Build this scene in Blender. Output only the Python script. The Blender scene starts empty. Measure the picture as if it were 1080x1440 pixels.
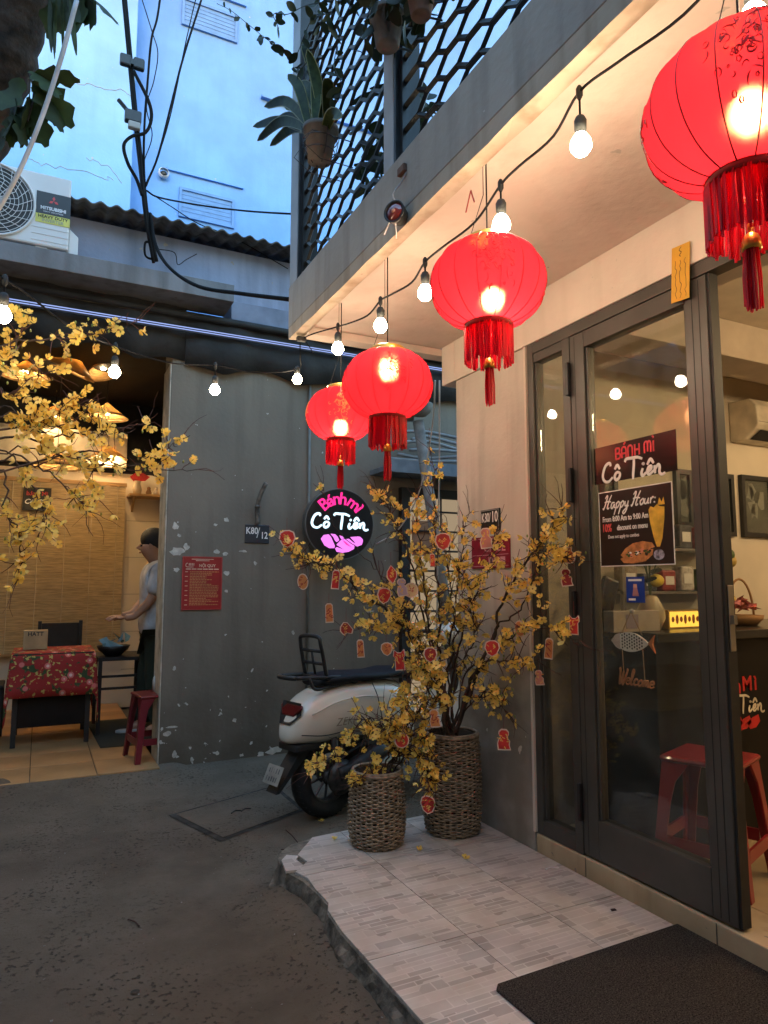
import bpy, math, random
from mathutils import Vector, Matrix
random.seed(7)
R = math.radians
S = bpy.context.scene
COL = S.collection
# ------------------------------------------------------------------ camera
FPX, YAW, PITCH, HC = 970.0, R(26.4), R(6.05), 1.3
CAM = Vector((0, 0, HC))
fw = Vector((math.sin(YAW)*math.cos(PITCH), math.cos(YAW)*math.cos(PITCH), math.sin(PITCH)))
rt = Vector((math.cos(YAW), -math.sin(YAW), 0)); up = rt.cross(fw)
cd = bpy.data.cameras.new('camera'); cam = bpy.data.objects.new('camera', cd); COL.objects.link(cam)
cd.sensor_fit = 'VERTICAL'; cd.sensor_height = 36; cd.lens = FPX/1440*36; cd.clip_start = .05; cd.clip_end = 500
cam.matrix_world = Matrix(((rt.x, up.x, -fw.x, 0), (rt.y, up.y, -fw.y, 0), (rt.z, up.z, -fw.z, HC), (0, 0, 0, 1)))
S.camera = cam
# ------------------------------------------------------------------ sky, weak dusk sun, exposure
W = bpy.data.worlds.new('World'); S.world = W; W.use_nodes = True
nt = W.node_tree; nt.nodes.clear()
sk = nt.nodes.new('ShaderNodeTexSky'); sk.sky_type = 'NISHITA'; sk.sun_disc = False
sk.sun_elevation = R(8); sk.sun_rotation = R(200); sk.air_density = 1.6; sk.dust_density = .3; sk.ozone_density = 4
tint = nt.nodes.new('ShaderNodeMix'); tint.data_type = 'RGBA'; tint.blend_type = 'MULTIPLY'; tint.inputs[0].default_value = 1
tint.inputs[7].default_value = (1.02, .92, .86, 1)
bg = nt.nodes.new('ShaderNodeBackground'); bg.inputs[1].default_value = .15
ow = nt.nodes.new('ShaderNodeOutputWorld')
nt.links.new(sk.outputs[0], tint.inputs[6]); nt.links.new(tint.outputs[2], bg.inputs[0]); nt.links.new(bg.outputs[0], ow.inputs[0])
sd = bpy.data.lights.new('sun', 'SUN'); sun = bpy.data.objects.new('sun', sd); COL.objects.link(sun)
sd.energy = .02; sd.angle = R(20); sd.color = (.75, .86, 1)
sun.rotation_euler = (R(82), 0, R(-200))
S.view_settings.view_transform = 'Standard'; S.view_settings.look = 'None'
S.view_settings.exposure = 3.62; S.view_settings.gamma = 1
cy = S.cycles
cy.use_denoising = True; cy.max_bounces = 8; cy.diffuse_bounces = 4; cy.glossy_bounces = 3; cy.transmission_bounces = 4
cy.transparent_max_bounces = 12; cy.sample_clamp_indirect = 4; cy.caustics_reflective = False; cy.caustics_refractive = False
cy.use_light_tree = True
BULB = 15.5      # radiance of a lit bulb
# ------------------------------------------------------------------ pixel (1080x1440) -> place, by what it touches
def ray(x, y): return fw + rt*((x-540)/FPX) + up*((720-y)/FPX)
def at(x, y, d): return CAM + ray(x, y)*d
def onz(x, y, z=0.): d = ray(x, y); return CAM + d*((z-HC)/d.z)
def onx(x, y, X): d = ray(x, y); return CAM + d*(X/d.x)
def ony(x, y, Y): d = ray(x, y); return CAM + d*(Y/d.y)
# ------------------------------------------------------------------ materials
MATS = {}
def nodes_of(m): return m.node_tree.nodes, m.node_tree.links
def pm(name, col, rough=.6, var=.12, scale=9, bump=0., bscale=60, metal=0., spec=.5, coat=0., rnd=0., detail=4, stretch=None, alt=None, trans=0.):
    if name in MATS: return MATS[name]
    m = bpy.data.materials.new(name); m.use_nodes = True; N, L = nodes_of(m)
    b = N['Principled BSDF']; b.inputs['Roughness'].default_value = rough; b.inputs['Metallic'].default_value = metal
    b.inputs['Specular IOR Level'].default_value = spec; b.inputs['Coat Weight'].default_value = coat
    tc = N.new('ShaderNodeTexCoord'); src = tc.outputs['Object']
    if stretch:
        mp = N.new('ShaderNodeMapping'); mp.inputs['Scale'].default_value = stretch; L.new(src, mp.inputs[0]); src = mp.outputs[0]
    nz = N.new('ShaderNodeTexNoise'); nz.inputs['Scale'].default_value = scale; nz.inputs['Detail'].default_value = detail
    L.new(src, nz.inputs['Vector'])
    rp = N.new('ShaderNodeValToRGB'); a = alt or tuple(max(0, c*(1-var*2.2)) for c in col); c2 = tuple(min(1, c*(1+var)) for c in col)
    rp.color_ramp.elements[0].position = .3; rp.color_ramp.elements[1].position = .68
    rp.color_ramp.elements[0].color = (*a, 1); rp.color_ramp.elements[1].color = (*c2, 1)
    L.new(nz.outputs['Fac'], rp.inputs[0]); out = rp.outputs[0]
    if rnd:
        oi = N.new('ShaderNodeObjectInfo'); hs = N.new('ShaderNodeHueSaturation')
        mr = N.new('ShaderNodeMapRange'); mr.inputs[3].default_value = 1-rnd; mr.inputs[4].default_value = 1+rnd
        L.new(oi.outputs['Random'], mr.inputs[0]); L.new(mr.outputs[0], hs.inputs['Value']); L.new(out, hs.inputs['Color']); out = hs.outputs[0]
    L.new(out, b.inputs['Base Color'])
    if bump:
        n2 = N.new('ShaderNodeTexNoise'); n2.inputs['Scale'].default_value = bscale; n2.inputs['Detail'].default_value = 5; L.new(src, n2.inputs['Vector'])
        bp = N.new('ShaderNodeBump'); bp.inputs['Strength'].default_value = bump; bp.inputs['Distance'].default_value = .01
        L.new(n2.outputs['Fac'], bp.inputs['Height']); L.new(bp.outputs[0], b.inputs['Normal'])
    if trans:
        tr = N.new('ShaderNodeBsdfTranslucent'); mx = N.new('ShaderNodeMixShader'); mx.inputs[0].default_value = trans
        L.new(out, tr.inputs[0]); L.new(b.outputs[0], mx.inputs[1]); L.new(tr.outputs[0], mx.inputs[2])
        L.new(mx.outputs[0], N['Material Output'].inputs[0])
    MATS[name] = m; return m
def em(name, col, s):
    if name in MATS: return MATS[name]
    m = bpy.data.materials.new(name); m.use_nodes = True; N, L = nodes_of(m); N.remove(N['Principled BSDF'])
    e = N.new('ShaderNodeEmission'); e.inputs[0].default_value = (*col, 1); e.inputs[1].default_value = s
    L.new(e.outputs[0], N['Material Output'].inputs[0]); MATS[name] = m; return m
def glass(name, tintc=(.93, .95, .94), refl=1.0):
    m = bpy.data.materials.new(name); m.use_nodes = True; N, L = nodes_of(m); N.remove(N['Principled BSDF'])
    t = N.new('ShaderNodeBsdfTransparent'); t.inputs[0].default_value = (*tintc, 1)
    g = N.new('ShaderNodeBsdfGlossy'); g.inputs['Roughness'].default_value = .012
    f = N.new('ShaderNodeFresnel'); ge = N.new('ShaderNodeNewGeometry'); io = N.new('ShaderNodeMapRange')
    io.inputs[3].default_value = 1.5; io.inputs[4].default_value = 1/1.5; L.new(ge.outputs['Backfacing'], io.inputs[0]); L.new(io.outputs[0], f.inputs[0])
    mu = N.new('ShaderNodeMath'); mu.operation = 'MULTIPLY'; mu.inputs[1].default_value = refl
    mx = N.new('ShaderNodeMixShader'); L.new(f.outputs[0], mu.inputs[0]); L.new(mu.outputs[0], mx.inputs[0]); L.new(t.outputs[0], mx.inputs[1]); L.new(g.outputs[0], mx.inputs[2])
    df = N.new('ShaderNodeBsdfDiffuse'); df.inputs[0].default_value = (.5, .5, .48, 1)      # smears and dust on the pane
    tc = N.new('ShaderNodeTexCoord'); nz = N.new('ShaderNodeTexNoise'); nz.inputs['Scale'].default_value = 3.5; nz.inputs['Detail'].default_value = 7; nz.inputs['Distortion'].default_value = 1.5; L.new(tc.outputs['Object'], nz.inputs['Vector'])
    sm = N.new('ShaderNodeMapRange'); sm.inputs[1].default_value = .4; sm.inputs[2].default_value = .8; sm.inputs[3].default_value = .008; sm.inputs[4].default_value = .07; L.new(nz.outputs['Fac'], sm.inputs[0])
    m3 = N.new('ShaderNodeMixShader'); L.new(sm.outputs[0], m3.inputs[0]); L.new(mx.outputs[0], m3.inputs[1]); L.new(df.outputs[0], m3.inputs[2])
    L.new(m3.outputs[0], N['Material Output'].inputs[0]); MATS[name] = m; return m
def wear(name, col, under, rough=.75, zfull=.25, znone=1.2, amount=.5, scale=14, stain=(.5, .48, .42), streak=.5):
    """painted plaster: blotchy, stained towards its foot by splash, with chips through which the plaster shows"""
    m = bpy.data.materials.new(name); m.use_nodes = True; N, L = nodes_of(m); b = N['Principled BSDF']; b.inputs['Roughness'].default_value = rough
    g = N.new('ShaderNodeNewGeometry'); pos = g.outputs['Position']
    sx = N.new('ShaderNodeSeparateXYZ'); L.new(pos, sx.inputs[0])
    def noise(sc, det=5, stretch=None):
        n = N.new('ShaderNodeTexNoise'); n.inputs['Scale'].default_value = sc; n.inputs['Detail'].default_value = det
        if stretch:
            mp = N.new('ShaderNodeMapping'); mp.inputs['Scale'].default_value = stretch; L.new(pos, mp.inputs[0]); L.new(mp.outputs[0], n.inputs['Vector'])
        else: L.new(pos, n.inputs['Vector'])
        return n.outputs['Fac']
    def ramp(s, a, c, pa, pb):
        r = N.new('ShaderNodeValToRGB'); r.color_ramp.elements[0].position = pa; r.color_ramp.elements[1].position = pb
        r.color_ramp.elements[0].color = a; r.color_ramp.elements[1].color = c; L.new(s, r.inputs[0]); return r.outputs[0]
    def mix(f, a, c, mode='MIX'):
        x = N.new('ShaderNodeMix'); x.data_type = 'RGBA'; x.blend_type = mode
        if isinstance(f, float): x.inputs[0].default_value = f
        else: L.new(f, x.inputs[0])
        for i, v in ((6, a), (7, c)):
            if isinstance(v, tuple): x.inputs[i].default_value = (*v, 1)
            else: L.new(v, x.inputs[i])
        return x.outputs[2]
    base = mix(ramp(noise(1.6, 6), (0, 0, 0, 1), (1, 1, 1, 1), .3, .7), tuple(c*.82 for c in col), tuple(c*1.12 for c in col))
    base = mix(ramp(noise(2.2, 4, (4, 4, .35)), (0, 0, 0, 1), (streak, streak, streak, 1), .5, .75), base, tuple(c*s for c, s in zip(col, stain)))
    mr = N.new('ShaderNodeMapRange'); mr.inputs[1].default_value = zfull; mr.inputs[2].default_value = znone; mr.inputs[3].default_value = 1; mr.inputs[4].default_value = 0
    L.new(sx.outputs[2], mr.inputs[0])
    md = N.new('ShaderNodeMath'); md.operation = 'MULTIPLY'; L.new(mr.outputs[0], md.inputs[0]); L.new(noise(3.5, 6), md.inputs[1])
    base = mix(ramp(md.outputs[0], (0, 0, 0, 1), (.85, .85, .85, 1), .18, .6), base, tuple(c*s for c, s in zip(col, stain)))
    add = N.new('ShaderNodeMath'); add.operation = 'MULTIPLY_ADD'; L.new(mr.outputs[0], add.inputs[0]); add.inputs[1].default_value = .12*amount; L.new(noise(scale, 3), add.inputs[2])
    base = mix(ramp(add.outputs[0], (0, 0, 0, 1), (1, 1, 1, 1), .735, .745), base, under)
    L.new(base, b.inputs['Base Color'])
    bp = N.new('ShaderNodeBump'); bp.inputs['Strength'].default_value = .25; bp.inputs['Distance'].default_value = .01; L.new(noise(30, 6), bp.inputs['Height']); L.new(bp.outputs[0], b.inputs['Normal'])
    MATS[name] = m; return m
# ------------------------------------------------------------------ mesh helpers
def catmull(P, n=6):
    P = [Vector(p) for p in P]; out = []
    if len(P) < 3: return [P[0].lerp(P[-1], i/n) for i in range(n+1)]
    Q = [P[0]*2-P[1]] + P + [P[-1]*2-P[-2]]
    for i in range(1, len(Q)-2):
        a, b, c, d = Q[i-1:i+3]
        for k in range(n):
            t = k/n; out.append(.5*((2*b)+(c-a)*t+(2*a-5*b+4*c-d)*t*t+(3*b-a-3*c+d)*t*t*t))
    out.append(P[-1]); return out
class MB:
    def __init__(s): s.v = []; s.f = []
    def add(s, vs, fs):
        o = len(s.v); s.v += [Vector(p) for p in vs]; s.f += [[i+o for i in f] for f in fs]; return s
    def box(s, lo, hi, M=None):
        x0, y0, z0 = lo; x1, y1, z1 = hi
        vs = [Vector(p) for p in ((x0,y0,z0),(x1,y0,z0),(x1,y1,z0),(x0,y1,z0),(x0,y0,z1),(x1,y0,z1),(x1,y1,z1),(x0,y1,z1))]
        if M: vs = [M @ p for p in vs]
        return s.add(vs, [(0,3,2,1),(4,5,6,7),(0,1,5,4),(1,2,6,5),(2,3,7,6),(3,0,4,7)])
    def cbox(s, c, d, M=None): return s.box([a-b/2 for a, b in zip(c, d)], [a+b/2 for a, b in zip(c, d)], M)
    def tube(s, path, r, n=6, cap=True, flat=None):
        P = [Vector(p) for p in path]; k = len(P); rs = r if isinstance(r, (list, tuple)) else [r]*k
        vs = []; prev = None
        for i in range(k):
            t = (P[min(i+1, k-1)]-P[max(i-1, 0)])
            if t.length < 1e-9: t = Vector((0, 0, 1))
            t.normalize()
            if prev is None:
                u = t.orthogonal().normalized()
            else:
                u = prev - t*prev.dot(t)
                u = u.normalized() if u.length > 1e-6 else t.orthogonal().normalized()
            prev = u; w = t.cross(u)
            for j in range(n):
                a = 2*math.pi*j/n; o = u*math.cos(a)*rs[i]+w*math.sin(a)*rs[i]
                if flat: o = o - flat[0]*o.dot(flat[0])*(1-flat[1])
                vs.append(P[i]+o)
        fs = [(i*n+j, i*n+(j+1) % n, (i+1)*n+(j+1) % n, (i+1)*n+j) for i in range(k-1) for j in range(n)]
        if cap: fs += [tuple(range(n))[::-1], tuple(range((k-1)*n, k*n))]
        return s.add(vs, fs)
    def lathe(s, prof, n=24, M=None, a0=0, a1=2*math.pi, wob=None):
        full = abs(a1-a0-2*math.pi) < 1e-6; m = n if full else n+1; vs = []
        for (r, z) in prof:
            for j in range(m):
                a = a0+(a1-a0)*j/n; q = r*(1+(wob(a, z) if wob else 0)); vs.append(Vector((q*math.cos(a), q*math.sin(a), z)))
        if M: vs = [M @ p for p in vs]
        k = len(prof); fs = []
        for i in range(k-1):
            for j in range(n):
                j2 = (j+1) % m if full else j+1
                fs.append((i*m+j, i*m+j2, (i+1)*m+j2, (i+1)*m+j))
        return s.add(vs, fs)
    def ball(s, c, r, n=14, m=9, M=None):
        rr = r if isinstance(r, (tuple, list)) else (r, r, r); T = Matrix.Translation(c) @ (M or Matrix()) @ Matrix.Diagonal((*rr, 1))
        return s.lathe([(max(1e-4, math.sin(math.pi*i/m)), -math.cos(math.pi*i/m)) for i in range(m+1)], n, T)
    def poly(s, pts, t, M):
        """outline in a local plane, extruded by t along the local normal"""
        n = len(pts); vs = [M @ Vector((x, y, 0)) for x, y in pts]+[M @ Vector((x, y, t)) for x, y in pts]
        return s.add(vs, [tuple(range(n))[::-1], tuple(range(n, 2*n))]+[(i, (i+1) % n, n+(i+1) % n, n+i) for i in range(n)])
    def mesh(s, name, mat, smooth=False):
        me = bpy.data.meshes.new(name); me.from_pydata([tuple(p) for p in s.v], [], s.f); me.materials.append(mat)
        if smooth: me.polygons.foreach_set('use_smooth', [True]*len(me.polygons))
        me.update(); return me
    def build(s, name, mat, parent=None, smooth=False, bev=0):
        return link(name, s.mesh(name, mat, smooth), parent, bev)
def link(name, me, parent=None, bev=0):
    o = bpy.data.objects.new(name, me); COL.objects.link(o)
    if parent is not None:
        o.parent = parent; o.matrix_parent_inverse = Matrix.Translation(parent.location).inverted()
    if bev:
        b = o.modifiers.new('bevel', 'BEVEL'); b.width = bev; b.segments = 2; b.limit_method = 'ANGLE'
    return o
def tag(o, label, cat, group=None, kind=None):
    if label: o['label'] = label
    if cat: o['category'] = cat
    if group: o['group'] = group
    if kind: o['kind'] = kind
    return o
def thing(name, label, cat, loc=(0, 0, 0), group=None):
    o = bpy.data.objects.new(name, None); COL.objects.link(o); o.location = Vector(loc); o.empty_display_size = .05
    return tag(o, label, cat, group)
def struct(name, mb, mat, bev=0, smooth=False):
    o = mb.build(name, mat, None, smooth, bev); o['kind'] = 'structure'; return o
def stuff(o): o['kind'] = 'stuff'; return o
def basis(o, right, upv):
    r = Vector(right).normalized(); u = Vector(upv); u = (u-r*u.dot(r)).normalized(); n = r.cross(u); o = Vector(o)
    return Matrix(((r.x, u.x, n.x, o.x), (r.y, u.y, n.y, o.y), (r.z, u.z, n.z, o.z), (0, 0, 0, 1)))
def FY(x, z, y): return basis((x, y, z), (1, 0, 0), (0, 0, 1))       # on a wall that faces -Y
def FX(y, z, x): return basis((x, y, z), (0, -1, 0), (0, 0, 1))      # on a wall that faces -X
FONTC = {}
def text(name, s, M, size, mat, parent, align='CENTER', ext=.0006, off=0., sx=1., shear=0., space=1.):
    cu = bpy.data.curves.new('t', 'FONT'); cu.body = s; cu.size = size; cu.extrude = ext; cu.align_x = align; cu.align_y = 'CENTER'
    cu.offset = off; cu.shear = shear; cu.space_character = space; cu.resolution_u = 3
    o = bpy.data.objects.new('t', cu); COL.objects.link(o)
    me = bpy.data.meshes.new_from_object(o); bpy.data.objects.remove(o); bpy.data.curves.remove(cu)
    me.name = name; me.transform(M @ Matrix.Diagonal((sx, 1, 1, 1))); me.materials.clear(); me.materials.append(mat)
    return link(name, me, parent)
def strokes(mb, L, M, r, n=6, sm=5, flat=.35, taper=True):
    nz = (M.to_3x3() @ Vector((0, 0, 1))).normalized()
    for st in L:
        P = [M @ Vector((x, y, 0)) for x, y in st]
        if len(P) == 1: mb.ball(P[0], r*1.2, 8, 6); continue
        C = catmull(P, sm); k = len(C)
        rs = [r*(.75+.45*math.sin(math.pi*min(1, .15+.8*i/k))) if taper else r for i in range(k)]
        mb.tube(C, rs, n, True, (nz, flat))
    return mb
def copy_tree(o, parent=None):
    c = o.copy(); COL.objects.link(c)
    if parent: c.parent = parent
    for ch in list(o.children): copy_tree(ch, c)
    return c
# shared materials
M_white = pm('white_plaster', (.66, .6, .53), .8, .08, 3, .25, 40)
M_cream = pm('cream_wall', (.68, .6, .46), .8, .06, 2, .1)
M_blackm = pm('black_metal', (.015, .015, .016), .4, .2)
M_black = pm('black_matte', (.012, .012, .012), .6, .2)
M_cable = pm('cable_black', (.008, .008, .009), .8, .2, spec=.15)
M_gold = pm('gold', (.75, .42, .08), .3, .1, metal=.8)
M_goldp = pm('gold_print', (.75, .45, .1), .5, .1)
M_red = pm('red_card', (.55, .03, .025), .45, .15, 30)
M_whitep = pm('white_print', (.8, .78, .75), .5, .03)
M_wood = pm('light_wood', (.5, .3, .12), .5, .2, 6, stretch=(1, 8, 8))
# ================================================================== SETTING
def asphalt():
    m = bpy.data.materials.new('asphalt'); m.use_nodes = True; N, L = nodes_of(m); b = N['Principled BSDF']
    g = N.new('ShaderNodeNewGeometry'); pos = g.outputs['Position']
    def noise(sc, det=5, ro=.6):
        n = N.new('ShaderNodeTexNoise'); n.inputs['Scale'].default_value = sc; n.inputs['Detail'].default_value = det; n.inputs['Roughness'].default_value = ro
        L.new(pos, n.inputs['Vector']); return n.outputs['Fac']
    def ramp(s, a, c, pa, pb):
        r = N.new('ShaderNodeValToRGB'); r.color_ramp.elements[0].position = pa; r.color_ramp.elements[1].position = pb
        r.color_ramp.elements[0].color = (*a, 1); r.color_ramp.elements[1].color = (*c, 1); L.new(s, r.inputs[0]); return r.outputs[0]
    def mix(f, a, c, mode='MIX'):
        x = N.new('ShaderNodeMix'); x.data_type = 'RGBA'; x.blend_type = mode; L.new(f, x.inputs[0])
        for i, v in ((6, a), (7, c)):
            if isinstance(v, tuple): x.inputs[i].default_value = (*v, 1)
            else: L.new(v, x.inputs[i])
        return x.outputs[2]
    base = ramp(noise(1.1, 6), (.125, .097, .07), (.25, .198, .145), .3, .7)
    base = mix(ramp(noise(4, 6, .7), (0, 0, 0), (.7, .7, .7), .45, .75), base, (.26, .21, .16))
    spots = ramp(noise(52, 2, .5), (1, 1, 1), (0, 0, 0), .34, .42)
    gate = ramp(noise(2.3, 3), (0, 0, 0), (1, 1, 1), .42, .58)
    mu = N.new('ShaderNodeMath'); mu.operation = 'MULTIPLY'; L.new(spots, mu.inputs[0]); L.new(gate, mu.inputs[1])
    mu2 = N.new('ShaderNodeMath'); mu2.operation = 'MULTIPLY'; mu2.inputs[1].default_value = .75; L.new(mu.outputs[0], mu2.inputs[0])
    base = mix(mu2.outputs[0], base, (.055, .043, .032))
    base = mix(ramp(noise(260, 2), (0, 0, 0), (.6, .6, .6), .6, .75), base, (.2, .19, .17))
    L.new(base, b.inputs['Base Color'])
    L.new(ramp(noise(2.6, 5), (.75, .75, .75), (.95, .95, .95), .35, .65), b.inputs['Roughness']); b.inputs['Specular IOR Level'].default_value = .3
    ad = N.new('ShaderNodeMath'); ad.operation = 'SUBTRACT'; L.new(noise(120, 6, .75), ad.inputs[0]); L.new(mu2.outputs[0], ad.inputs[1])
    bp = N.new('ShaderNodeBump'); bp.inputs['Strength'].default_value = 1; bp.inputs['Distance'].default_value = .02; L.new(ad.outputs[0], bp.inputs['Height']); L.new(bp.outputs[0], b.inputs['Normal'])
    return m
M_asph = asphalt()
g = MB(); g.add([(-60, -60, -.02), (60, -60, -.02), (60, 70, -.02), (-60, 70, -.02)], [(0, 1, 2, 3)])
struct('ground', g, pm('bare_ground', (.1, .095, .085), .9))
# the alley surface: a gently uneven sheet
g = MB(); nx, ny = 180, 110
def rz(x, y):
    h = .006*math.sin(x*2.1+y*.7)+.005*math.sin(y*2.7-x*1.3)
    if y > 4.75: h += min(.05, (y-4.75)*.16)*(1 if x < 1.0 else .45)
    if x > .4 and y < 3.6:      # mortar fillet run up against the step
        d = max(0, .99-x) if y < 2.95 else math.hypot(max(0, 1.15-x), max(0, y-2.95)*.8); h += .055*math.exp(-(d/.16)**2)*(1 if y < 3.0 else max(0, 1-(y-3.0)/.5))
    return h
for j in range(ny+1):
    for i in range(nx+1):
        x = -6+14*i/nx; y = -2.5+7.75*j/ny; g.v.append(Vector((x, y, rz(x, y))))
g.f = [[j*(nx+1)+i, j*(nx+1)+i+1, (j+1)*(nx+1)+i+1, (j+1)*(nx+1)+i] for j in range(ny) for i in range(nx)]
struct('road', g, M_asph, smooth=True)
# loose grit and paint crumbs on the alley
random.seed(3); g = MB()
for k in range(260):
    x, y = random.uniform(-.6, 1.0), random.uniform(1.1, 4.9); s = random.uniform(.002, .006)
    z = rz(x, y)+s*.25; vs = [Vector((x+random.uniform(-s, s), y+random.uniform(-s, s), z+random.uniform(0, s))) for _ in range(4)]
    g.add(vs, [(0, 1, 2), (0, 2, 3), (0, 3, 1), (1, 3, 2)])
o = g.build('grit', pm('grit', (.4, .38, .34), .9, .4, 200)); tag(o, 'small pale grit and paint crumbs scattered over the dark alley surface', 'grit', kind='stuff')
# service cover set in the alley
cv = thing('service_cover', 'square concrete drain cover set flush in the dark alley', 'drain cover', (1.1, 4.1, 0))
q = [(.72, 4.22), (.885, 3.66), (1.44, 3.93), (1.44, 4.5)]
def sheet(pts, dz, n=10):
    g = MB()
    for jj in range(n+1):
        for ii in range(n+1):
            u, v = ii/n, jj/n; A = Vector(pts[0]).lerp(Vector(pts[1]), u); B_ = Vector(pts[3]).lerp(Vector(pts[2]), u); P_ = A.lerp(B_, v); g.v.append(Vector((P_.x, P_.y, rz(P_.x, P_.y)+dz)))
    g.f = [[jj*(n+1)+ii, jj*(n+1)+ii+1, (jj+1)*(n+1)+ii+1, (jj+1)*(n+1)+ii] for jj in range(n) for ii in range(n)]; return g
def shr(q, t): c = [sum(a)/4 for a in zip(*q)]; return [(c[0]+(x-c[0])*t, c[1]+(y-c[1])*t) for x, y in q]
sheet(q, .004).build('rim', pm('cover_joint', (.045, .039, .032), .95, .5, 14), cv)
sheet(shr(q, .9), .008).build('lid', M_asph, cv)
g = MB()
for (cx, cy_) in ((1.06, 4.03), (1.12, 4.04)): g.tube(catmull([(cx-.03, cy_-.02, .02), (cx, cy_+.012, .02), (cx+.03, cy_, .02)], 4), .004, 5)
g.build('lifting_slot', M_black, cv)
# small hole in the asphalt
g = MB(); p = onz(190, 1398); g.lathe([(.0005, 0), (.008, .001), (.014, .0008)], 10, Matrix.Translation((p.x, p.y, rz(p.x, p.y)+.0035)))
tag(g.build('bolt_hole', M_black), 'tiny round black hole in the bare alley surface', 'hole')

# ------------------------------------------------------------------ tiled platform before the shop
ED = [(.984, .2), (.984, 1.745), (.984, 1.89), (.983, 2.08), (.981, 2.305), (.995, 2.472), (1.02, 2.53), (1.018, 2.66), (1.01, 2.77), (.985, 2.86), (.975, 2.95), (.99, 3.04), (1.035, 3.12), (1.1, 3.175), (1.2, 3.2), (1.4, 3.215), (1.8, 3.24), (2.043, 3.25)]
def resample(L, s):
    o = []
    for (a, b_) in zip(L, L[1:]):
        a, b_ = Vector(a), Vector(b_); n = max(1, int((b_-a).length/s)); o += [a.lerp(b_, k/n) for k in range(n)]
    return o+[Vector(L[-1])]
random.seed(5); pf = MB(); EDr = resample(ED, .03); n = len(EDr); lev = [(.108, .0), (.085, .004), (.055, .012), (.03, .018), (.012, .03), (-.01, .06)]
for li, (z, e) in enumerate(lev):
    for i, p in enumerate(EDr):
        a, b_ = EDr[max(0, i-2)], EDr[min(n-1, i+2)]; t = (b_-a).normalized(); nr = Vector((-t.y, t.x)); k = 0 if i >= n-2 else 1
        q = p+nr*k*(e+random.uniform(-.004, .005)*(li > 0)+.004*math.sin(i*.55+li)*(li > 1)); pf.v.append(Vector((q.x, q.y, z+random.uniform(-.005, .005)*(0 < li < 5))))
for li in range(len(lev)-1):
    for i in range(n-1): pf.f.append([li*n+i, (li+1)*n+i, (li+1)*n+i+1, li*n+i+1])
o_ = len(pf.v); pf.v += [Vector((2.043, .2, .108))]; pf.f.append(list(range(n))+[o_])
M_kerb = pm('kerb_concrete', (.17, .142, .11), .95, .4, 14, .6, 50)
platform = struct('platform', pf, M_kerb)
def tilemat():
    m = bpy.data.materials.new('patterned_tile'); m.use_nodes = True; N, L = nodes_of(m); b = N['Principled BSDF']; b.inputs['Roughness'].default_value = .38
    tc = N.new('ShaderNodeTexCoord')
    def brick(w, h, sq, off, seed, c1, c2):
        br = N.new('ShaderNodeTexBrick'); mp = N.new('ShaderNodeMapping'); mp.inputs['Location'].default_value = (seed, seed*.37, 0)
        L.new(tc.outputs['Object'], mp.inputs[0]); L.new(mp.outputs[0], br.inputs['Vector'])
        br.inputs['Scale'].default_value = 1; br.inputs['Brick Width'].default_value = w; br.inputs['Row Height'].default_value = h; br.inputs['Mortar Size'].default_value = .0022
        br.inputs['Color1'].default_value = (*c1, 1); br.inputs['Color2'].default_value = (*c2, 1); br.inputs['Mortar'].default_value = (.58, .525, .48, 1)
        br.squash = sq; br.squash_frequency = 2; br.offset = off; br.inputs['Bias'].default_value = -.25; return br.outputs['Color']
    a = brick(.17, .024, .5, .37, .0, (.53, .47, .425), (.27, .238, .215)); c = brick(.09, .046, 1.6, .41, 3.1, (.55, .49, .445), (.29, .255, .23))
    nz = N.new('ShaderNodeTexVoronoi'); nz.inputs['Scale'].default_value = 7; nz.distance = 'CHEBYCHEV'; L.new(tc.outputs['Object'], nz.inputs['Vector'])
    sp = N.new('ShaderNodeSeparateColor'); L.new(nz.outputs['Color'], sp.inputs[0])
    st = N.new('ShaderNodeMath'); st.operation = 'GREATER_THAN'; st.inputs[1].default_value = .5; L.new(sp.outputs[0], st.inputs[0])
    mx = N.new('ShaderNodeMix'); mx.data_type = 'RGBA'; L.new(st.outputs[0], mx.inputs[0]); L.new(a, mx.inputs[6]); L.new(c, mx.inputs[7])
    n2 = N.new('ShaderNodeTexNoise'); n2.inputs['Scale'].default_value = 5; n2.inputs['Detail'].default_value = 6; L.new(tc.outputs['Object'], n2.inputs['Vector'])
    rp = N.new('ShaderNodeValToRGB'); rp.color_ramp.elements[0].color = (.7, .66, .6, 1); rp.color_ramp.elements[1].color = (1, 1, 1, 1); rp.color_ramp.elements[0].position = .3; rp.color_ramp.elements[1].position = .62
    L.new(n2.outputs['Fac'], rp.inputs[0]); m2 = N.new('ShaderNodeMix'); m2.data_type = 'RGBA'; m2.blend_type = 'MULTIPLY'; m2.inputs[0].default_value = .8
    L.new(mx.outputs[2], m2.inputs[6]); L.new(rp.outputs[0], m2.inputs[7]); L.new(m2.outputs[2], b.inputs['Base Color'])
    n3 = N.new('ShaderNodeTexNoise'); n3.inputs['Scale'].default_value = 14; L.new(tc.outputs['Object'], n3.inputs['Vector'])
    mr = N.new('ShaderNodeMapRange'); mr.inputs[3].default_value = .28; mr.inputs[4].default_value = .6; L.new(n3.outputs['Fac'], mr.inputs[0]); L.new(mr.outputs[0], b.inputs['Roughness'])
    return m
M_tile = tilemat()
def clip(poly, a, b, c):      # keep a*x+b*y<=c
    o = []
    for i in range(len(poly)):
        p, q = poly[i], poly[(i+1) % len(poly)]; dp = a*p[0]+b*p[1]-c; dq = a*q[0]+b*q[1]-c
        if dp <= 0: o.append(p)
        if dp*dq < 0: t = dp/(dp-dq); o.append((p[0]+(q[0]-p[0])*t, p[1]+(q[1]-p[1])*t))
    return o
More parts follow.
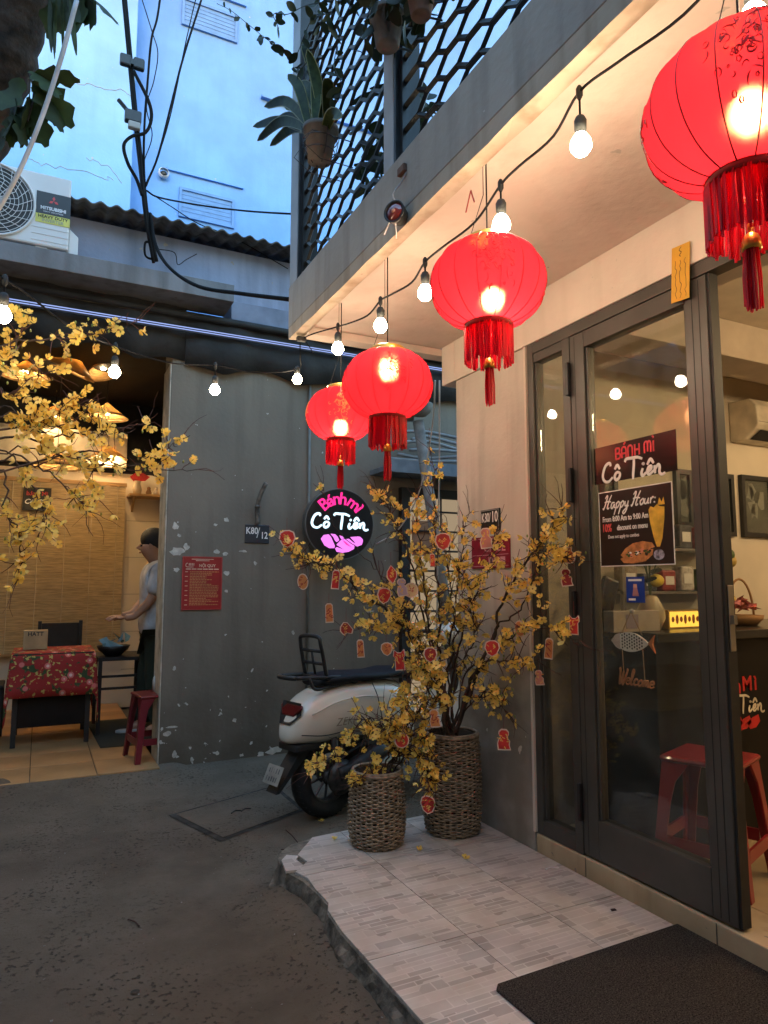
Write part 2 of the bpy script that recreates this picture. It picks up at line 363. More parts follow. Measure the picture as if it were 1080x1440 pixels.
xs = [.9, 1.352, 1.708, 2.043]; ys = [.2, .7, 1.395, 2.1, 2.8, 3.4]
TE = [(x+(.035 if 2.8 < y < 3.13 else .004), y-(.012 if y > 3.0 else 0)) for x, y in ED]; TE[8] = (1.03, 2.77); TE[9] = (1.005, 2.85); TE[10] = (1.085, 2.93); TE[11] = (1.075, 3.02); TE[12] = (1.12, 3.08); TE[13] = (1.165, 3.135)
region = TE+[(2.043, .2)]
for i in range(3):
    for j in range(5):
        c = region; gp = .0012
        c = clip(c, 1, 0, xs[i+1]-gp); c = clip(c, -1, 0, -(xs[i]+gp)); c = clip(c, 0, 1, ys[j+1]-gp); c = clip(c, 0, -1, -(ys[j]+gp))
        if len(c) < 3: continue
        cx = sum(p[0] for p in c)/len(c); cyy = sum(p[1] for p in c)/len(c)
        g = MB(); g.poly([(x-cx, y-cyy) for x, y in c], .011, Matrix.Rotation(random.uniform(-.0012, .0012), 4, 'X'))
        o = g.build('tile', M_tile, platform, bev=.0008); o.location = (cx, cyy, .1075+random.uniform(0, .0008))
# the broken front corner piece of tile
g = MB(); g.poly([(-.05, -.09), (.045, -.1), (.03, .01), (.055, .05), (.01, .08), (-.03, .03)], .01, Matrix.Translation((1.02, 2.96, .109)) @ Matrix.Rotation(.03, 4, 'Y')); g.build('tile', M_tile, platform)
# ------------------------------------------------------------------ door mat
q = [onz(692, 1387, .125), onz(952, 1300, .125)]; ux = (q[1]-q[0]).normalized(); uy = Vector((ux.y, -ux.x, 0))
g = MB(); a, b_ = q[0], q[1]+ux*.06; r_ = .02
pts = [a+ux*r_, b_, b_+uy*1.1, a+uy*1.1, a+uy*r_]
g.poly([(p.x, p.y) for p in pts[::-1]], .009, Matrix.Translation((0, 0, .1195)))
def matmat():
    m = pm('mat_fibre', (.075, .064, .056), .98, .45, 240, 1., 330, spec=.1); return m
tag(g.build('door_mat', matmat(), bev=.003), 'dark brown coarse door mat on the tiled step before the shop door', 'mat')
# ------------------------------------------------------------------ the shop house on the right
M_fac = wear('shop_wall_paint', (.5, .45, .39), (.55, .5, .42), .8, .55, 1.8, .0, 14, (.36, .33, .29), .35)
M_head = wear('header_paint', (.62, .54, .46), (.5, .45, .4), .8, 0, .1, 0, 14, (.7, .66, .6), .3)
M_soff = wear('soffit_paint', (.6, .495, .42), (.4, .35, .3), .85, 0, .1, 0, 14, (.78, .72, .66), .45)
M_fasc = wear('fascia_paint', (.36, .33, .29), (.5, .45, .4), .85, 0, .1, 0, 14, (.6, .58, .55), .8)
M_edge = wear('drip_paint', (.5, .41, .31), (.3, .25, .2), .85, 0, 5, .1, 10, (.5, .42, .33), .8)
shop = thing('shop_house', 'cream plastered shop with a tiled step, overhanging balcony and dark glass door', 'building', (2.4, 1.5, 0))
M_sill = wear('sill_stone', (.45, .35, .22), (.2, .17, .13), .8, .1, .3, .5, 20, (.45, .4, .33), .8)
def part(name, lo, hi, mat, parent=shop, bev=.004): return MB().box(lo, hi).build(name, mat, parent, bev=bev)
part('pillar', (2.05, 2.60, .1), (2.3, 3.22, 2.445), M_fac, bev=.006)
part('header', (2.043, -1.5, 2.447), (2.3, 3.22, 2.72), M_head, bev=.004)
part('plinth', (2.043, -1.5, .0), (2.25, 2.58, .196), M_sill, bev=.004)
part('plaster_bead', (2.038, 2.583, .2), (2.07, 2.5985, 2.444), M_head, bev=.003)
part('rear_wall', (2.301, 3.05, 0), (7.0, 3.2, 3.0), M_cream)
part('end_wall', (6.9, -3, 0), (7.0, 3.049, 3.0), M_cream)
part('room_floor', (2.251, -3, .1), (6.9, 3.049, .197), pm('room_floor_tile', (.45, .34, .2), .35, .15, 3))
part('ceiling', (2.301, -3, 2.7), (6.899, 3.049, 2.75), pm('ceiling_paint', (.55, .47, .36), .8, .05))
part('ceiling_beam', (2.302, 2.35, 2.5), (6.899, 2.6, 2.699), pm('beam_paint', (.42, .35, .27), .8, .05))
part('front_room_wall', (2.2, -3.2, 0), (6.9, -3.01, 3.0), M_cream)
# plinth joints: the stone slabs of the threshold face
for yy in (2.27, 1.66, 1.36): MB().box((2.0415, yy-.002, .122), (2.0428, yy+.002, .196)).build('joint', pm('sill_joint', (.1, .08, .06), .9), shop)
# soffit and balcony
soff = part('soffit', (1.2, -1.5, 2.675), (2.042, 3.40, 2.72), M_soff)
part('soffit_end_beam', (1.2, 3.36, 2.632), (2.45, 3.45, 2.674), M_soff)
part('soffit_return', (2.0435, 3.221, 2.45), (2.3, 3.359, 2.7), M_head)
g = MB(); nseg = 40
for k in range(nseg+1):          # uneven drip edge
    y = -1.5+4.95*k/nseg; j = random.uniform(-.004, .004)
    for (x, z) in ((1.138, 2.615+j), (1.2, 2.62-j), (1.2, 2.676), (1.138, 2.676)): g.v.append(Vector((x, y, z)))
for k in range(nseg):
    for a in range(4): g.f.append([k*4+a, k*4+(a+1) % 4, k*4+4+(a+1) % 4, k*4+4+a])
g.f += [[3, 2, 1, 0], [nseg*4+i for i in range(4)]]
g.build('drip_edge', M_edge, shop)
part('fascia', (1.1365, -1.5, 2.6765), (1.26, 3.452, 2.905), M_fasc, bev=.004)
part('balcony_floor', (1.261, -1.5, 2.721), (2.6, 3.45, 2.8), M_fasc)
part('end_upstand', (1.261, 3.35, 2.8005), (2.6, 3.45, 2.9), M_fasc)
M_post = pm('post_paint', (.4, .42, .45), .7, .1, 4); M_clad = pm('dark_plate_tone', (.03, .032, .036), .5, .2)
for (yy, w) in ((3.335, .115), (2.215, .085), (.9, .085)):
    p_ = MB().box((1.139, yy, 2.9055), (1.23, yy+w, 5.2)).build('post', M_post, shop, bev=.004)
    MB().box((1.142, yy-.014, 2.906), (1.25, yy-.0005, 5.2)).build('dark_plate', M_clad, p_)  # dark plate over the near face of the post
part('roof_beam', (1.13, -1.5, 5.2), (1.35, 3.46, 5.4), M_post)
# wrought grilles: two panels of joined zigzag bars
def grille(y0, y1, zb, zt):
    gr = MB().box((1.16, y0, zb), (1.19, y0+.022, zt)).box((1.16, y1-.022, zb), (1.19, y1, zt)).box((1.16, y0+.022, zb), (1.19, y1-.022, zb+.02)).build('grille_frame', M_blackm, shop)
    per, amp = .27, .0215; rows = int((zt-zb)/.05)
    for rI in range(rows):
        z0 = zb+.05+rI*.05; pts = []; y = y0+.01; k = 0 if rI % 2 else 2
        while y < y1-.01:
            lv = amp if k % 4 in (0, 1) else -amp
            pts.append((1.175, y, z0+lv)); y += per*.28 if k % 2 == 0 else per*.22; k += 1
        pts.append((1.175, y1-.012, pts[-1][2]))
        MB().tube(pts, .0105, 4).build('bar', M_blackm, gr)
grille(2.302, 3.318, 2.908, 4.3); grille(.985, 2.198, 2.908, 3.9)
# ------------------------------------------------------------------ shop entrance: fixed light + door leaf (a thing each)
M_alu = pm('brown_grey_aluminium', (.085, .078, .07), .42, .1, 5, metal=.35)
M_glass = glass('door_glass', (.88, .9, .87), 1.0)
ent = thing('door_frame', 'dark aluminium door frame with a narrow fixed pane beside the pillar', 'door frame', (2.07, 2.3, .197))
def bar(name, lo, hi, parent, m=M_alu, bev=.003): return MB().box(lo, hi).build(name, m, parent, bev=bev)
bar('jamb', (2.05, 2.542, .1975), (2.115, 2.5825, 2.446), ent)
bar('mullion', (2.05, 2.289, .1975), (2.115, 2.336, 2.395), ent)
bar('head', (2.05, -1.2, 2.396), (2.115, 2.5415, 2.446), ent)
bar('bottom_rail', (2.05, 2.3365, .1975), (2.115, 2.5415, .262), ent)
bar('top_rail', (2.055, 2.3365, 2.352), (2.11, 2.5415, 2.3955), ent)
for y0 in (2.337, 2.531): bar('glazing_bead', (2.063, y0, .2625), (2.1, y0+.01, 2.3515), ent)
MB().box((2.079, 2.3475, .2625), (2.085, 2.5305, 2.3515)).build('pane', M_glass, ent)
leaf = thing('glass_door', 'closed glass door leaf in a brown grey aluminium frame with black hinges', 'door', (2.07, 1.93, .2))
y0, y1, z0, z1 = 1.586, 2.286, .205, 2.393
for nm, lo, hi in (('stile', (2.052, y1-.085, z0), (2.11, y1, z1)), ('stile', (2.052, y0, z0), (2.11, y0+.092, z1)), ('top_rail', (2.052, y0+.0925, z1-.072), (2.11, y1-.0855, z1)), ('bottom_rail', (2.052, y0+.0925, z0), (2.11, y1-.0855, z0+.155))): bar(nm, lo, hi, leaf)
for yy in (y0+.03, y0+.06, y1-.03): MB().box((2.0512, yy, z0+.01), (2.0519, yy+.003, z1-.01)).build('groove', M_black, leaf)
for yy in (y0+.0925, y1-.0975): bar('glazing_bead', (2.062, yy, z0+.1555), (2.1, yy+.012, z1-.0725), leaf)
MB().box((2.078, y0+.105, z0+.1555), (2.084, y1-.098, z1-.0725)).build('pane', M_glass, leaf)
MB().box((2.058, y0-.012, z0), (2.1, y0-.0005, z1)).build('edge_seal', M_black, leaf)
for zz in (2.2, 1.73, 1.2, .41): MB().box((2.028, 2.279, zz-.075), (2.0495, 2.2975, zz+.075)).build('hinge', M_blackm, leaf, bev=.004)
lk = MB().box((2.066, y0-.0165, 1.08), (2.092, y0-.0125, 1.3)).build('lock_plate', pm('steel', (.35, .33, .3), .35, .1, metal=.9), leaf, bev=.002)
MB().box((2.07, y0-.03, 1.17), (2.086, y0-.017, 1.2)).build('latch', MATS['steel'], lk)
MB().tube([(2.1, y0+.04, .95), (2.15, y0+.04, .95), (2.15, y0+.04, 1.25), (2.1, y0+.04, 1.25)], .009, 8).build('pull_handle', MATS['steel'], leaf, True)
# ------------------------------------------------------------------ the neighbouring house: grey wall across the alley
M_grey = wear('grey_wall_paint', (.165, .134, .1), (.5, .47, .42), .7, .12, 1.0, .5, 19, (.5, .47, .42), .5)
gw = thing('grey_house', 'dark grey painted house with peeling plaster across the alley behind the scooter', 'building', (2.8, 5.3, 0))
part('wall', (.81, 5.2, -.02), (6.5, 5.5, 3.3), M_grey, gw, .004)
part('wall_end', (.8, 5.203, -.02), (.8095, 5.5, 2.95), pm('bare_render', (.5, .45, .36), .85, .2, 9, .4), gw, .002)
part('upper_wall', (-5, 5.26, 3.531), (6.5, 5.5, 3.96), wear('upper_wall_dusk_blue', (.25, .29, .4), (.3, .28, .25), .85, 0, .1, 0, 14, (.55, .54, .52), .7), gw)  # pale wall with blue dusk light put into its paint colour
part('upper_block', (1.25, 5.22, 3.3005), (6.5, 5.5, 3.5305), pm('upper_block_dusk_blue', (.2, .23, .31), .85, .15, 5), gw)  # blue dusk light put into this colour too
M_slab = wear('slab_concrete', (.19, .195, .21), (.15, .14, .13), .9, 0, .1, 0, 14, (.55, .53, .5), .9)
slab = part('canopy_slab', (-5, 4.93, 3.4), (1.2, 5.259, 3.5305), M_slab, gw, .004)
# peeled paint patches
M_peel = pm('bare_plaster', (.5, .46, .39), .9, .15, 20, .5, 60)
random.seed(11)
for (x, y, w, h) in ((249, 776, 22, 14), (262, 770, 10, 12), (304, 776, 11, 9), (316, 779, 9, 6), (247, 740, 9, 14), (252, 753, 7, 6), (318, 731, 9, 8), (303, 738, 7, 4), (342, 775, 15, 4), (359, 792, 6, 6), (248, 801, 9, 8), (318, 806, 9, 8), (318, 831, 6, 6), (385, 1055, 26, 12), (367, 1060, 12, 9), (235, 1032, 12, 8), (243, 1022, 20, 4), (330, 1013, 7, 7), (305, 1059, 7, 6), (245, 1060, 7, 12), (270, 1068, 6, 7), (340, 1062, 8, 5), (412, 890, 5, 7), (425, 895, 8, 6), (520, 860, 14, 4), (245, 940, 5, 7)):
    p = ony(x, y, 5.2); mpp = (p-CAM).dot(fw)/FPX; k = random.randint(9, 13)
    pts = []
    for i in range(k):
        a = 2*math.pi*i/k; q_ = random.uniform(.55, 1.1); pts.append((math.cos(a)*w/2*mpp*q_, math.sin(a)*h/2*mpp*q_))
    MB().poly(pts, .0016, FY(p.x, p.z, 5.1995)).build('peeled_patch', M_peel, gw)
# pipe down the wall and the bent standpipe with number plate
MB().tube([(1.9, 5.185, .5), (1.9, 5.185, 2.95)], .012, 8).build('conduit', pm('grey_conduit', (.15, .145, .13), .6), gw, True)
sp = thing('standpipe', 'bent rusty grey pipe stub sticking out of the grey wall', 'pipe', ony(362, 735, 5.19))
MB().tube(catmull([ony(362, 738, 5.17), ony(362, 712, 5.15), ony(366, 697, 5.12), ony(374, 679, 5.08)], 5), [.017]*16, 10).build('pipe', pm('galvanised', (.17, .15, .13), .55, .3, 20, metal=.3), sp, True)
MB().tube([ony(362, 714, 5.151), ony(362, 710, 5.149)], .022, 10).build('coupling', MATS['galvanised'], sp, True)
# corrugated roof
g = MB(); per = .108; npts = 8; X0, X1 = -.6, 6; k = int((X1-X0)/per*npts)
for i in range(k+1):
    x = X0+i*per/npts; w = .014*math.cos(2*math.pi*(x-X0)/per)
    for (yy, zz) in ((5.05, 3.985), (7.6, 4.6)):
        g.v += [Vector((x, yy, zz+w)), Vector((x, yy, zz+w+.014))]
for i in range(k):
    a, b_ = i*4, i*4+4
    g.f += [[a, b_, b_+2, a+2], [a+1, a+3, b_+3, b_+1], [a, a+1, b_+1, b_], [a+2, b_+2, b_+3, a+3]]
g.build('corrugated_roof', pm('fibre_cement', (.085, .085, .08), .95, .3, 8, .4), gw, True)
# ------------------------------------------------------------------ pale tall buildings beyond
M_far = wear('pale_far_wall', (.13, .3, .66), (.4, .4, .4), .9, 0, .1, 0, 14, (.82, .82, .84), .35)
M_far2 = wear('white_wall_dusk_blue', (.2, .39, .69), (.4, .4, .4), .9, 0, .1, 0, 14, (.8, .8, .8), .3)  # white wall; the blue of the dusk sky is put into its colour
fb = thing('tall_building', 'tall pale blue rendered building with small shuttered windows behind the corrugated roof', 'building', (3, 11, 0))
part('wall', (.8, 9.0, 0), (14, 14, 12.5), M_far, fb, .01)
M_shut = pm('shutter', (.1, .23, .5), .7, .06)
for (a, b_, c, d) in ((254, 326, 271, 317), (258, 331, 2, 59)):
    p, q_ = ony(a, d, 9.0), ony(b_, c, 9.0); zc = (p.z+q_.z)/2
    wn = MB().box((p.x, 8.985, zc-.17), (q_.x, 8.9985, zc+.17)).build('window', M_shut, fb)
    g = MB(); w_ = .035
    for lo, hi in (((p.x-w_, 8.965, zc-.17-w_), (q_.x+w_, 8.9985, zc-.17)), ((p.x-w_, 8.965, zc+.17), (q_.x+w_, 8.9985, zc+.17+w_)), ((p.x-w_, 8.965, zc-.17), (p.x, 8.9985, zc+.17)), ((q_.x, 8.965, zc-.17), (q_.x+w_, 8.9985, zc+.17))): g.box(lo, hi)
    g.build('frame', M_shut, wn)
    for kx in range(1, 6): MB().box((p.x, 8.98, zc-.17+kx*.057-.004), (q_.x, 8.9845, zc-.17+kx*.057+.004)).build('slat', M_shut, wn)
    MB().box((p.x-.2, 8.96, zc+.4), (q_.x+.15, 8.9985, zc+.44)).build('lintel', M_far, wn)
part('ledge', (2.6, 8.93, 6.05), (14, 8.999, 6.1), M_far, fb)
part('ledge', (2.5, 8.93, 8.2), (14, 8.999, 8.24), M_far, fb)
dome = thing('dome_camera', 'small round white dome camera on the pale blue wall', 'camera', ony(230, 244, 9))
p = ony(230, 244, 8.95); MB().lathe([(.055, .05), (.07, .03), (.07, 0), (.062, -.02)], 16, Matrix.Translation(p) @ Matrix.Rotation(R(90), 4, 'X')).build('housing', pm('white_plastic', (.75, .75, .74), .35), dome, True)
MB().ball(p+Vector((0, -.0, -.01)), .045, 12, 8).build('lens_dome', M_blackm, dome, True)
fb2 = thing('white_building', 'white plastered building with hairline cracks beside the pale blue tower', 'building', (-4, 11, 0))
part('wall', (-12, 8.6, 0), (.78, 14, 12.5), M_far2, fb2, .01)
random.seed(21); M_crack = pm('crack', (.3, .33, .37), .9)
for pts in ([(70, 98), (100, 112), (130, 120), (160, 125), (185, 135)], [(35, 220), (60, 232), (95, 238), (140, 250), (160, 252)], [(120, 225), (150, 235), (172, 255)]):
    P = [ony(x+random.uniform(-2, 2), y+random.uniform(-2, 2), 8.599) for x, y in pts]
    MB().tube([p_+Vector((random.uniform(-.02, .02), 0, random.uniform(-.03, .03))) for p_ in catmull(P, 5)], .005, 4).build('crack', M_crack, fb2)

# ------------------------------------------------------------------ unseen houses behind and beside the viewer, added to cut low sky light
oh = thing('unseen_opposite_house', 'unseen brown rendered house added opposite the shop to cut sky light', 'building', (-4, -1, 0))
M_op = pm('opposite_render', (.2, .165, .13), .9, .15, 2)
part('wall', (-8, -4, 0), (-2.9, 4.6, 6.8), M_op, oh)
part('door', (-2.899, 1.0, 0), (-2.85, 1.9, 2.1), pm('old_door', (.06, .04, .03), .7), oh)
for y in (-2.2, 3.0): part('window', (-2.899, y, 3.8), (-2.86, y+1.0, 5.0), M_shut, oh)
rh = thing('unseen_rear_house', 'unseen brown rendered house added facing the grey wall to cut sky light', 'building', (0, -6, 0))
part('wall', (-8, -9, 0), (8, -4.2, 7), M_op, rh)
for x in (-3, 0, 3): part('window', (x, -4.199, 3.8), (x+1, -4.16, 5.0), M_shut, rh)
# ================================================================== LEFT CAFE
cf = thing('cafe_house', 'open fronted cafe with cream walls, black ceiling and orange floor tiles', 'building', (-1.5, 6.8, 0))
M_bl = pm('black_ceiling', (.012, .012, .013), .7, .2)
part('back_wall', (-5, 8.0, 0), (1.24, 8.15, 2.52), M_cream, cf)
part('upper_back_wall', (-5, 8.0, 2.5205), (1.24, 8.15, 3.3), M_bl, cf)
part('side_wall', (1.24, 5.501, 0), (1.36, 8.15, 2.45), M_cream, cf)
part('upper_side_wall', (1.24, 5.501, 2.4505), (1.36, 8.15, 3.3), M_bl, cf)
part('ceiling', (-5, 5.26, 3.3005), (1.24, 8.15, 3.38), M_bl, cf)
part('far_side_wall', (-5.1, 5.26, 0), (-5.0, 8.15, 3.38), M_cream, cf)
part('white_band', (-5, 7.93, 2.57), (.79, 7.9985, 2.95), pm('band_paint', (.7, .64, .5), .7), cf)
for z in (.4, .8, 1.2, 1.6, 2.0): MB().box((.82, 7.9975, z), (1.239, 7.9995, z+.005)).build('panel_joint', pm('joint_line', (.35, .3, .22), .8), cf)
cfl = struct('cafe_floor', MB().box((-5, 5.06, -.03), (.8, 8.0, .043)), pm('cafe_floor_bed', (.12, .085, .05), .9))
M_otile = pm('orange_tile', (.4, .225, .095), .4, .16, 2.5, .15, 30, rnd=.08)
tm = MB().box((-.197, -.197, 0), (.197, .197, .011)).mesh('tile', M_otile)
for i in range(15):
    for j in range(8):
        x = .6-i*.4; y = 5.27+j*.4
        o = link('tile', tm, cfl, .0015); o.location = (x, y, .0425+random.uniform(0, .0008))
# awning valance rolled black canvas with scalloped lower edge
aw = thing('awning', 'black folded canvas awning along the top of the grey wall', 'awning', (0, 5.1, 3.2))
def scallop(x0, x1, y, top, bot, amp, per):
    g = MB(); n = int((x1-x0)/.04)
    for i in range(n+1):
        x = x0+(x1-x0)*i/n; yy = y+.012*math.sin(x*9)+.008*math.sin(x*23)
        b_ = bot+amp*abs(math.sin(math.pi*x/per))+.015*math.sin(x*5.3)
        g.v += [Vector((x, yy, top)), Vector((x, yy-.02, (top+b_)/2)), Vector((x, yy, b_)), Vector((x, yy+.006, b_)), Vector((x, yy+.006, top))]
    for i in range(n):
        for a in range(4): g.f.append([i*5+a, i*5+a+1, i*5+6+a, i*5+5+a])
    return g
M_canvas = pm('black_canvas', (.016, .016, .017), .75, .3, 6, .3, 20)
scallop(-5, .9, 5.17, 3.39, 2.93, .07, .55).build('valance', M_canvas, aw, True)
scallop(.9, 5.5, 5.16, 3.3, 2.9, .06, .6).build('wall_valance', M_canvas, aw, True)
MB().tube([(-5, 5.14, 3.36), (5.5, 5.14, 3.29)], .03, 8).build('roller', M_canvas, aw, True)
led = thing('led_strip', 'thin glowing blue white light strip along the black awning', 'light strip', (0, 5.1, 3.2))
a_, b_ = ony(-500, 350, 5.09), ony(640, 527, 5.09)
for dz in (0, -.016):
    MB().tube([(-4.5, 5.09, 3.205+dz), (3.4, 5.09, 3.205+dz)], .0034, 6).build('tube', em('led_blue', (.38, .5, 1), .09), led)
MB().box((-4.5, 5.098, 3.175), (3.4, 5.11, 3.215)).build('rail', pm('led_rail', (.03, .03, .033), .6), led)
# bamboo blinds
M_bam = pm('bamboo', (.55, .41, .2), .6, .25, 14, stretch=(.6, 1, 9), alt=(.28, .19, .085)); M_str = pm('blind_string', (.6, .5, .33), .8)
for (x0, x1, lab) in ((-.62, .79, 'wide woven bamboo roller blind hanging behind the tables beside the wooden shelf'), (-2.1, -.66, 'woven bamboo roller blind hanging beyond the cardboard box')):
    bl = thing('bamboo_blind', lab, 'blind', ((x0+x1)/2, 7.9, .7))
    g = MB(); z = .62
    while z < 2.36:
        w = random.uniform(.006, .011); yy = 7.905+random.uniform(-.003, .003)
        g.box((x0, yy, z), (x1, yy+.004, z+w*.85)); z += w+.0015
    stuff(g.build('slats', M_bam, bl))
    k = 6
    for i in range(k):
        x = x0+.08+(x1-x0-.16)*i/(k-1); MB().tube([(x, 7.9005, .62), (x, 7.9005, 2.36)], .004, 5).build('string', M_str, bl)
    MB().box((x0-.01, 7.89, 2.36), (x1+.01, 7.925, 2.4)).build('head_rail', M_wood, bl)
    MB().box((x0, 7.895, .595), (x1, 7.92, .618)).build('bottom_rail', M_wood, bl)
# little black board on the blind
pb = ony(52, 702, 7.88); lb = thing('chalk_sign', 'small black sign with red and white lettering hung on the bamboo blind', 'sign', pb)
MB().box((pb.x-.13, 7.868, pb.z-.12), (pb.x+.13, 7.882, pb.z+.12)).build('board', M_black, lb)
text('lettering', 'Bánh Mì', FY(pb.x, pb.z+.055, 7.8675), .062, pm('red_print', (.6, .05, .04), .5), lb, off=.001)
text('lettering', 'Cô Tiên', FY(pb.x, pb.z-.03, 7.8675), .07, M_whitep, lb, off=.001, shear=.3)
# wall shelf with small things
sf = thing('wall_shelf', 'light wooden bracket shelf on the cream wall in the cafe', 'shelf', (1.0, 7.9, 2.25))
MB().box((.81, 7.72, 2.25), (1.235, 7.999, 2.275)).build('board', M_wood, sf, bev=.003)
for x in (.86, 1.16): MB().add([(x, 7.998, 2.249), (x, 7.76, 2.249), (x, 7.998, 2.1), (x+.02, 7.998, 2.249), (x+.02, 7.76, 2.249), (x+.02, 7.998, 2.1)], [(0, 1, 2), (3, 5, 4), (0, 3, 4, 1), (1, 4, 5, 2), (2, 5, 3, 0)]).build('bracket', M_wood, sf)
pot = thing('shelf_vase', 'cream vase with a red paper decoration standing on the wooden wall shelf', 'vase', (.9, 7.85, 2.276))
MB().lathe([(.001, 0), (.04, 0), (.05, .06), (.03, .12), (.035, .15)], 14, Matrix.Translation((.9, 7.85, 2.276))).build('body', pm('cream_ceramic', (.6, .5, .35), .4), pot, True)
MB().poly([(-.06, 0), (.06, .01), (.11, .06), (.03, .1), (-.05, .09), (-.1, .05)], .006, FY(.92, 2.42, 7.85)).build('paper_flower', M_red, pot)
for i, x in enumerate((1.02, 1.1, 1.18)):
    lb_ = ('round brown figurine on the wooden shelf beside the vase', 'pale figurine standing in the middle of the wooden shelf', 'small dark figurine at the wall end of the wooden shelf')[i]
    fg = thing('figurine', lb_, 'figurine', (x, 7.84, 2.276), 'figurines on the cafe shelf')
    m = pm('fig%d' % i, ((.3, .16, .07), (.6, .5, .4), (.12, .07, .05))[i], .5); m.name = 'figurine_glaze'
    MB().lathe([(.001, 0), (.028, 0), (.032, .03), (.018, .06)], 12, Matrix.Translation((x, 7.84, 2.276))).build('body', m, fg, True)
    MB().ball((x, 7.84, 2.276+.075), .02, 10, 8).build('head', m, fg, True)
# ------------------------------------------------------------------ conical hat lamps
M_hat = pm('palm_leaf', (.5, .33, .14), .7, .2, 12, trans=.45); M_rib = pm('hat_rib', (.4, .24, .1), .7)
def hat(x, y, d, w, lab, tilt=0):
    p = at(x, y, d); r = w/2*d/FPX; h = r*.78; t = thing('hat_lamp', lab, 'lamp', p, 'conical hat lamps hung in the cafe')
    M = Matrix.Translation(p) @ Matrix.Rotation(tilt, 4, 'Y') @ Matrix.Rotation(tilt*.6, 4, 'X')
    hb = MB().lathe([(.004, h), (r*.33, h*.66), (r*.68, h*.32), (r, 0), (r*.985, .001), (r*.66, h*.31), (r*.3, h*.65), (.003, h-.006)], 28, M).build('shade', M_hat, t, True)
    for k in range(1, 8):
        q = k/8; MB().tube([M @ Vector((r*q*1.0*math.cos(a), r*q*1.0*math.sin(a), h*(1-q)-.004)) for a in [2*math.pi*i/24 for i in range(25)]], .003, 4, False).build('hoop', M_rib, hb)
    MB().tube([M @ Vector((0, 0, h)), (p.x, p.y, 3.3)], .003, 5).build('cord', M_cable, t)
    bp = M @ Vector((0, 0, h*.38))
    MB().tube([M @ Vector((0, 0, h*.95)), M @ Vector((0, 0, h*.5))], .016, 8).build('socket', M_black, t)
    MB().ball(bp, .026, 12, 8).build('bulb', em('hat_bulb', (1, .68, .34), BULB*2.5), t, True)
hat(150, 588, 6.6, 58, 'conical palm hat lamp hanging alone beside the grey wall')
hat(36, 530, 5.9, 64, 'conical palm hat lamp just under the black awning above the blossom')
hat(97, 522, 6.2, 72, 'palm hat lamp tilted to show its pale ribbed inside', .35)
hat(148, 524, 6.4, 56, 'palm hat lamp tipped on its side behind the lit string bulb', -.3)
hat(152, 645, 7.4, 52, 'low conical palm hat lamp near the back wall by the shelf')
hat(80, 658, 6.4, 68, 'broad low palm hat lamp in front of the white wall band')
hat(78, 592, 7.1, 62, 'palm hat lamp half hidden behind the yellow blossom branches')
hat(20, 600, 7.4, 60, 'palm hat lamp deep in the cafe behind dense blossom')
# ------------------------------------------------------------------ tables, cloth, chairs
tb = thing('cafe_table', 'dark table standing under a red floral cloth', 'table', (.13, 6.4, .055))
MB().box((-.16, 6.13, .735), (.42, 6.72, .765)).build('top', M_black, tb)
for x in (-.13, .39):
    for y in (6.16, 6.69): MB().box((x-.018, y-.018, .055), (x+.018, y+.018, .7345)).build('leg', M_black, tb)
MB().box((-.11, 6.15, .2), (.37, 6.165, .7)).build('front_panel', pm('dark_lacquer', (.008, .006, .005), .6, spec=.2), tb)
def floral():
    m = bpy.data.materials.new('red_floral_cloth'); m.use_nodes = True; N, L = nodes_of(m); b = N['Principled BSDF']; b.inputs['Roughness'].default_value = .85
    tc = N.new('ShaderNodeTexCoord'); out = (.28, .018, .016)
    def layer(prev, sc, pa, pb, col, seed, noise=False):
        mp = N.new('ShaderNodeMapping'); mp.inputs['Location'].default_value = (seed, seed*2, seed*3); L.new(tc.outputs['Object'], mp.inputs[0])
        if noise: t = N.new('ShaderNodeTexNoise'); t.inputs['Detail'].default_value = 3; o = t.outputs['Fac']
        else: t = N.new('ShaderNodeTexVoronoi'); o = t.outputs['Distance']
        t.inputs['Scale'].default_value = sc; L.new(mp.outputs[0], t.inputs['Vector'])
        r = N.new('ShaderNodeValToRGB'); r.color_ramp.elements[0].position = pa; r.color_ramp.elements[1].position = pb
        a, c = ((1, 1, 1, 1), (0, 0, 0, 1)) if not noise else ((0, 0, 0, 1), (1, 1, 1, 1))
        r.color_ramp.elements[0].color = a; r.color_ramp.elements[1].color = c; L.new(o, r.inputs[0])
        x = N.new('ShaderNodeMix'); x.data_type = 'RGBA'; L.new(r.outputs[0], x.inputs[0])
        if isinstance(prev, tuple): x.inputs[6].default_value = (*prev, 1)
        else: L.new(prev, x.inputs[6])
        x.inputs[7].default_value = (*col, 1); return x.outputs[2]
    out = layer(out, 16, .56, .6, (.035, .06, .02), 1.3, True)
    out = layer(out, 34, .6, .63, (.45, .38, .1), 4.1, True)
    out = layer(out, 9, .2, .24, (.6, .16, .14), 2.2); out = layer(out, 9, .1, .12, (.7, .5, .45), 2.2)
    L.new(out, b.inputs['Base Color']); return m
M_floral = floral()
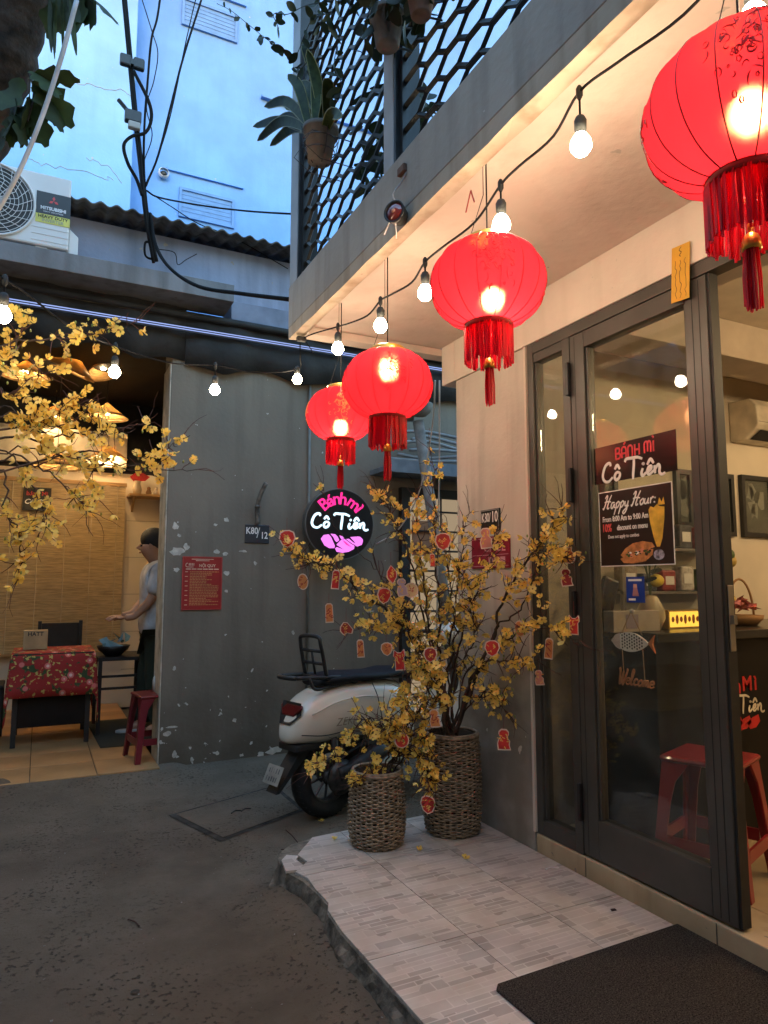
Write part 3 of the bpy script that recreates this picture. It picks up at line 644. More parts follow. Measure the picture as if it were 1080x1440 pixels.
def cloth(name, x0, x1, y0, y1, z, drop, lab, cat='tablecloth'):
    g = MB(); n = 26; m_ = 20
    def pt(u, v):
        x = x0-.25+(x1-x0+.5)*u; y = y0-.25+(y1-y0+.5)*v
        ex = max(0, x0-x, x-x1); ey = max(0, y0-y, y-y1); e = max(ex, ey); c = min(ex, ey)
        px = min(max(x, x0), x1); py = min(max(y, y0), y1); f = .018*math.sin(14*(x+y))*min(1, e*6)
        px += (x-px)*.12+(f if ey > ex else 0)*.4; py += (y-py)*.12+(f if ex > ey else f*.6)
        return Vector((px, py, z-e*drop/.25*.8-c*.9))
    for j in range(m_+1):
        for i in range(n+1): g.v.append(pt(i/n, j/m_))
    g.f = [[j*(n+1)+i, j*(n+1)+i+1, (j+1)*(n+1)+i+1, (j+1)*(n+1)+i] for j in range(m_) for i in range(n)]
    o = g.build(name, M_floral, None, True); s = o.modifiers.new('thickness', 'SOLIDIFY'); s.thickness = .003
    return tag(o, lab, cat)
cloth('tablecloth', -.175, .435, 6.115, 6.735, .772, .42, 'red floral cloth draped over the dark cafe table with hanging corners')
bx_ = thing('cardboard_box', 'small tan cardboard box on the red floral tablecloth', 'box', (-.02, 6.45, .775))
MB().box((-.1, 6.4, .776), (.08, 6.52, .93)).build('carton', pm('cardboard', (.42, .3, .15), .85, .1, 10), bx_, bev=.003)
text('lettering', 'HATT', FY(-.01, .9, 6.3995), .045, M_black, bx_, off=.001)
bt = thing('side_table', 'low black side table with two rails beside the standing person', 'table', (.62, 6.6, .055))
MB().box((.47, 6.35, .66), (.86, 6.9, .69)).build('top', M_black, bt)
for x in (.49, .84):
    for y in (6.37, 6.88): MB().box((x-.015, y-.015, .055), (x+.015, y+.015, .6595)).build('leg', M_black, bt)
for z in (.42, .52): MB().box((.47, 6.36, z), (.86, 6.378, z+.02)).build('rail', M_black, bt)
bo = thing('bowl', 'black bowl with crumpled light blue paper on the low black table', 'bowl', (.6, 6.5, .691))
MB().lathe([(.001, 0), (.06, 0), (.12, .05), (.14, .09), (.13, .088), (.11, .05), (.001, .02)], 20, Matrix.Translation((.6, 6.5, .691))).build('body', M_blackm, bo, True)
g = MB(); random.seed(4)
for k in range(9):
    c = Vector((.6+random.uniform(-.07, .08), 6.5+random.uniform(-.06, .06), .78+random.uniform(-.02, .05)))
    g.add([c+Vector((random.uniform(-.09, .09), random.uniform(-.06, .06), random.uniform(-.04, .09))) for _ in range(4)], [(0, 1, 2), (0, 2, 3), (1, 3, 2), (0, 3, 1)])
g.build('paper', pm('blue_paper', (.25, .45, .52), .7), bo)
fm = MB().poly([(.44, 7.0), (.475, 5.86), (1.0, 5.82), (1.1, 7.0)], .006, Matrix.Translation((0, 0, .0545))).build('floor_mat', pm('green_black_mat', (.025, .028, .02), .95, .2, 200, .5, 200)); tag(fm, 'dark green floor mat on the orange tiles beside the red stool', 'mat')
def chair(x, y, rz_, lab):
    t = thing('cafe_chair', lab, 'chair', (x, y, .055), 'dark cafe chairs'); M = Matrix.Translation((x, y, .055)) @ Matrix.Rotation(rz_, 4, 'Z')
    MB().box((-.2, -.2, .42), (.2, .2, .455), M).build('seat', M_black, t, bev=.01)
    for a in (-.18, .18):
        MB().box((a-.016, -.196, 0), (a+.016, -.164, .4195), M).build('leg', M_black, t); MB().box((a-.016, .164, 0), (a+.016, .196, .9), M).build('leg', M_black, t)
    MB().box((-.163, .17, .6), (.163, .19, .88), M).build('backrest', M_black, t, bev=.004)
chair(-.42, 6.5, R(90), 'black wooden chair pulled up to the cloth covered cafe table')
chair(.2, 7.3, R(0), 'black wooden chair between the cloth covered table and the blind')
# ------------------------------------------------------------------ red plastic stools
def stool(x, y, z, rz_, h, lab, c):
    M_pl = pm(c[0], c[1], .35, .08, 4, coat=.2)
    t = thing('plastic_stool', lab, 'stool', (x, y, z), 'red plastic stools'); M = Matrix.Translation((x, y, z)) @ Matrix.Rotation(rz_, 4, 'Z')
    a = .135; b_ = .175
    MB().box((-a-.008, -a-.008, h-.022), (a+.008, a+.008, h), M).build('seat', M_pl, t, bev=.012)
    for sx in (-1, 1):
        for sy in (-1, 1):
            g = MB(); n = 6
            for k in range(n+1):
                q = k/n; r_ = a+(b_-a)*q; w = .05-.012*q+(.05*(1-q*5) if q < .2 else 0); zz = (h-.0225)*(1-q); X, Y = sx*r_, sy*r_
                g.v += [M @ Vector(p) for p in ((X, Y, zz), (X-sx*w, Y, zz), (X-sx*w, Y-sy*.012, zz), (X-sx*.012, Y-sy*.012, zz), (X-sx*.012, Y-sy*w, zz), (X, Y-sy*w, zz))]
            for k in range(n):
                for i in range(6): g.f.append([k*6+i, k*6+(i+1) % 6, k*6+6+(i+1) % 6, k*6+6+i])
            g.f += [list(range(6)), list(range(n*6, n*6+6))]
            g.build('leg', M_pl, t, bev=.002)
    r_ = a+(b_-a)*.68; zz = h*.30
    for k in range(4):
        Mr = M @ Matrix.Rotation(k*math.pi/2, 4, 'Z'); MB().box((-r_+.045, -r_+.001, zz-.02), (r_-.045, -r_+.011, zz+.025), Mr).build('stretcher', M_pl, t)
stool(.8, 5.40, .055, R(8), .46, 'wine red plastic stool on the cafe floor by the edge of the grey wall', ('wine_plastic', (.16, .012, .02)))
# bottle on that stool
bt = thing('bottle', 'small clear water bottle standing on the wine red plastic stool', 'bottle', (.83, 5.42, .515))
MB().lathe([(.001, 0), (.025, 0), (.026, .08), (.022, .1), (.01, .12), (.01, .13)], 14, Matrix.Translation((.81, 5.45, .5155))).build('body', pm('pale_plastic', (.55, .57, .55), .2), bt, True)
MB().lathe([(.012, .1305), (.012, .148), (.001, .149)], 12, Matrix.Translation((.81, 5.45, .5155))).build('cap', pm('white_cap', (.7, .7, .7), .4), bt, True)
# ------------------------------------------------------------------ standing person in the cafe
def skin(name, V, E, mat, parent, sub=2):
    me = bpy.data.meshes.new(name); me.from_pydata([v[:3] for v in V], E, []); o = link(name, me, parent)
    md = o.modifiers.new('skin', 'SKIN'); md.use_smooth_shade = True
    for i, v in enumerate(V):
        r = v[3]; me.skin_vertices[0].data[i].radius = (r, v[4] if len(v) > 4 else r)
    me.skin_vertices[0].data[0].use_root = True
    sb = o.modifiers.new('sub', 'SUBSURF'); sb.levels = sub; sb.render_levels = sub
    me.materials.append(mat); return o
PX, PY = .94, 6.25
pr = thing('person', 'person with black hair, white shirt and dark green trousers by the low table', 'person', (PX, PY, .06))
M_skin = pm('skin', (.45, .24, .15), .55, .05)
def P(x, y, z, r, r2=None): return (PX+x, PY+y, .06+z, r) if r2 is None else (PX+x, PY+y, .06+z, r, r2)
# body faces -X, head bowed towards the low table; arms reach forward
skin('body', [P(0, 0, .93, .12, .15), P(0, 0, 1.12, .11, .14), P(-.02, 0, 1.33, .11, .16), P(-.04, 0, 1.43, .055), P(-.07, 0, 1.48, .06), P(-.10, 0, 1.54, .1, .09), P(-.11, 0, 1.62, .09, .085),
     P(-.03, -.17, 1.36, .05), P(-.10, -.2, 1.12, .042), P(-.22, -.14, .98, .034), P(-.3, -.12, .97, .03), P(-.03, .17, 1.36, .05), P(-.1, .2, 1.12, .042), P(-.22, .13, .99, .034), P(-.3, .11, .98, .03),
     P(0, -.09, .86, .09), P(-.02, -.1, .48, .06), P(.02, -.1, .08, .042), P(-.10, -.11, .03, .035), P(0, .09, .86, .09), P(-.06, .1, .48, .06), P(-.08, .1, .08, .042), P(-.2, .1, .03, .035)],
     [(0, 1), (1, 2), (2, 3), (3, 4), (4, 5), (5, 6), (2, 7), (7, 8), (8, 9), (9, 10), (2, 11), (11, 12), (12, 13), (13, 14), (0, 15), (15, 16), (16, 17), (17, 18), (0, 19), (19, 20), (20, 21), (21, 22)], M_skin, pr)
skin('shirt', [P(0, 0, .78, .2, .23), P(0, 0, .95, .19, .22), P(0, 0, 1.14, .18, .21), P(-.02, 0, 1.33, .17, .22), P(-.045, 0, 1.47, .1, .12), P(-.03, -.19, 1.37, .09), P(-.08, -.21, 1.14, .08), P(-.03, .19, 1.37, .09), P(-.08, .21, 1.14, .08)],
     [(0, 1), (1, 2), (2, 3), (3, 4), (3, 5), (5, 6), (3, 7), (7, 8)], pm('white_shirt', (.55, .55, .56), .85, .15, 9, 1., 14), pr)
skin('trousers', [P(0, 0, .92, .17, .2), P(0, -.095, .78, .14), P(-.02, -.1, .48, .11), P(.02, -.1, .06, .09), P(0, .095, .78, .14), P(-.06, .1, .48, .11), P(-.08, .1, .06, .09)], [(0, 1), (1, 2), (2, 3), (0, 4), (4, 5), (5, 6)], pm('dark_green_cloth', (.02, .03, .018), .9), pr)
hc = Vector((PX-.105, PY, .06+1.6)); hr = MB().ball(hc+Vector((.035, 0, .035)), (.112, .1, .105), 20, 14).build('hair', pm('black_hair', (.01, .008, .008), .5, .2, 40, .6, 90, stretch=(1, 1, 6)), pr, True)
for s in (-1, 1):
    MB().ball(hc+Vector((.0, s*.078, -.03)), (.018, .01, .03), 8, 6).build('ear', M_skin, pr, True); MB().ball(hc+Vector((-.068, s*.03, -.022)), .009, 8, 6).build('eye', M_blackm, pr, True)
MB().tube([hc+Vector((-.07, 0, -.01)), hc+Vector((-.095, 0, -.045)), hc+Vector((-.072, 0, -.055))], [.008, .014, .01], 7).build('nose', M_skin, pr, True)
MB().tube([hc+Vector((-.07, -.02, -.082)), hc+Vector((-.078, 0, -.083)), hc+Vector((-.07, .02, -.082))], .006, 6).build('mouth', pm('lips', (.35, .13, .1), .5), pr, True)
for s, hx in ((-1, -.3), (1, -.3)):
    w = Vector((PX+hx, PY+s*.115,   .06+.975)); 
    g = MB(); g.ball(w+Vector((-.035, 0, -.005)), (.045, .036, .016), 12, 8)
    for k in range(4):
        y = (-.026+.0175*k); Lf = (.055, .066, .062, .048)[k]; g.tube(catmull([w+Vector((-.06, y, 0)), w+Vector((-.06-Lf*.6, y*1.1, -.008)), w+Vector((-.06-Lf, y*1.1, -.03))], 4), [.0085]*8+[.006], 6)
    g.tube(catmull([w+Vector((-.015, -s*.03, 0)), w+Vector((-.045, -s*.052, -.012)), w+Vector((-.075, -s*.05, -.025))], 4), [.0095]*8+[.007], 6)
    g.build('hand', M_skin, pr, True)
for (fx, fy) in ((-.06, -.105), (-.16, .1)):
    MB().poly([(-.1, -.04), (.1, -.035), (.12, 0), (.1, .035), (-.1, .04), (-.135, 0)], .025, Matrix.Translation((PX+fx-.02, PY+fy, .061))).build('sandal', pm('pale_sandal', (.45, .45, .43), .6), pr, bev=.006)
# ================================================================== AIR CONDITIONER ON THE SLAB
acx, acy = ony(101, 253, 4.96), 4.96
ax1 = acx.x; ax0 = ax1-.82; az0, az1 = 3.56, ony(101, 253, 4.96).z
ac = thing('outdoor_condenser', 'white outdoor air conditioner unit with round fan grille on the concrete canopy', 'air conditioner', ((ax0+ax1)/2, 5.1, 3.532))
M_acw = pm('condenser_white', (.6, .61, .62), .45, .04, 3)
MB().box((ax0, acy, az0), (ax1, acy+.28, az1)).build('casing', M_acw, ac, bev=.012)
for x in (ax0+.1, ax1-.2): MB().box((x, acy+.02, 3.5315), (x+.07, acy+.26, az0-.0005)).build('foot', M_acw, ac)
fc = Vector((ax0+.36, acy-.004, (az0+az1)/2)); rf = (az1-az0)*.47
MB().lathe([(rf*1.06, 0), (rf*1.05, .012), (rf, .012), (rf*.99, 0)], 40, Matrix.Translation(fc) @ Matrix.Rotation(R(90), 4, 'X')).build('fan_ring', M_acw, ac, True)
MB().lathe([(.001, 0), (rf*.99, 0)], 32, Matrix.Translation(fc+Vector((0, .0025, 0))) @ Matrix.Rotation(R(90), 4, 'X')).build('fan_well', pm('fan_dark', (.04, .045, .05), .7), ac)
g = MB()
for k in range(9): r_ = rf*(k+1)/9.5; g.tube([fc+Vector((r_*math.cos(a), -.008, r_*math.sin(a))) for a in [2*math.pi*i/36 for i in range(37)]], .0022, 4, False)
for k in range(20):
    a = 2*math.pi*k/20; g.tube([fc+Vector((.04*math.cos(a), -.008, .04*math.sin(a))), fc+Vector((rf*.6*math.cos(a+.2), -.008, rf*.6*math.sin(a+.2))), fc+Vector((rf*math.cos(a+.5), -.008, rf*math.sin(a+.5)))], .0022, 4)
stuff(g.build('fan_grille', M_acw, ac))
MB().lathe([(.001, .001), (.045, .001), (.045, 0)], 20, Matrix.Translation(fc+Vector((0, -.01, 0))) @ Matrix.Rotation(R(90), 4, 'X')).build('fan_hub', M_acw, ac)
lp0, lp1 = ony(52, 266, acy), ony(99, 300, acy); bx0, bx1 = lp0.x, lp1.x; zt = lp0.z-.008; zb = zt-.155
bd = MB().box((bx0, acy-.004, zb), (bx1, acy-.0005, zt)).build('badge', pm('badge_black', (.012, .012, .016), .4), ac)
cxb = (bx0+bx1)/2; g = MB(); s_ = .03
for a in (90, 210, 330):
    d = Vector((math.cos(R(a)), math.sin(R(a)))); e = Vector((-d.y, d.x))*.55; pts = [Vector((0, 0))+d*.002, d*s_*.55+e*s_*.55, d*s_*1.1, d*s_*.55-e*s_*.55]
    g.poly([tuple(q) for q in pts[::-1]], .001, FY(cxb, zb+.1, acy-.0045))
g.build('red_emblem', pm('emblem_red', (.55, .03, .03), .4), bd)
text('lettering', 'MITSUBISHI', FY(cxb, zb+.042, acy-.0045), .031, pm('badge_silver', (.6, .62, .66), .4), bd, off=.0012); text('lettering', 'HEAVY INDUSTRIES', FY(cxb, zb+.018, acy-.0045), .014, MATS['badge_silver'], bd)
yl = MB().box((bx0, acy-.0035, zb-.062), (bx1, acy-.0005, zb-.001)).build('yellow_label', pm('label_yellow', (.62, .6, .12), .5), ac)
text('lettering', 'HEAVY DUTY', FY(cxb, zb-.018, acy-.004), .03, M_black, yl, off=.0008); text('lettering', 'INVERTER', FY(cxb, zb-.045, acy-.004), .03, pm('label_grey', (.3, .32, .2), .5), yl, off=.0008)
for k in range(3): MB().box((bx0-.02, acy-.003, zb-.1-.045*k), (bx1+.0, acy-.0005, zb-.096-.045*k)).build('rib', M_acw, ac)
MB().add([(ax1+.0005, acy+.05, az0), (ax1+.06, acy+.05, az0), (ax1+.06, acy+.05, az0+.13), (ax1+.0005, acy+.05, az0+.18), (ax1+.0005, acy+.2, az0), (ax1+.06, acy+.2, az0), (ax1+.06, acy+.2, az0+.13), (ax1+.0005, acy+.2, az0+.18)], [(0, 1, 2, 3), (7, 6, 5, 4), (0, 4, 5, 1), (1, 5, 6, 2), (2, 6, 7, 3), (3, 7, 4, 0)]).build('valve_cover', M_acw, ac, bev=.006)
# ================================================================== OVERHEAD CABLES
def cable(name, pts, r, lab, n=6, mat=M_cable, group=None, depth=None):
    P_ = [ony(x, y, Y) for (x, y, Y) in pts] if depth is None else [at(x, y, d) for (x, y, d) in pts]
    return tag(MB().tube(catmull(P_, 6), r, n).build(name, mat, None, True), lab, 'cable', group)
Yc = 4.86
cable('cable', [(168, -60, Yc), (175, 0, Yc), (183, 85, Yc), (190, 160, Yc), (199, 240, Yc), (207, 310, Yc), (219, 368, 4.92)], .019, 'thick black main cable running down to the concrete canopy')
cable('cable', [(172, -60, 4.84), (180, 40, 4.83), (186, 120, 4.84), (196, 205, 4.83), (204, 300, 4.83), (216, 370, 4.9)], .011, 'black cable strapped close along the thick main cable')
cable('cable', [(188, 100, 4.82), (208, 140, 4.8), (213, 165, 4.8), (205, 186, 4.8), (185, 192, 4.8), (174, 205, 4.8), (180, 230, 4.8), (192, 252, 4.81), (200, 275, 4.82)], .012, 'black cable bulging out in an S shaped loop')
cable('cable', [(232, -60, 4.95), (222, 20, 4.9), (213, 55, 4.86), (208, 110, 4.85), (203, 180, 4.85), (203, 250, 4.85), (212, 340, 4.9)], .008, 'thin black cable knotted high beside the main cable')
cable('cable', [(300, -60, 5.0), (283, 0, 4.95), (258, 80, 4.9), (240, 150, 4.88), (222, 220, 4.86), (203, 265, 4.85)], .008, 'black cable slanting away over the pale blue building')
cable('cable', [(292, -60, 5.0), (275, 0, 4.96), (259, 70, 4.92), (247, 130, 4.9), (235, 180, 4.88), (222, 220, 4.87), (206, 262, 4.86)], .004, 'hair thin wire twined beside the slanting cable')
cable('cable', [(200, 0, 4.9), (214, 45, 4.87), (222, 75, 4.86), (216, 115, 4.86), (206, 150, 4.86), (214, 190, 4.86), (203, 225, 4.86)], .0035, 'hair thin wire coiling loosely round the knotted cable')
cable('cable', [(206, 268, 4.84), (225, 278, 4.8), (290, 290, 4.6), (350, 297, 4.2), (412, 301, 3.5)], .006, 'thin wire crossing to the balcony post')
cable('cable', [(206, 268, 4.86), (240, 290, 4.95), (280, 315, 5.05), (330, 335, 5.2), (405, 378, 5.2)], .004, 'fine wire sloping down over the upper grey wall')
cable('cable', [(211, 300, 4.86), (219, 345, 4.8), (240, 378, 4.6), (280, 403, 4.3), (340, 413, 3.9), (407, 421, 3.45)], .012, 'heavy black cable sagging from the canopy to the balcony corner')
cable('cable', [(219, 366, 4.92), (205, 360, 4.9), (204, 342, 4.9), (210, 340, 4.9)], .008, 'short bent cable stub on the concrete canopy')
cable('cable', [(219, 350, 4.92), (245, 355, 4.9), (250, 372, 4.9), (262, 365, 4.9), (277, 357, 4.9)], .003, 'curled loose wire end on the concrete canopy')
jb = thing('cable_clamp', 'black junction block clamped on the hanging cable bundle', 'clamp', ony(188, 165, 4.82))
p = ony(187, 165, 4.82); MB().cbox((p.x, p.y, p.z), (.11, .05, .09), ).build('block', M_blackm, jb, bev=.01); MB().cbox((p.x+.01, p.y-.005, p.z-.065), (.08, .045, .05)).build('tail', pm('grey_tape', (.35, .34, .33), .7), jb, bev=.008); MB().tube([p, p+Vector((-.1, 0, .1))], .014, 6).build('arm', M_blackm, jb)
jb = thing('cable_spacer', 'black bow tie shaped spacer across the cable bundle', 'clamp', ony(185, 88, 4.82))
p = ony(186, 88, 4.82); 
for s in (-1, 1): MB().cbox((p.x+s*.045, p.y, p.z), (.075, .04, .085)).build('lobe', M_blackm, jb, bev=.012)
MB().cbox((p.x, p.y, p.z), (.03, .03, .04)).build('waist', M_blackm, jb)
# ================================================================== TREE TRUNK, TOP LEFT
random.seed(9)
tr = thing('street_tree', 'dark leaning tree trunk with broad hanging leaves at the edge of the alley', 'tree', (-2.2, 3.2, 0))
path = [(-1.75, 3.2, -.05), (-1.5, 3.25, 1.2), (-1.0, 3.3, 2.4), at(-60, 210, 3.35), at(-12, 110, 3.3), at(20, 20, 3.25), at(60, -90, 3.2), at(120, -220, 3.2)]
g = MB(); C = catmull(path, 8); g.tube(C, [.19-.06*i/len(C)+random.uniform(-.01, .01) for i in range(len(C))], 14)
g.build('trunk', pm('bark', (.035, .026, .02), .95, .4, 14, 1, 30), tr, True)
M_leaf = pm('broad_leaf', (.035, .055, .012), .6, .3, 10, rnd=.35, trans=.3)
def leafmesh(name, L, w, mat, lobes=0, curl=.15):
    g = MB(); n = 9; top = []; bot = []
    for i in range(n+1):
        t = i/n; ww = w*math.sin(math.pi*min(1, t*.92+.04))**.8
        if lobes: ww *= (1+.35*math.sin(t*lobes*2*math.pi))
        z = -curl*L*t*t
        top.append((t*L, ww, z-.2*ww)); bot.append((t*L, -ww, z-.2*ww)); g.v.append(Vector((t*L, 0, z)))
    g.v += [Vector(p) for p in top+bot]; m = n+1
    for i in range(n): g.f += [[i, i+1, m+i+1, m+i], [i, 2*m+i, 2*m+i+1, i+1]]
    return g.mesh(name, mat, True)
LM = [leafmesh('leaf', .2, .055, M_leaf, 3, .3), leafmesh('leaf', .16, .045, M_leaf, 2, .5), leafmesh('leaf', .22, .05, M_leaf, 0, .25)]
def putleaf(me, parent, p, d, roll=0, s=1.):
    d = Vector(d).normalized(); o = link('leaf', me, parent); q = d.to_track_quat('X', 'Z') @ Matrix.Rotation(roll, 3, 'X').to_quaternion()
    o.matrix_parent_inverse = Matrix.Translation(parent.location).inverted(); o.location = p; o.rotation_mode = 'QUATERNION'; o.rotation_quaternion = q; o.scale = (s, s, s); return o
crown = MB().tube(catmull([at(40, 100, 3.2), at(48, 130, 3.1), at(38, 170, 3.05)], 5), .006, 5).build('twig', MATS['bark'], tr); MB().tube(catmull([at(70, -5, 3.15), at(105, -12, 3.1), at(135, -5, 3.05)], 5), .006, 5).build('twig', MATS['bark'], tr)
for (x, y, dx, dy, s) in ((45, 100, 28, 12, 1.1), (48, 112, 22, 26, 1.2), (50, 120, 30, 30, 1.1), (42, 130, 6, 40, 1.1), (40, 140, 22, 44, 1.1), (36, 150, -6, 40, 1.0), (34, 160, 10, 38, 1.0), (48, 104, 34, -2, .9), (30, 165, 18, 34, 1.0), (25, 150, -18, 40, 1.0),
                         (115, -6, 28, 30, 1.1), (108, -8, 10, 28, 1.1), (92, -10, 2, 30, 1.), (84, -10, -10, 26, 1.), (122, -6, 34, 14, 1.1), (98, -10, 16, 26, 1.), (30, 110, -10, 36, 1.), (20, 140, 6, 44, 1.1), (5, 180, 6, 34, 1.)):
    p = at(x, y, 3.08); q = at(x+dx, y+dy, 3.08+random.uniform(-.12, .05)); putleaf(LM[random.randrange(2)], tr, p, q-p, random.uniform(-1, 1), s*random.uniform(.85, 1.1))
for (x, y, dx, dy) in ((70, -5, 2, 60), (80, -8, -8, 70), (86, -8, 8, 75), (98, 0, 8, 66), (76, 0, -4, 55)):
    p = at(x, y, 3.0); putleaf(leafmesh('leaf', .24, .012, M_leaf, 0, .1), tr, p, at(x+dx, y+dy, 3.02)-p, random.uniform(-1, 1), 1.)
rod = MB().tube(catmull([at(108, 0, 2.9), at(85, 85, 2.9), at(55, 175, 2.9), at(20, 255, 2.9), at(-30, 340, 2.95)], 6), .0095, 8).build('white_hose', pm('white_hose', (.5, .52, .55), .4), None, True); tag(rod, 'pale slack hose hanging in front of the tree trunk', 'hose')
# ================================================================== STRING OF BULBS
M_bulb = em('bulb_glow', (1, .79, .54), BULB)
M_sock = pm('socket_rubber', (.025, .028, .027), .6, .2)
XS = 1.205
def onstring(x, y): return onx(x, y, XS)
def bulb(p, r, drop, lab, lean=(0, 0)):
    """p: centre of the glass bulb"""
    t = thing('string_bulb', lab, 'bulb', p, 'lit bulbs on the string lights')
    top = p+Vector((lean[0], lean[1], drop))
    MB().lathe([(.001, -r), (r*.6, -r*.8), (r*.95, -r*.3), (r, 0), (r*.93, r*.42), (r*.7, r*.85), (r*.5, r*1.15)], 18, Matrix.Translation(p)).build('glass', M_bulb, t, True)
    MB().lathe([(r*.5, r*1.1), (r*.52, r*1.5), (r*.56, r*1.55), (r*.6, r*2.5), (r*.42, r*2.9), (.004, r*3.05)], 14, Matrix.Translation(p)).build('socket', M_sock, t, True)
    MB().tube([p+Vector((0, 0, r*2.95)), top], .0032, 6).build('drop_wire', M_cable, t)
    MB().lathe([(.004, .018), (.009, .01), (.009, -.012), (.004, -.022)], 8, Matrix.Translation(top)).build('tee', M_sock, t, True)
    return top
rb = .0275
tops = []
B = [((1060, 28), .17, 'lit bulb directly above the largest red lantern'), ((817, 205), .15, 'lit bulb hanging alone between the two nearest red lanterns under the balcony'), ((705, 317), .13, 'lit bulb touching the top of the red lantern nearest the pillar'),
     ((598, 413), .12, 'lit bulb hanging between two red lanterns under the balcony soffit'), ((535, 459), .11, 'lit bulb just above the lantern over the potted blossom'), ((475, 491), .11, 'lit bulb above the small red lantern by the grey wall')]
for (yy, lab) in ((.42, 'unseen lit bulb added on the balcony string over the doorway opening'), (-.35, 'unseen lit bulb added on the balcony string beyond the doorway'), (-1.1, 'unseen lit bulb added at the far end of the balcony string')): tops.append(bulb(Vector((XS, yy, 2.5)), rb, .13, lab))  # unseen bulbs added beyond the visible string to warm the fill light
tops = tops[::-1]
for (xy, dr, lab) in B: tops.append(bulb(onstring(*xy), rb*(1.0), dr, lab))
B2 = [((418, 534), 3.75, .06, 'lit bulb on the string just beyond the balcony corner'), ((302, 549), 3.5, .13, 'lit bulb hanging before the middle of the grey wall'), ((161, 524), 3.05, .12, 'lit bulb hanging in front of the tilted palm hat lamps'), ((4, 444), 2.2, .12, 'lit bulb at the cafe end of the string beside the blossom')]
t3 = [bulb(Vector((x, y, z)), rb*.92, .12, lab) for x, y, z, lab in ((-.75, 2.2, 2.3, 'unseen lit bulb added on the string over the cafe side blossom'), (-1.4, 1.8, 2.4, 'unseen lit bulb added on the string near the opposite house'), (-2.1, 1.4, 2.5, 'unseen lit bulb added where the string meets the opposite house'))]  # more unseen bulbs, added to warm the light in the alley
t2 = [bulb(at(*xy, d), rb*.92, dr, lab) for xy, d, dr, lab in B2]
sag = []
allp = [Vector((XS, -1.45, 2.62))]+tops
for i in range(len(allp)-1):
    a, b_ = allp[i], allp[i+1]; sag += [a, a.lerp(b_, .35)+Vector((.015, 0, -.02)), a.lerp(b_, .7)+Vector((-.01, 0, -.022))]
corner = Vector((1.19, 3.36, 2.60)); sag += [tops[-1], corner]
for i in range(len(t2)):
    a = corner if i == 0 else t2[i-1]; b_ = t2[i]; sag += ([a.lerp(b_, .5)+Vector((0, 0, -.03 if i else -.01))])+[b_]
for b_ in t3: sag += [sag[-1].lerp(b_, .5)+Vector((0, 0, -.03)), b_]
sag += [Vector((-2.895, 1.1, 2.75))]
tag(MB().tube(catmull(sag, 5), .0038, 6).build('string_light_wire', M_cable, None, True), 'black wire of the string lights looping along the balcony edge and over the alley', 'wire')
g = thing('plug_block', 'small black plug block tied to the light string at the balcony corner', 'plug', corner)
MB().cbox(corner+Vector((-.01, .0, -.005)), (.05, .03, .025)).build('body', M_sock, g, bev=.005); MB().tube(catmull([corner, corner+Vector((.03, -.02, -.05)), corner+Vector((.04, -.05, -.09))], 4), .0025, 5).build('loose_end', M_cable, g)
# ================================================================== RED LANTERNS
def silk():
    m = bpy.data.materials.new('red_silk'); m.use_nodes = True; N, L = nodes_of(m); N.remove(N['Principled BSDF'])
    tc = N.new('ShaderNodeTexCoord')
    nz = N.new('ShaderNodeTexNoise'); nz.inputs['Scale'].default_value = 9; L.new(tc.outputs['Object'], nz.inputs['Vector'])
    rp = N.new('ShaderNodeValToRGB'); rp.color_ramp.elements[0].color = (.56, .016, .03, 1); rp.color_ramp.elements[1].color = (.64, .023, .04, 1); L.new(nz.outputs['Fac'], rp.inputs[0])
    tl = N.new('ShaderNodeBsdfTranslucent'); L.new(rp.outputs[0], tl.inputs[0])
    df = N.new('ShaderNodeBsdfDiffuse'); L.new(rp.outputs[0], df.inputs[0])
    tp = N.new('ShaderNodeBsdfRefraction'); tp.inputs[0].default_value = (1, .5, .25, 1); tp.inputs['Roughness'].default_value = .5; tp.inputs['IOR'].default_value = 1.22
    m1 = N.new('ShaderNodeMixShader'); m1.inputs[0].default_value = .4; L.new(tl.outputs[0], m1.inputs[1]); L.new(df.outputs[0], m1.inputs[2])
    m2 = N.new('ShaderNodeMixShader'); m2.inputs[0].default_value = .1; L.new(m1.outputs[0], m2.inputs[1]); L.new(tp.outputs[0], m2.inputs[2])
    L.new(m2.outputs[0], N['Material Output'].inputs[0]); return m
M_silk = silk(); M_wire = pm('lantern_rib', (.16, .006, .008), .5); M_tas = pm('red_tassel', (.92, .02, .06), .4, .2, 60, stretch=(1, 1, .05), trans=.62); M_flo = pm('lantern_print', (.42, .011, .016), .6, .1)
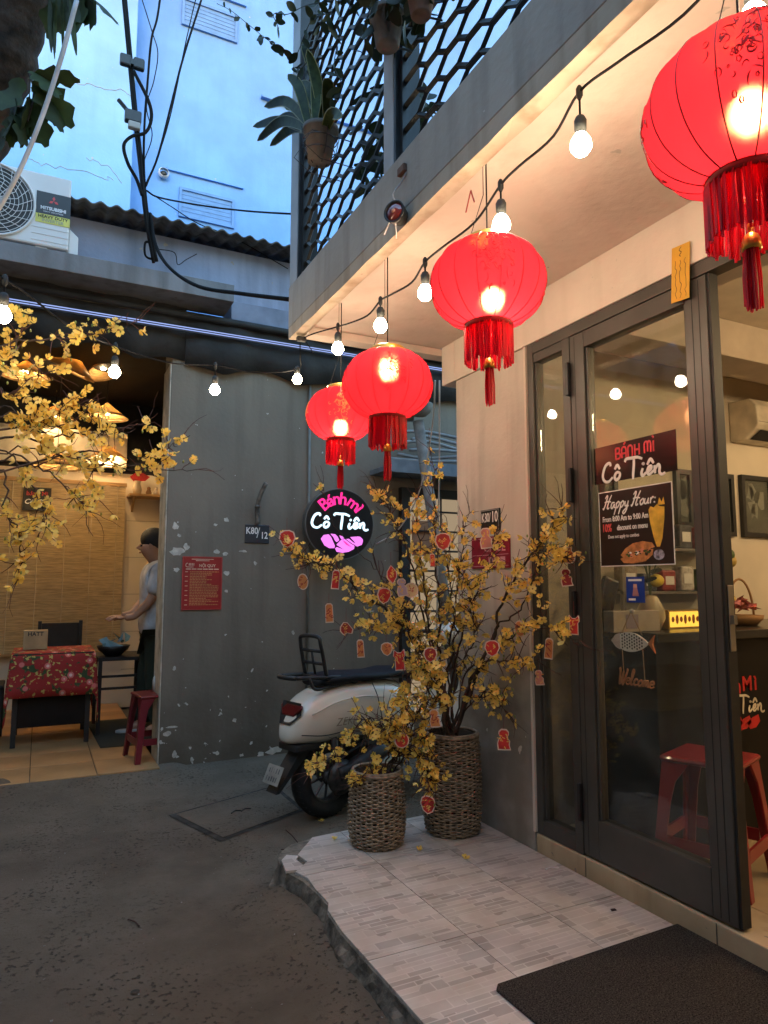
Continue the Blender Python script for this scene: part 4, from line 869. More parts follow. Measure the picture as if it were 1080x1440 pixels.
def lantern(x, y, w, X, lab, hang=2.674, gold=False, bulboff=(0, 0, -.03), seed=1):
    c = onx(x, y, X); d = (c-CAM).dot(fw); r = w/2*d/FPX*.985; h = r*.76; rnd = random.Random(seed)
    t = thing('red_lantern', lab, 'lantern', c, 'red silk lanterns under the balcony')
    T = Matrix.Translation(c); rib = 16
    def prof(n=22):
        P_ = []
        for i in range(n+1):
            a = -1.25+2.5*i/n; P_.append((r*math.cos(a)**.82, h*math.sin(a)/math.sin(1.25)*.97))
        return P_
    PF = prof(); wob = lambda a, z: -.02*(1-abs(math.cos(a*rib/2)))*1.2
    sh = MB().lathe(PF, 96, T, wob=wob).build('shade', M_silk, t, True)
    for k in range(rib):
        a = 2*math.pi*(k)/rib; MB().tube([c+Vector(((q+.0005)*math.cos(a), (q+.0005)*math.sin(a), z)) for q, z in PF], .0015, 4).build('rib', M_wire, sh)
    # printed blossom scrolls on the silk, small strokes lying on the surface
    g = MB()
    def surf(a, z):
        z = max(-h*.9, min(h*.9, z))
        for (q0, z0), (q1, z1) in zip(PF, PF[1:]):
            if z0 <= z <= z1: q = q0+(q1-q0)*(z-z0)/(z1-z0); break
        else: q = r*.5
        q = q*(1+wob(a, z))+.0012; return c+Vector((q*math.cos(a), q*math.sin(a), z))
    toward = math.atan2(-c.y, -c.x)
    for ca in (toward+.1, toward+1.75, toward-1.6):
        for k in range(80):
            a0 = ca+rnd.gauss(0, .17); z0 = rnd.gauss(.12, .28)*h; ln = rnd.uniform(.1, .26); th = rnd.uniform(0, 6.3); cv_ = rnd.uniform(-9, 9); P_ = []
            a_, z_ = a0, z0
            for s in range(7): P_.append(surf(a_, z_)); a_ += math.cos(th)*ln/7*.75; z_ += math.sin(th)*ln/7*r; th += cv_/7
            g.tube(P_, [.0006, .0012, .0016, .0016, .0013, .001, .0005], 4)
    stuff(g.build('printed_scrolls', M_goldp if gold else M_flo, sh))
    rt_ = PF[-1][0]; zt = PF[-1][1]; zb = PF[0][1]
    MB().lathe([(rt_*1.0, zt-.004), (rt_*1.02, zt+.012), (rt_*.96, zt+.016), (rt_*.6, zt+.016)], 28, T).build('top_cap', M_gold, t, True)
    MB().lathe([(rt_*1.05, zb+.006), (rt_*1.07, zb-.012), (rt_*.98, zb-.014)], 28, T).build('bottom_ring', pm('lantern_ring', (.4, .015, .02), .4), t, True)
    # fringe
    fr = thing; g = MB(); n = 120; L_ = r*.62
    for k in range(n):
        a = 2*math.pi*k/n+rnd.uniform(-.02, .02); q = rt_*1.03+rnd.uniform(-.004, .003); l = L_*rnd.uniform(.93, 1.05); sw = rnd.uniform(-.012, .012)
        P_ = [c+Vector((q*math.cos(a+sw*s*3), q*math.sin(a+sw*s*3), zb-.01-l*s/3)) for s in range(4)]; g.tube(P_, .0032, 3)
    stuff(g.build('fringe', M_tas, t))
    tz = zb-L_*1.06; tc_ = c+Vector((.0, 0, tz))
    MB().tube([c+Vector((0, 0, zb+.02)), tc_], .0016, 5).build('tassel_cord', M_wire, t)
    tk = MB().lathe([(.002, .034), (.006, .03), (.006, .02), (.0045, .014), (.012, .008), (.0165, -.004), (.0175, -.018), (.014, -.02)], 16, Matrix.Translation(tc_) @ Matrix.Diagonal((r/.18, r/.18, r/.18, 1))).build('tassel_bell', M_gold, t, True)
    g = MB()
    for k in range(30):
        a = rnd.uniform(0, 6.28); q = .013*math.sqrt(rnd.random())*r/.18; l = r*.66*rnd.uniform(.9, 1.04); g.tube([tc_+Vector((q*math.cos(a), q*math.sin(a), -.016)), tc_+Vector((q*1.3*math.cos(a), q*1.3*math.sin(a), -.016-l*.5)), tc_+Vector((q*1.25*math.cos(a+.1), q*1.25*math.sin(a+.1), -.016-l))], .002, 3)
    stuff(g.build('tassel', M_tas, t))
    # bulb within, on its own cord
    b_ = c+Vector(bulboff)
    MB().ball(b_, .028, 16, 10).build('inner_bulb', M_bulb, t, True); MB().tube([b_+Vector((0, 0, .025)), b_+Vector((0, 0, .075))], .015, 10).build('inner_socket', M_sock, t)
    MB().tube([b_+Vector((0, 0, .07)), c+Vector((0, 0, zt+.01)), (c.x, c.y, hang)], .0025, 5).build('cord', M_cable, t)
    MB().tube([c+Vector((-rt_*.9, 0, zt+.01)), c+Vector((-.012, 0, zt+.16)), (c.x-.012, c.y, hang)], .0012, 4).build('hanging_wire', M_cable, t)
lantern(1046, 158, 274, 1.15, 'largest red silk lantern with dark flower print hanging over the shop door', seed=2, bulboff=(.0, -.01, .0))
lantern(686, 400, 164, 1.21, 'red silk lantern with a flower print hung beside the pillar of the shop', seed=3, bulboff=(.0, -.02, -.045))
lantern(545, 541, 129, 1.21, 'red silk lantern overlapping a smaller one above the potted blossom', seed=4, bulboff=(0, 0, .05))
lantern(479, 583, 99, 1.26, 'smallest red silk lantern with golden print above the round sign', gold=True, seed=5, bulboff=(0, 0, -.05))
# ================================================================== BALCONY PLANTS, SPOTLIGHT
M_terr = pm('grey_pot', (.15, .13, .115), .85, .2, 9, .4); M_snake = pm('snake_leaf', (.024, .036, .01), .6, .5, 30, rnd=.25, alt=(.012, .022, .006), spec=.2)
M_yel = pm('leaf_margin', (.16, .15, .035), .5)
pc = onx(450, 205, 1.03); rr = .05
pt_ = thing('snake_plant', 'variegated snake plant in a grey pot held by a wire bracket on the balcony', 'plant', pc)
Mp = Matrix.Translation(pc) @ Matrix.Rotation(R(6), 4, 'X')
MB().lathe([(.001, -.075), (.052, -.075), (.072, .055), (.08, .06), (.08, .08), (.07, .08), (.066, .06), (.001, .055)], 24, Mp).build('pot', M_terr, pt_, True)
random.seed(12); tipz = [(356, 178), (362, 198), (380, 205), (372, 150), (405, 105), (400, 150), (388, 170), (432, 70), (445, 95), (462, 110), (470, 150), (418, 120), (425, 60), (480, 165)]
for i, (x, y) in enumerate(tipz):
    a = Mp @ Vector((random.uniform(-.04, .04), random.uniform(-.04, .04), .05)); b_ = onx(x, y, 1.03+random.uniform(-.08, .08)); m_ = a.lerp(b_, .5)+Vector((0, 0, .05+.04*random.random()))
    Cv = catmull([a, m_, b_], 6); k = len(Cv); ws = [.0135*(.55+1.2*math.sin(math.pi*min(1, j/(k-1)*.88+.06)))*(1 if j < k-1 else .1) for j in range(k)]
    view = (a-CAM).normalized()
    g = MB(); e = MB()
    for j in range(k):
        tg = (Cv[min(j+1, k-1)]-Cv[max(j-1, 0)]).normalized(); sd_ = tg.cross(view).normalized(); dp = view*.35*ws[j]
        g.v += [Cv[j]-sd_*ws[j]-dp*.3, Cv[j]+dp, Cv[j]+sd_*ws[j]-dp*.3]
    for j in range(k-1): g.f += [[j*3, j*3+1, j*3+4, j*3+3], [j*3+1, j*3+2, j*3+5, j*3+4]]
    lf = g.build('leaf', M_snake, pt_, True)
    for s in (0, 2): MB().tube([g.v[j*3+s] for j in range(k)], .0022, 4).build('margin', M_yel, lf)
g = MB()
for dz, r_ in ((-.03, .068), (.02, .076)):
    g.tube([Mp @ Vector((r_*math.cos(a), r_*math.sin(a), dz)) for a in [2*math.pi*i/20 for i in range(21)]], .0022, 4, False)
for a in (0, 1.57, 3.14, 4.71): g.tube([Mp @ Vector((.09*math.cos(a), .09*math.sin(a), .06)), Mp @ Vector((.075*math.cos(a), .075*math.sin(a), -.03)), Mp @ Vector((.03*math.cos(a), .03*math.sin(a), -.085))], .0022, 4)
for dy in (-.06, .06): g.tube([(1.165, pc.y+dy, pc.z+.02), (pc.x-.06, pc.y+dy, pc.z+.02), (pc.x-.1, pc.y+dy, pc.z-.05), (pc.x-.02, pc.y+dy, pc.z-.1), (1.165, pc.y+dy, pc.z-.1)], .0025, 4)
g.build('wire_bracket', M_blackm, pt_)
M_terr2 = pm('terracotta', (.2, .11, .075), .85, .2, 9, .3)
M_vl = pm('vine_leaf', (.018, .03, .009), .5, .3, 10, rnd=.4, trans=.25)
VL = [leafmesh('leaf', .055, .016, M_vl, 0, .25), leafmesh('leaf', .04, .014, M_vl, 0, .15), leafmesh('leaf', .09, .012, M_vl, 0, .5)]
def potplant(x, y, X, r_, lab, mat, n, spread, seed):
    c = onx(x, y, X); t = thing('potted_plant', lab, 'plant', c, 'pots hung on the balcony grille'); rnd = random.Random(seed)
    MB().lathe([(.001, -r_), (r_*.62, -r_), (r_*.7, -r_*.9), (r_, r_*.8), (r_*1.1, r_*.85), (r_*1.1, r_*1.1), (r_*.95, r_*1.1), (.001, r_*.8)], 22, Matrix.Translation(c)).build('pot', mat, t, True)
    MB().tube([c+Vector((r_*.9, 0, r_*.6)), (1.165, c.y, c.z+r_*.9)], .004, 5).tube([c+Vector((r_*.6, 0, -r_*.8)), (1.165, c.y, c.z-r_*.6)], .004, 5).build('hook', M_blackm, t)
    for k in range(n):
        a = rnd.uniform(0, 6.28); el = rnd.uniform(-.7, 1.2); p = c+Vector((rnd.gauss(0, spread*.6), rnd.gauss(0, spread), r_+abs(rnd.gauss(0, spread*.5))-(.05 if el < 0 else 0)))
        d_ = Vector((math.cos(a), math.sin(a), el)); o = putleaf(VL[rnd.randrange(3)], t, p, d_, rnd.uniform(-1.5, 1.5), rnd.uniform(.8, 1.6))
    return c
potplant(545, 45, 1.06, .062, 'wide grey pot of dark trailing leaves on the balcony rail by the post', M_terr, 70, .09, 3)
potplant(592, 5, 1.08, .05, 'terracotta pot high on the balcony grille above the grey pot', M_terr2, 40, .07, 4)
potplant(470, -30, 1.06, .055, 'dark leafy pot plant over the snake plant on the balcony', M_terr, 90, .11, 5)
bh = thing('balcony_shrub', 'dark leafy shrub growing behind the balcony grille', 'plant', (1.5, 2.8, 2.8)); rnd = random.Random(77)
MB().lathe([(.001, 0), (.1, 0), (.14, .2), (.13, .2), (.001, .17)], 20, Matrix.Translation((1.5, 2.8, 2.8005))).build('pot', M_terr2, bh, True)
for k in range(7):
    e_ = Vector((1.42+rnd.uniform(-.12, .2), 2.8+rnd.uniform(-.45, .5), 3.3+rnd.uniform(0, .6))); Cv = catmull([(1.5, 2.8, 2.98), tuple(Vector((1.5, 2.8, 3.1)).lerp(e_, .5)), tuple(e_)], 6); MB().tube(Cv, .005, 5).build('stem', pm('shrub_stem', (.03, .025, .015), .8), bh)
    for q in range(26):
        p_ = Cv[rnd.randrange(3, len(Cv))]+Vector((rnd.gauss(0, .05), rnd.gauss(0, .08), rnd.gauss(0, .08))); putleaf(VL[rnd.randrange(3)], bh, p_, (rnd.uniform(-1, 1), rnd.uniform(-1, 1), rnd.uniform(-.8, .6)), rnd.uniform(-1.5, 1.5), rnd.uniform(1.3, 2.2))
vn = thing('vine', 'thin trailing vine with small oval leaves dangling beyond the balcony corner', 'vine', onx(470, 30, 1.05))
for path_ in ([(470, 20), (440, 25), (415, 80), (400, 70), (375, 55), (350, 35), (325, 15), (305, 5)], [(470, 0), (430, 8), (405, 20), (385, 20), (392, 40)], [(480, 40), (470, 90), (480, 120), (465, 140)], [(455, 20), (440, 70), (425, 95), (412, 95)]):
    P_ = [onx(x, y, 1.02-.0006*max(0, 470-x)) for x, y in path_]; Cv = catmull(P_, 6); MB().tube(Cv, .002, 5).build('stem', pm('vine_stem', (.03, .03, .015), .8), vn)
    for j in range(1, len(Cv), 1):
        if random.random() < .75:
            putleaf(VL[random.randrange(2)], vn, Cv[j], Vector((random.uniform(-1, 1), random.uniform(-1, 1), random.uniform(-1.2, .3))), random.uniform(-1.5, 1.5), random.uniform(.7, 1.25))
sc = onx(556, 299, 1.09); st = thing('spotlight', 'small round black spotlight with a red lens under the balcony fascia', 'spotlight', sc)
Ms = basis(sc, (.55, -.83, 0), (0, 0, 1)) 
MB().lathe([(.001, -.045), (.03, -.045), (.04, 0), (.042, .012), (.036, .012), (.034, .004)], 24, Ms).build('housing', M_blackm, st, True)
MB().lathe([(.034, .004), (.026, .012), (.012, .016), (.001, .017)], 20, Ms).build('lens', pm('red_lens', (.16, .02, .015), .1, coat=1), st, True); MB().ball(Ms @ Vector((0, 0, .014)), .009, 10, 8).build('diode', pm('diode', (.4, .2, .15), .2), st, True)
MB().tube(catmull([sc+Vector((.01, 0, .03)), sc+Vector((.0, .02, .08)), sc+Vector((.03, .01, .13)), (1.136, sc.y, sc.z+.17)], 5), .003, 5).build('cord', pm('pale_cord', (.35, .33, .32), .6), st)
MB().tube([sc+Vector((.0, .0, -.03)), sc+Vector((.02, .03, -.08))], .0025, 5).tube([sc+Vector((0, .03, 0)), sc+Vector((0, .09, -.04))], .0025, 5).build('zip_tie', M_whitep, st)
MB().cbox((1.128, sc.y+.02, sc.z+.185), (.016, .05, .03)).build('junction', M_terr2, st, bev=.003)
MB().cbox(((sc.x+1.136)/2+.012, sc.y, sc.z), (1.136-sc.x-.02, .012, .02)).build('bracket', M_blackm, st)
ri = onx(662, 268, 1.19); tag(MB().tube([ri, ri+Vector((0, .03, -.06))], .004, 4, flat=(Vector((1, 0, 0)), .2)).tube([ri, ri+Vector((0, -.02, -.05))], .004, 4, flat=(Vector((1, 0, 0)), .2)).build('red_ribbon', M_red), 'scrap of red ribbon tied on the light string', 'ribbon')
# ================================================================== SIGNS ON THE GREY WALL
COTIEN = [[(290, 505), (285, 480), (262, 476), (228, 495), (200, 545), (192, 595), (215, 632), (262, 640), (310, 608)], [(378, 568), (350, 578), (334, 610), (352, 636), (385, 622), (398, 588), (376, 568)], [(338, 540), (369, 508), (398, 546)],
          [(458, 494), (478, 470), (540, 472), (600, 474), (652, 496)], [(562, 474), (558, 540), (548, 610), (546, 656)], [(655, 578), (640, 616), (652, 642), (690, 618)], [(664, 541)], [(700, 622), (742, 598), (744, 574), (716, 582), (702, 618), (724, 640), (772, 612)],
          [(704, 556), (740, 514), (772, 552)], [(780, 572), (782, 605), (782, 640)], [(783, 610), (816, 572), (832, 592), (828, 636), (852, 658), (886, 648)]]
def cotien(scale, cx=530, cy_=565): return [[((x-cx)*scale, (cy_-y)*scale) for x, y in s] for s in COTIEN]
rs_ = thing('round_sign', 'round black lightbox sign with pink and white glowing lettering and pink bread', 'sign', ony(478, 737, 5.0))
p = ony(478, 737, 4.99); RS = .282; Mf = FY(p.x, p.z, 4.985); yw = R(-6); Mf = Mf @ Matrix.Rotation(yw, 4, 'Y')
MB().lathe([(.001, -.11), (RS*.98, -.11), (RS, -.1), (RS, -.006), (RS*.985, 0), (RS*.97, -.004), (.001, -.004)], 56, Mf).build('case', pm('sign_case', (.1, .095, .09), .45), rs_, True)
MB().lathe([(.001, -.0035), (RS*.968, -.0035)], 56, Mf).build('face', pm('sign_face', (.006, .006, .007), .3), rs_)
MB().cbox((p.x, 5.14, p.z), (.05, .12, .05)).build('wall_bracket', M_blackm, rs_)
k_ = RS/425; PINK = em('neon_pink', (1, .03, .26), .13); 
for ch, ang, sz in (('B', 131, .135), ('a', 114.5, .135), ('n', 99, .135), ('h', 83, .135), ('m', 56, .135), ('i', 38, .135)):
    a = R(ang); rad = RS*.70; Mt = Mf @ Matrix.Translation((math.cos(a)*rad, math.sin(a)*rad, .0005)) @ Matrix.Rotation(a-math.pi/2, 4, 'Z')
    text('letter', {'m': 'm', 'i': 'ì', 'a': 'á'}.get(ch, ch), Mt, sz, PINK, rs_, off=.0025, ext=.001)
strokes(MB(), cotien(k_, 535, 592), Mf @ Matrix.Translation((0, 0, .002)), .0082, 6).build('script_lettering', em('neon_white', (.6, .86, 1), .17), rs_)
def P2(L): return [((x-530)*k_, (590-y)*k_) for x, y in L][::-1]
LIL = em('neon_lilac', (.85, .2, .85), .12)
for poly_, mt in (([(296, 770), (330, 725), (390, 715), (420, 745), (445, 800), (468, 850), (462, 876), (400, 878), (340, 845)], LIL), ([(412, 708), (470, 712), (500, 740), (522, 782), (490, 805), (470, 790), (450, 750)], LIL), ([(520, 725), (560, 735), (580, 760), (545, 770)], LIL),
                 ([(485, 835), (550, 772), (640, 762), (690, 800), (712, 815), (705, 880), (640, 915), (560, 930), (490, 918), (470, 880), (490, 862), (580, 893)], LIL), ([(655, 742), (730, 733), (770, 770), (812, 800), (800, 830), (750, 850), (715, 850), (712, 800)], LIL), ([(735, 730), (780, 735), (812, 765), (815, 795), (780, 790)], LIL), ([(555, 775), (600, 800), (680, 868), (600, 830)], PINK)):
    MB().poly(P2(poly_), .0015 if mt is LIL else .003, Mf @ Matrix.Translation((0, 0, -.0015))).build('bread_glow', mt, rs_)
# house number plate K80/12
pc = ony(361.5, 751, 5.197); hp = thing('house_number_plate', 'dark blue enamel house number plate K80/12 on the grey wall', 'number plate', (pc.x, 5.19, pc.z))
MB().box((pc.x-.096, 5.191, pc.z-.072), (pc.x+.096, 5.199, pc.z+.072)).build('plate', pm('enamel_blue', (.022, .03, .04), .3, coat=.4), hp, bev=.004)
text('number', 'K80', FY(pc.x-.042, pc.z+.022, 5.1905), .072, M_whitep, hp, off=.0012, sx=.8); text('number', '12', FY(pc.x+.055, pc.z-.012, 5.1905), .072, M_whitep, hp, off=.0012, sx=.8)
MB().tube([(pc.x-.004, 5.19, pc.z-.03), (pc.x+.018, 5.19, pc.z+.05)], .003, 4).build('slash', M_whitep, hp)
# red rules board
pc = ony(284, 820, 5.197); rb_ = thing('rules_board', 'red notice board with rows of small gold text on the grey wall', 'notice', (pc.x, 5.19, pc.z))
bw, bh = .146, .195
MB().box((pc.x-bw, 5.192, pc.z-bh), (pc.x+bw, 5.199, pc.z+bh)).build('board', pm('board_red', (.3, .014, .014), .4, .05), rb_, bev=.002)
M_tx = pm('board_gold', (.5, .22, .08), .5); M_tx2 = pm('board_pale', (.65, .42, .3), .5)
for lo, hi in (((-bw, -bh), (bw, -bh+.006)), ((-bw, bh-.006), (bw, bh)), ((-bw, -bh+.006), (-bw+.006, bh-.006)), ((bw-.006, -bh+.006), (bw, bh-.006))): MB().box((pc.x+lo[0], 5.19, pc.z+lo[1]), (pc.x+hi[0], 5.1915, pc.z+hi[1])).build('border', pm('board_edge', (.42, .05, .045), .4), rb_)
text('heading', 'NỘI QUY', FY(pc.x+.035, pc.z+.128, 5.1915), .029, M_tx2, rb_, off=.0008)
[MB().box((pc.x-w_, 5.1905, zz-.0025), (pc.x+w_, 5.1915, zz+.0025)).build('line', M_tx2, rb_) for w_, zz in ((.08, pc.z+.176), (.05, pc.z+.165))]
strokes(MB(), [[(-.012, .014), (-.024, .01), (-.026, -.008), (-.012, -.014), (.03, -.014)]], FY(pc.x-.095, pc.z+.132, 5.191), .0025, 5, 4).build('logo', M_tx2, rb_); [MB().box((pc.x-.1+.011*k, 5.1905, pc.z+.128), (pc.x-.094+.011*k, 5.1915, pc.z+.146)).build('logo_bar', M_tx2, rb_) for k in range(4)]
[MB().box((pc.x-.12+.041*k, 5.1905, pc.z+.099), (pc.x-.085+.041*k, 5.1915, pc.z+.107)).build('line', M_tx2, rb_) for k in range(6)]
rnd = random.Random(2); z = pc.z+.083; k = 0
while z > pc.z-.165:
    if k % 3 == 0: MB().box((pc.x-.125, 5.1905, z-.0025), (pc.x-.105, 5.1915, z+.0025)).build('line', M_tx2, rb_)
    w = rnd.choice((.21, .21, .2, .12, .16)); x = pc.x-.09; g = MB()
    while x < pc.x-.09+w: l = rnd.uniform(.008, .022); g.box((x, 5.1905, z-.0028), (min(x+l, pc.x-.09+w), 5.1915, z+.0028)); x += l+.004
    g.build('line', M_tx, rb_); z -= .0115; k += 1
# ------------------------------------------------------------------ pillar plates
pc = onx(690, 732, 2.046); h2 = thing('house_number_plate', 'black house number plate K80/10 on the cream pillar', 'number plate', (2.04, pc.y, pc.z))
MB().box((2.04, pc.y-.082, pc.z-.06), (2.0495, pc.y+.082, pc.z+.058)).build('plate', pm('enamel_black', (.012, .012, .014), .3, coat=.4), h2, bev=.003)
for lo, hi in (((-.078, -.056), (.078, -.053)), ((-.078, .051), (.078, .054)), ((-.078, -.053), (-.075, .051)), ((.075, -.053), (.078, .051))): MB().box((2.039, pc.y+lo[0], pc.z+lo[1]), (2.0396, pc.y+hi[0], pc.z+hi[1])).build('rim_line', pm('dull_silver', (.35, .34, .32), .5), h2)
text('number', 'K80/', FX(pc.y+.032, pc.z+.014, 2.0396), .066, M_whitep, h2, sx=.62, off=.0008); text('number', '10', FX(pc.y-.042, pc.z+.014, 2.0396), .078, M_whitep, h2, sx=.75, off=.001); [MB().box((2.0386, pc.y-.06+.024*k, pc.z-.047), (2.0396, pc.y-.042+.024*k, pc.z-.034)).build('street_mark', M_whitep, h2) for k in range(3)]
p0, p1 = onx(664, 757, 2.046), onx(718, 800, 2.046); yc, zc = (p0.y+p1.y)/2, (p0.z+p1.z)/2; rp_ = thing('red_plate', 'crimson metal plate with pale letters under the number plate on the pillar', 'sign', (2.04, yc, zc))
MB().box((2.041, p1.y, zc-.078), (2.0495, p0.y, zc+.084)).build('plate', pm('crimson', (.25, .008, .03), .35, .05), rp_, bev=.002)
text('lettering', 'CHILL', FX(yc-.04, zc+.028, 2.0405), .07, pm('pink_print', (.6, .3, .35), .5), rp_, off=.0008); [MB().box((2.0402, yc-.13+.05*k, zc-.058), (2.0408, yc-.09+.05*k, zc-.022)).build('lettering', MATS['pink_print'], rp_) for k in range(3)]
for dz in (.072, -.068, -.012): MB().box((2.0402, p1.y+.008, zc+dz), (2.0408, p0.y-.008, zc+dz+.003)).build('rule', MATS['pink_print'], rp_)
# gold paper charm over the door
c4 = [onx(*q, 2.03) for q in ((945, 346), (970, 340), (968, 420), (942, 426))]; ch = thing('paper_charm', 'yellow paper strip with vertical writing stuck above the door', 'paper strip', c4[3])
yc = sum(q.y for q in c4)/4; zc = sum(q.z for q in c4)/4; Mc = FX(yc, zc, 2.034) @ Matrix.Rotation(R(-2), 4, 'Z')
MB().poly([(-.043, -.102), (.036, -.106), (.043, .1), (-.036, .104)], .0015, Mc).build('paper', pm('yellow_paper', (.62, .33, .03), .75, .08), ch)
for x in (-.02, 0, .02):
    strokes(MB(), [[(x+random.uniform(-.004, .004), .05-.012*k+random.uniform(-.003, .003)) for k in range(13)]], Mc @ Matrix.Translation((0, 0, .0015)), .0011, 4, 3, .4).build('writing', M_black, ch)
strokes(MB(), [[(.006, .095), (-.004, .085), (.006, .075), (-.003, .066), (.003, .06)]], Mc @ Matrix.Translation((0, 0, .0015)), .0014, 4, 3, .4).build('writing', M_black, ch)
# ================================================================== STICKERS AND THINGS ON THE DOOR GLASS (faces at x=2.078)
XG = 2.0772
def quadc(pts): q = [onx(x, y, XG) for x, y in pts]; return sum(a.y for a in q)/4, sum(a.z for a in q)/4
y_, z_ = quadc([(835, 632), (951, 603), (951, 660), (837, 683)]); ls = thing('logo_sticker', 'black rectangular sticker with red and white shop name on the door glass', 'sticker', (XG, y_, z_)); w, h = .212, .077
ML = FX(y_, z_, XG); MB().poly([(-w, -h), (w, -h), (w, h), (-w, h)], .0012, ML @ Matrix.Translation((0, 0, -.0008))).build('film', pm('sticker_black', (.012, .009, .009), .22, .1), ls)
g = MB(); RED = [[(0, 0), (0, 1)], [(0, 1), (.45, .95), (.4, .55), (0, .5)], [(0, .5), (.5, .45), (.48, .05), (0, 0)], [(.75, 0), (.75, .8), (1.0, 1), (1.25, .8), (1.25, 0)], [(.78, .4), (1.22, .4)], [(1.0, 1.2), (1.2, 1.4)], [(1.5, 0), (1.5, .8), (1.75, 1), (2, .8), (2, 0)], [(2.3, 0), (2.3, 1)], [(2.8, 0), (2.8, 1)], [(2.3, .5), (2.8, .5)],
             [(3.4, 0), (3.4, .8), (3.6, 1), (3.75, .8), (3.75, .1)], [(3.75, .8), (3.9, 1), (4.1, .8), (4.1, 0)], [(4.4, 0), (4.4, .95)], [(4.3, 1.4), (4.45, 1.2)]]
strokes(g, [[((x-2.2)*.044+.01, y*.044+.012) for x, y in s] for s in RED], ML @ Matrix.Translation((0, 0, .0012)), .0042, 5, 4, .25, False).build('red_lettering', pm('bright_red_print', (.7, .03, .05), .4), ls)
strokes(MB(), [[(x*1.0, y) for x, y in s] for s in cotien(.00046, 545, 480)], ML @ Matrix.Translation((0, 0, .0012)), .0056, 6, 5, .2).build('script_lettering', M_whitep, ls)
y_, z_ = quadc([(840, 692), (947, 677), (950, 795), (845, 797)]); ps = thing('happy_hour_poster', 'dark happy hour poster with sandwich and yellow smoothie on the door glass', 'poster', (XG, y_, z_)); w, h = .188, .154
ML = FX(y_, z_, XG); MB().poly([(-w, -h), (w, -h), (w, h), (-w, h)], .0012, ML @ Matrix.Translation((0, 0, -.0008))).build('white_border', M_whitep, ps)
MB().poly([(-w+.004, -h+.004), (w-.004, -h+.004), (w-.004, h-.004), (-w+.004, h-.004)], .0006, ML @ Matrix.Translation((0, 0, .0005))).build('dark_print', pm('poster_dark', (.028, .014, .012), .3, .1), ps)
def T(dx, dy, dz=.0016): return ML @ Matrix.Translation((dx, dy, dz))
HH = [[(0, .1), (.08, -.02), (.2, .3), (.32, .9), (.25, 1), (.1, .8)], [(.72, 1.02), (.55, .6), (.45, .1), (.55, 0), (.65, .1)], [(.1, .5), (.4, .55), (.75, .5)]]
def lower(ch):
    D = {'a': [[(.35, .42), (.1, .4), (.05, .1), (.2, 0), (.36, .3), (.38, .05), (.5, .05)]], 'p': [[(.05, .4), (.1, .1), (.0, -.5)], [(.06, .25), (.25, .45), (.38, .25), (.2, 0), (.08, .1)]], 'y': [[(.05, .42), (.1, .08), (.28, .1), (.36, .42)], [(.36, .42), (.3, -.2), (.1, -.5), (-.02, -.35), (.3, -.05), (.45, .08)]],
         'o': [[(.25, .42), (.06, .25), (.15, 0), (.36, .12), (.32, .38), (.22, .42)]], 'u': [[(.05, .42), (.06, .08), (.25, .05), (.36, .4)], [(.36, .42), (.36, .06), (.48, .05)]], 'r': [[(.06, .42), (.1, 0)], [(.08, .25), (.22, .44), (.34, .38)]], ':': [[(.1, .06)], [(.1, .36)]],
         'e': [[(.06, .2), (.34, .26), (.3, .42), (.1, .36), (.06, .1), (.2, 0), (.4, .1)]], 'l': [[(.05, .1), (.22, .9), (.1, .95), (.08, .1), (.2, 0), (.28, .08)]], 'c': [[(.34, .36), (.2, .44), (.06, .22), (.16, 0), (.38, .08)]], 'm': [[(.05, .4), (.07, 0)], [(.07, .25), (.2, .43), (.25, .02)], [(.25, .25), (.4, .43), (.44, .05), (.55, .05)]],
         'H': HH, 'W': [[(0, .9), (.1, 1), (.18, .1), (.25, .0), (.42, .85)], [(.42, .85), (.44, .05), (.52, 0), (.75, .9), (.66, 1)]]}
    return D[ch]
ADV = {'a': .48, 'p': .44, 'y': .46, 'o': .42, 'u': .5, 'r': .36, ':': .2, 'e': .4, 'l': .28, 'c': .38, 'm': .56, 'H': .78, 'W': .72, ' ': .22}
def script(s, size, slant=.25):
    out = []; x = 0
    for ch in s:
        if ch != ' ': out += [[((x+px_+py_*slant)*size, py_*size) for px_, py_ in st] for st in lower(ch)]
        x += ADV[ch]
    wd = x*size; return [[(a-wd/2, b_) for a, b_ in st] for st in out]
strokes(MB(), script('Happy Hour:', .054), T(-.028, .082, .0012), .003, 5, 5, .2).build('heading', M_whitep, ps)
text('line', 'From 8:00 Am to 9:00 Am', T(-.168, .038), .031, M_whitep, ps, 'LEFT', sx=.72, off=.0005); text('percent', '10%', T(-.172, .002), .044, pm('coral_print', (.75, .1, .1), .4), ps, 'LEFT', sx=.72, off=.0012); text('line', 'discount on menu', T(-.09, .0), .03, M_whitep, ps, 'LEFT', sx=.72, off=.0005); text('line', 'Does not apply to combos', T(-.14, -.034), .021, M_whitep, ps, 'LEFT', sx=.72)
M_bread = pm('bread_print', (.55, .22, .07), .4, .25, 40); M_mango = pm('mango_print', (.75, .45, .05), .4, .15, 30)
MB().poly([(-.075, -.11), (-.05, -.085), (-.01, -.066), (.04, -.06), (.085, -.068), (.098, -.085), (.07, -.092), (.0, -.1), (-.06, -.122)], .0006, T(.0, .0, .0012)).build('bread', M_bread, ps)
MB().poly([(-.078, -.125), (-.04, -.11), (.03, -.1), (.09, -.092), (.085, -.115), (.05, -.138), (-.01, -.145), (-.06, -.142)], .0006, T(0, 0, .0011)).build('bread', M_bread, ps)
rnd = random.Random(8)
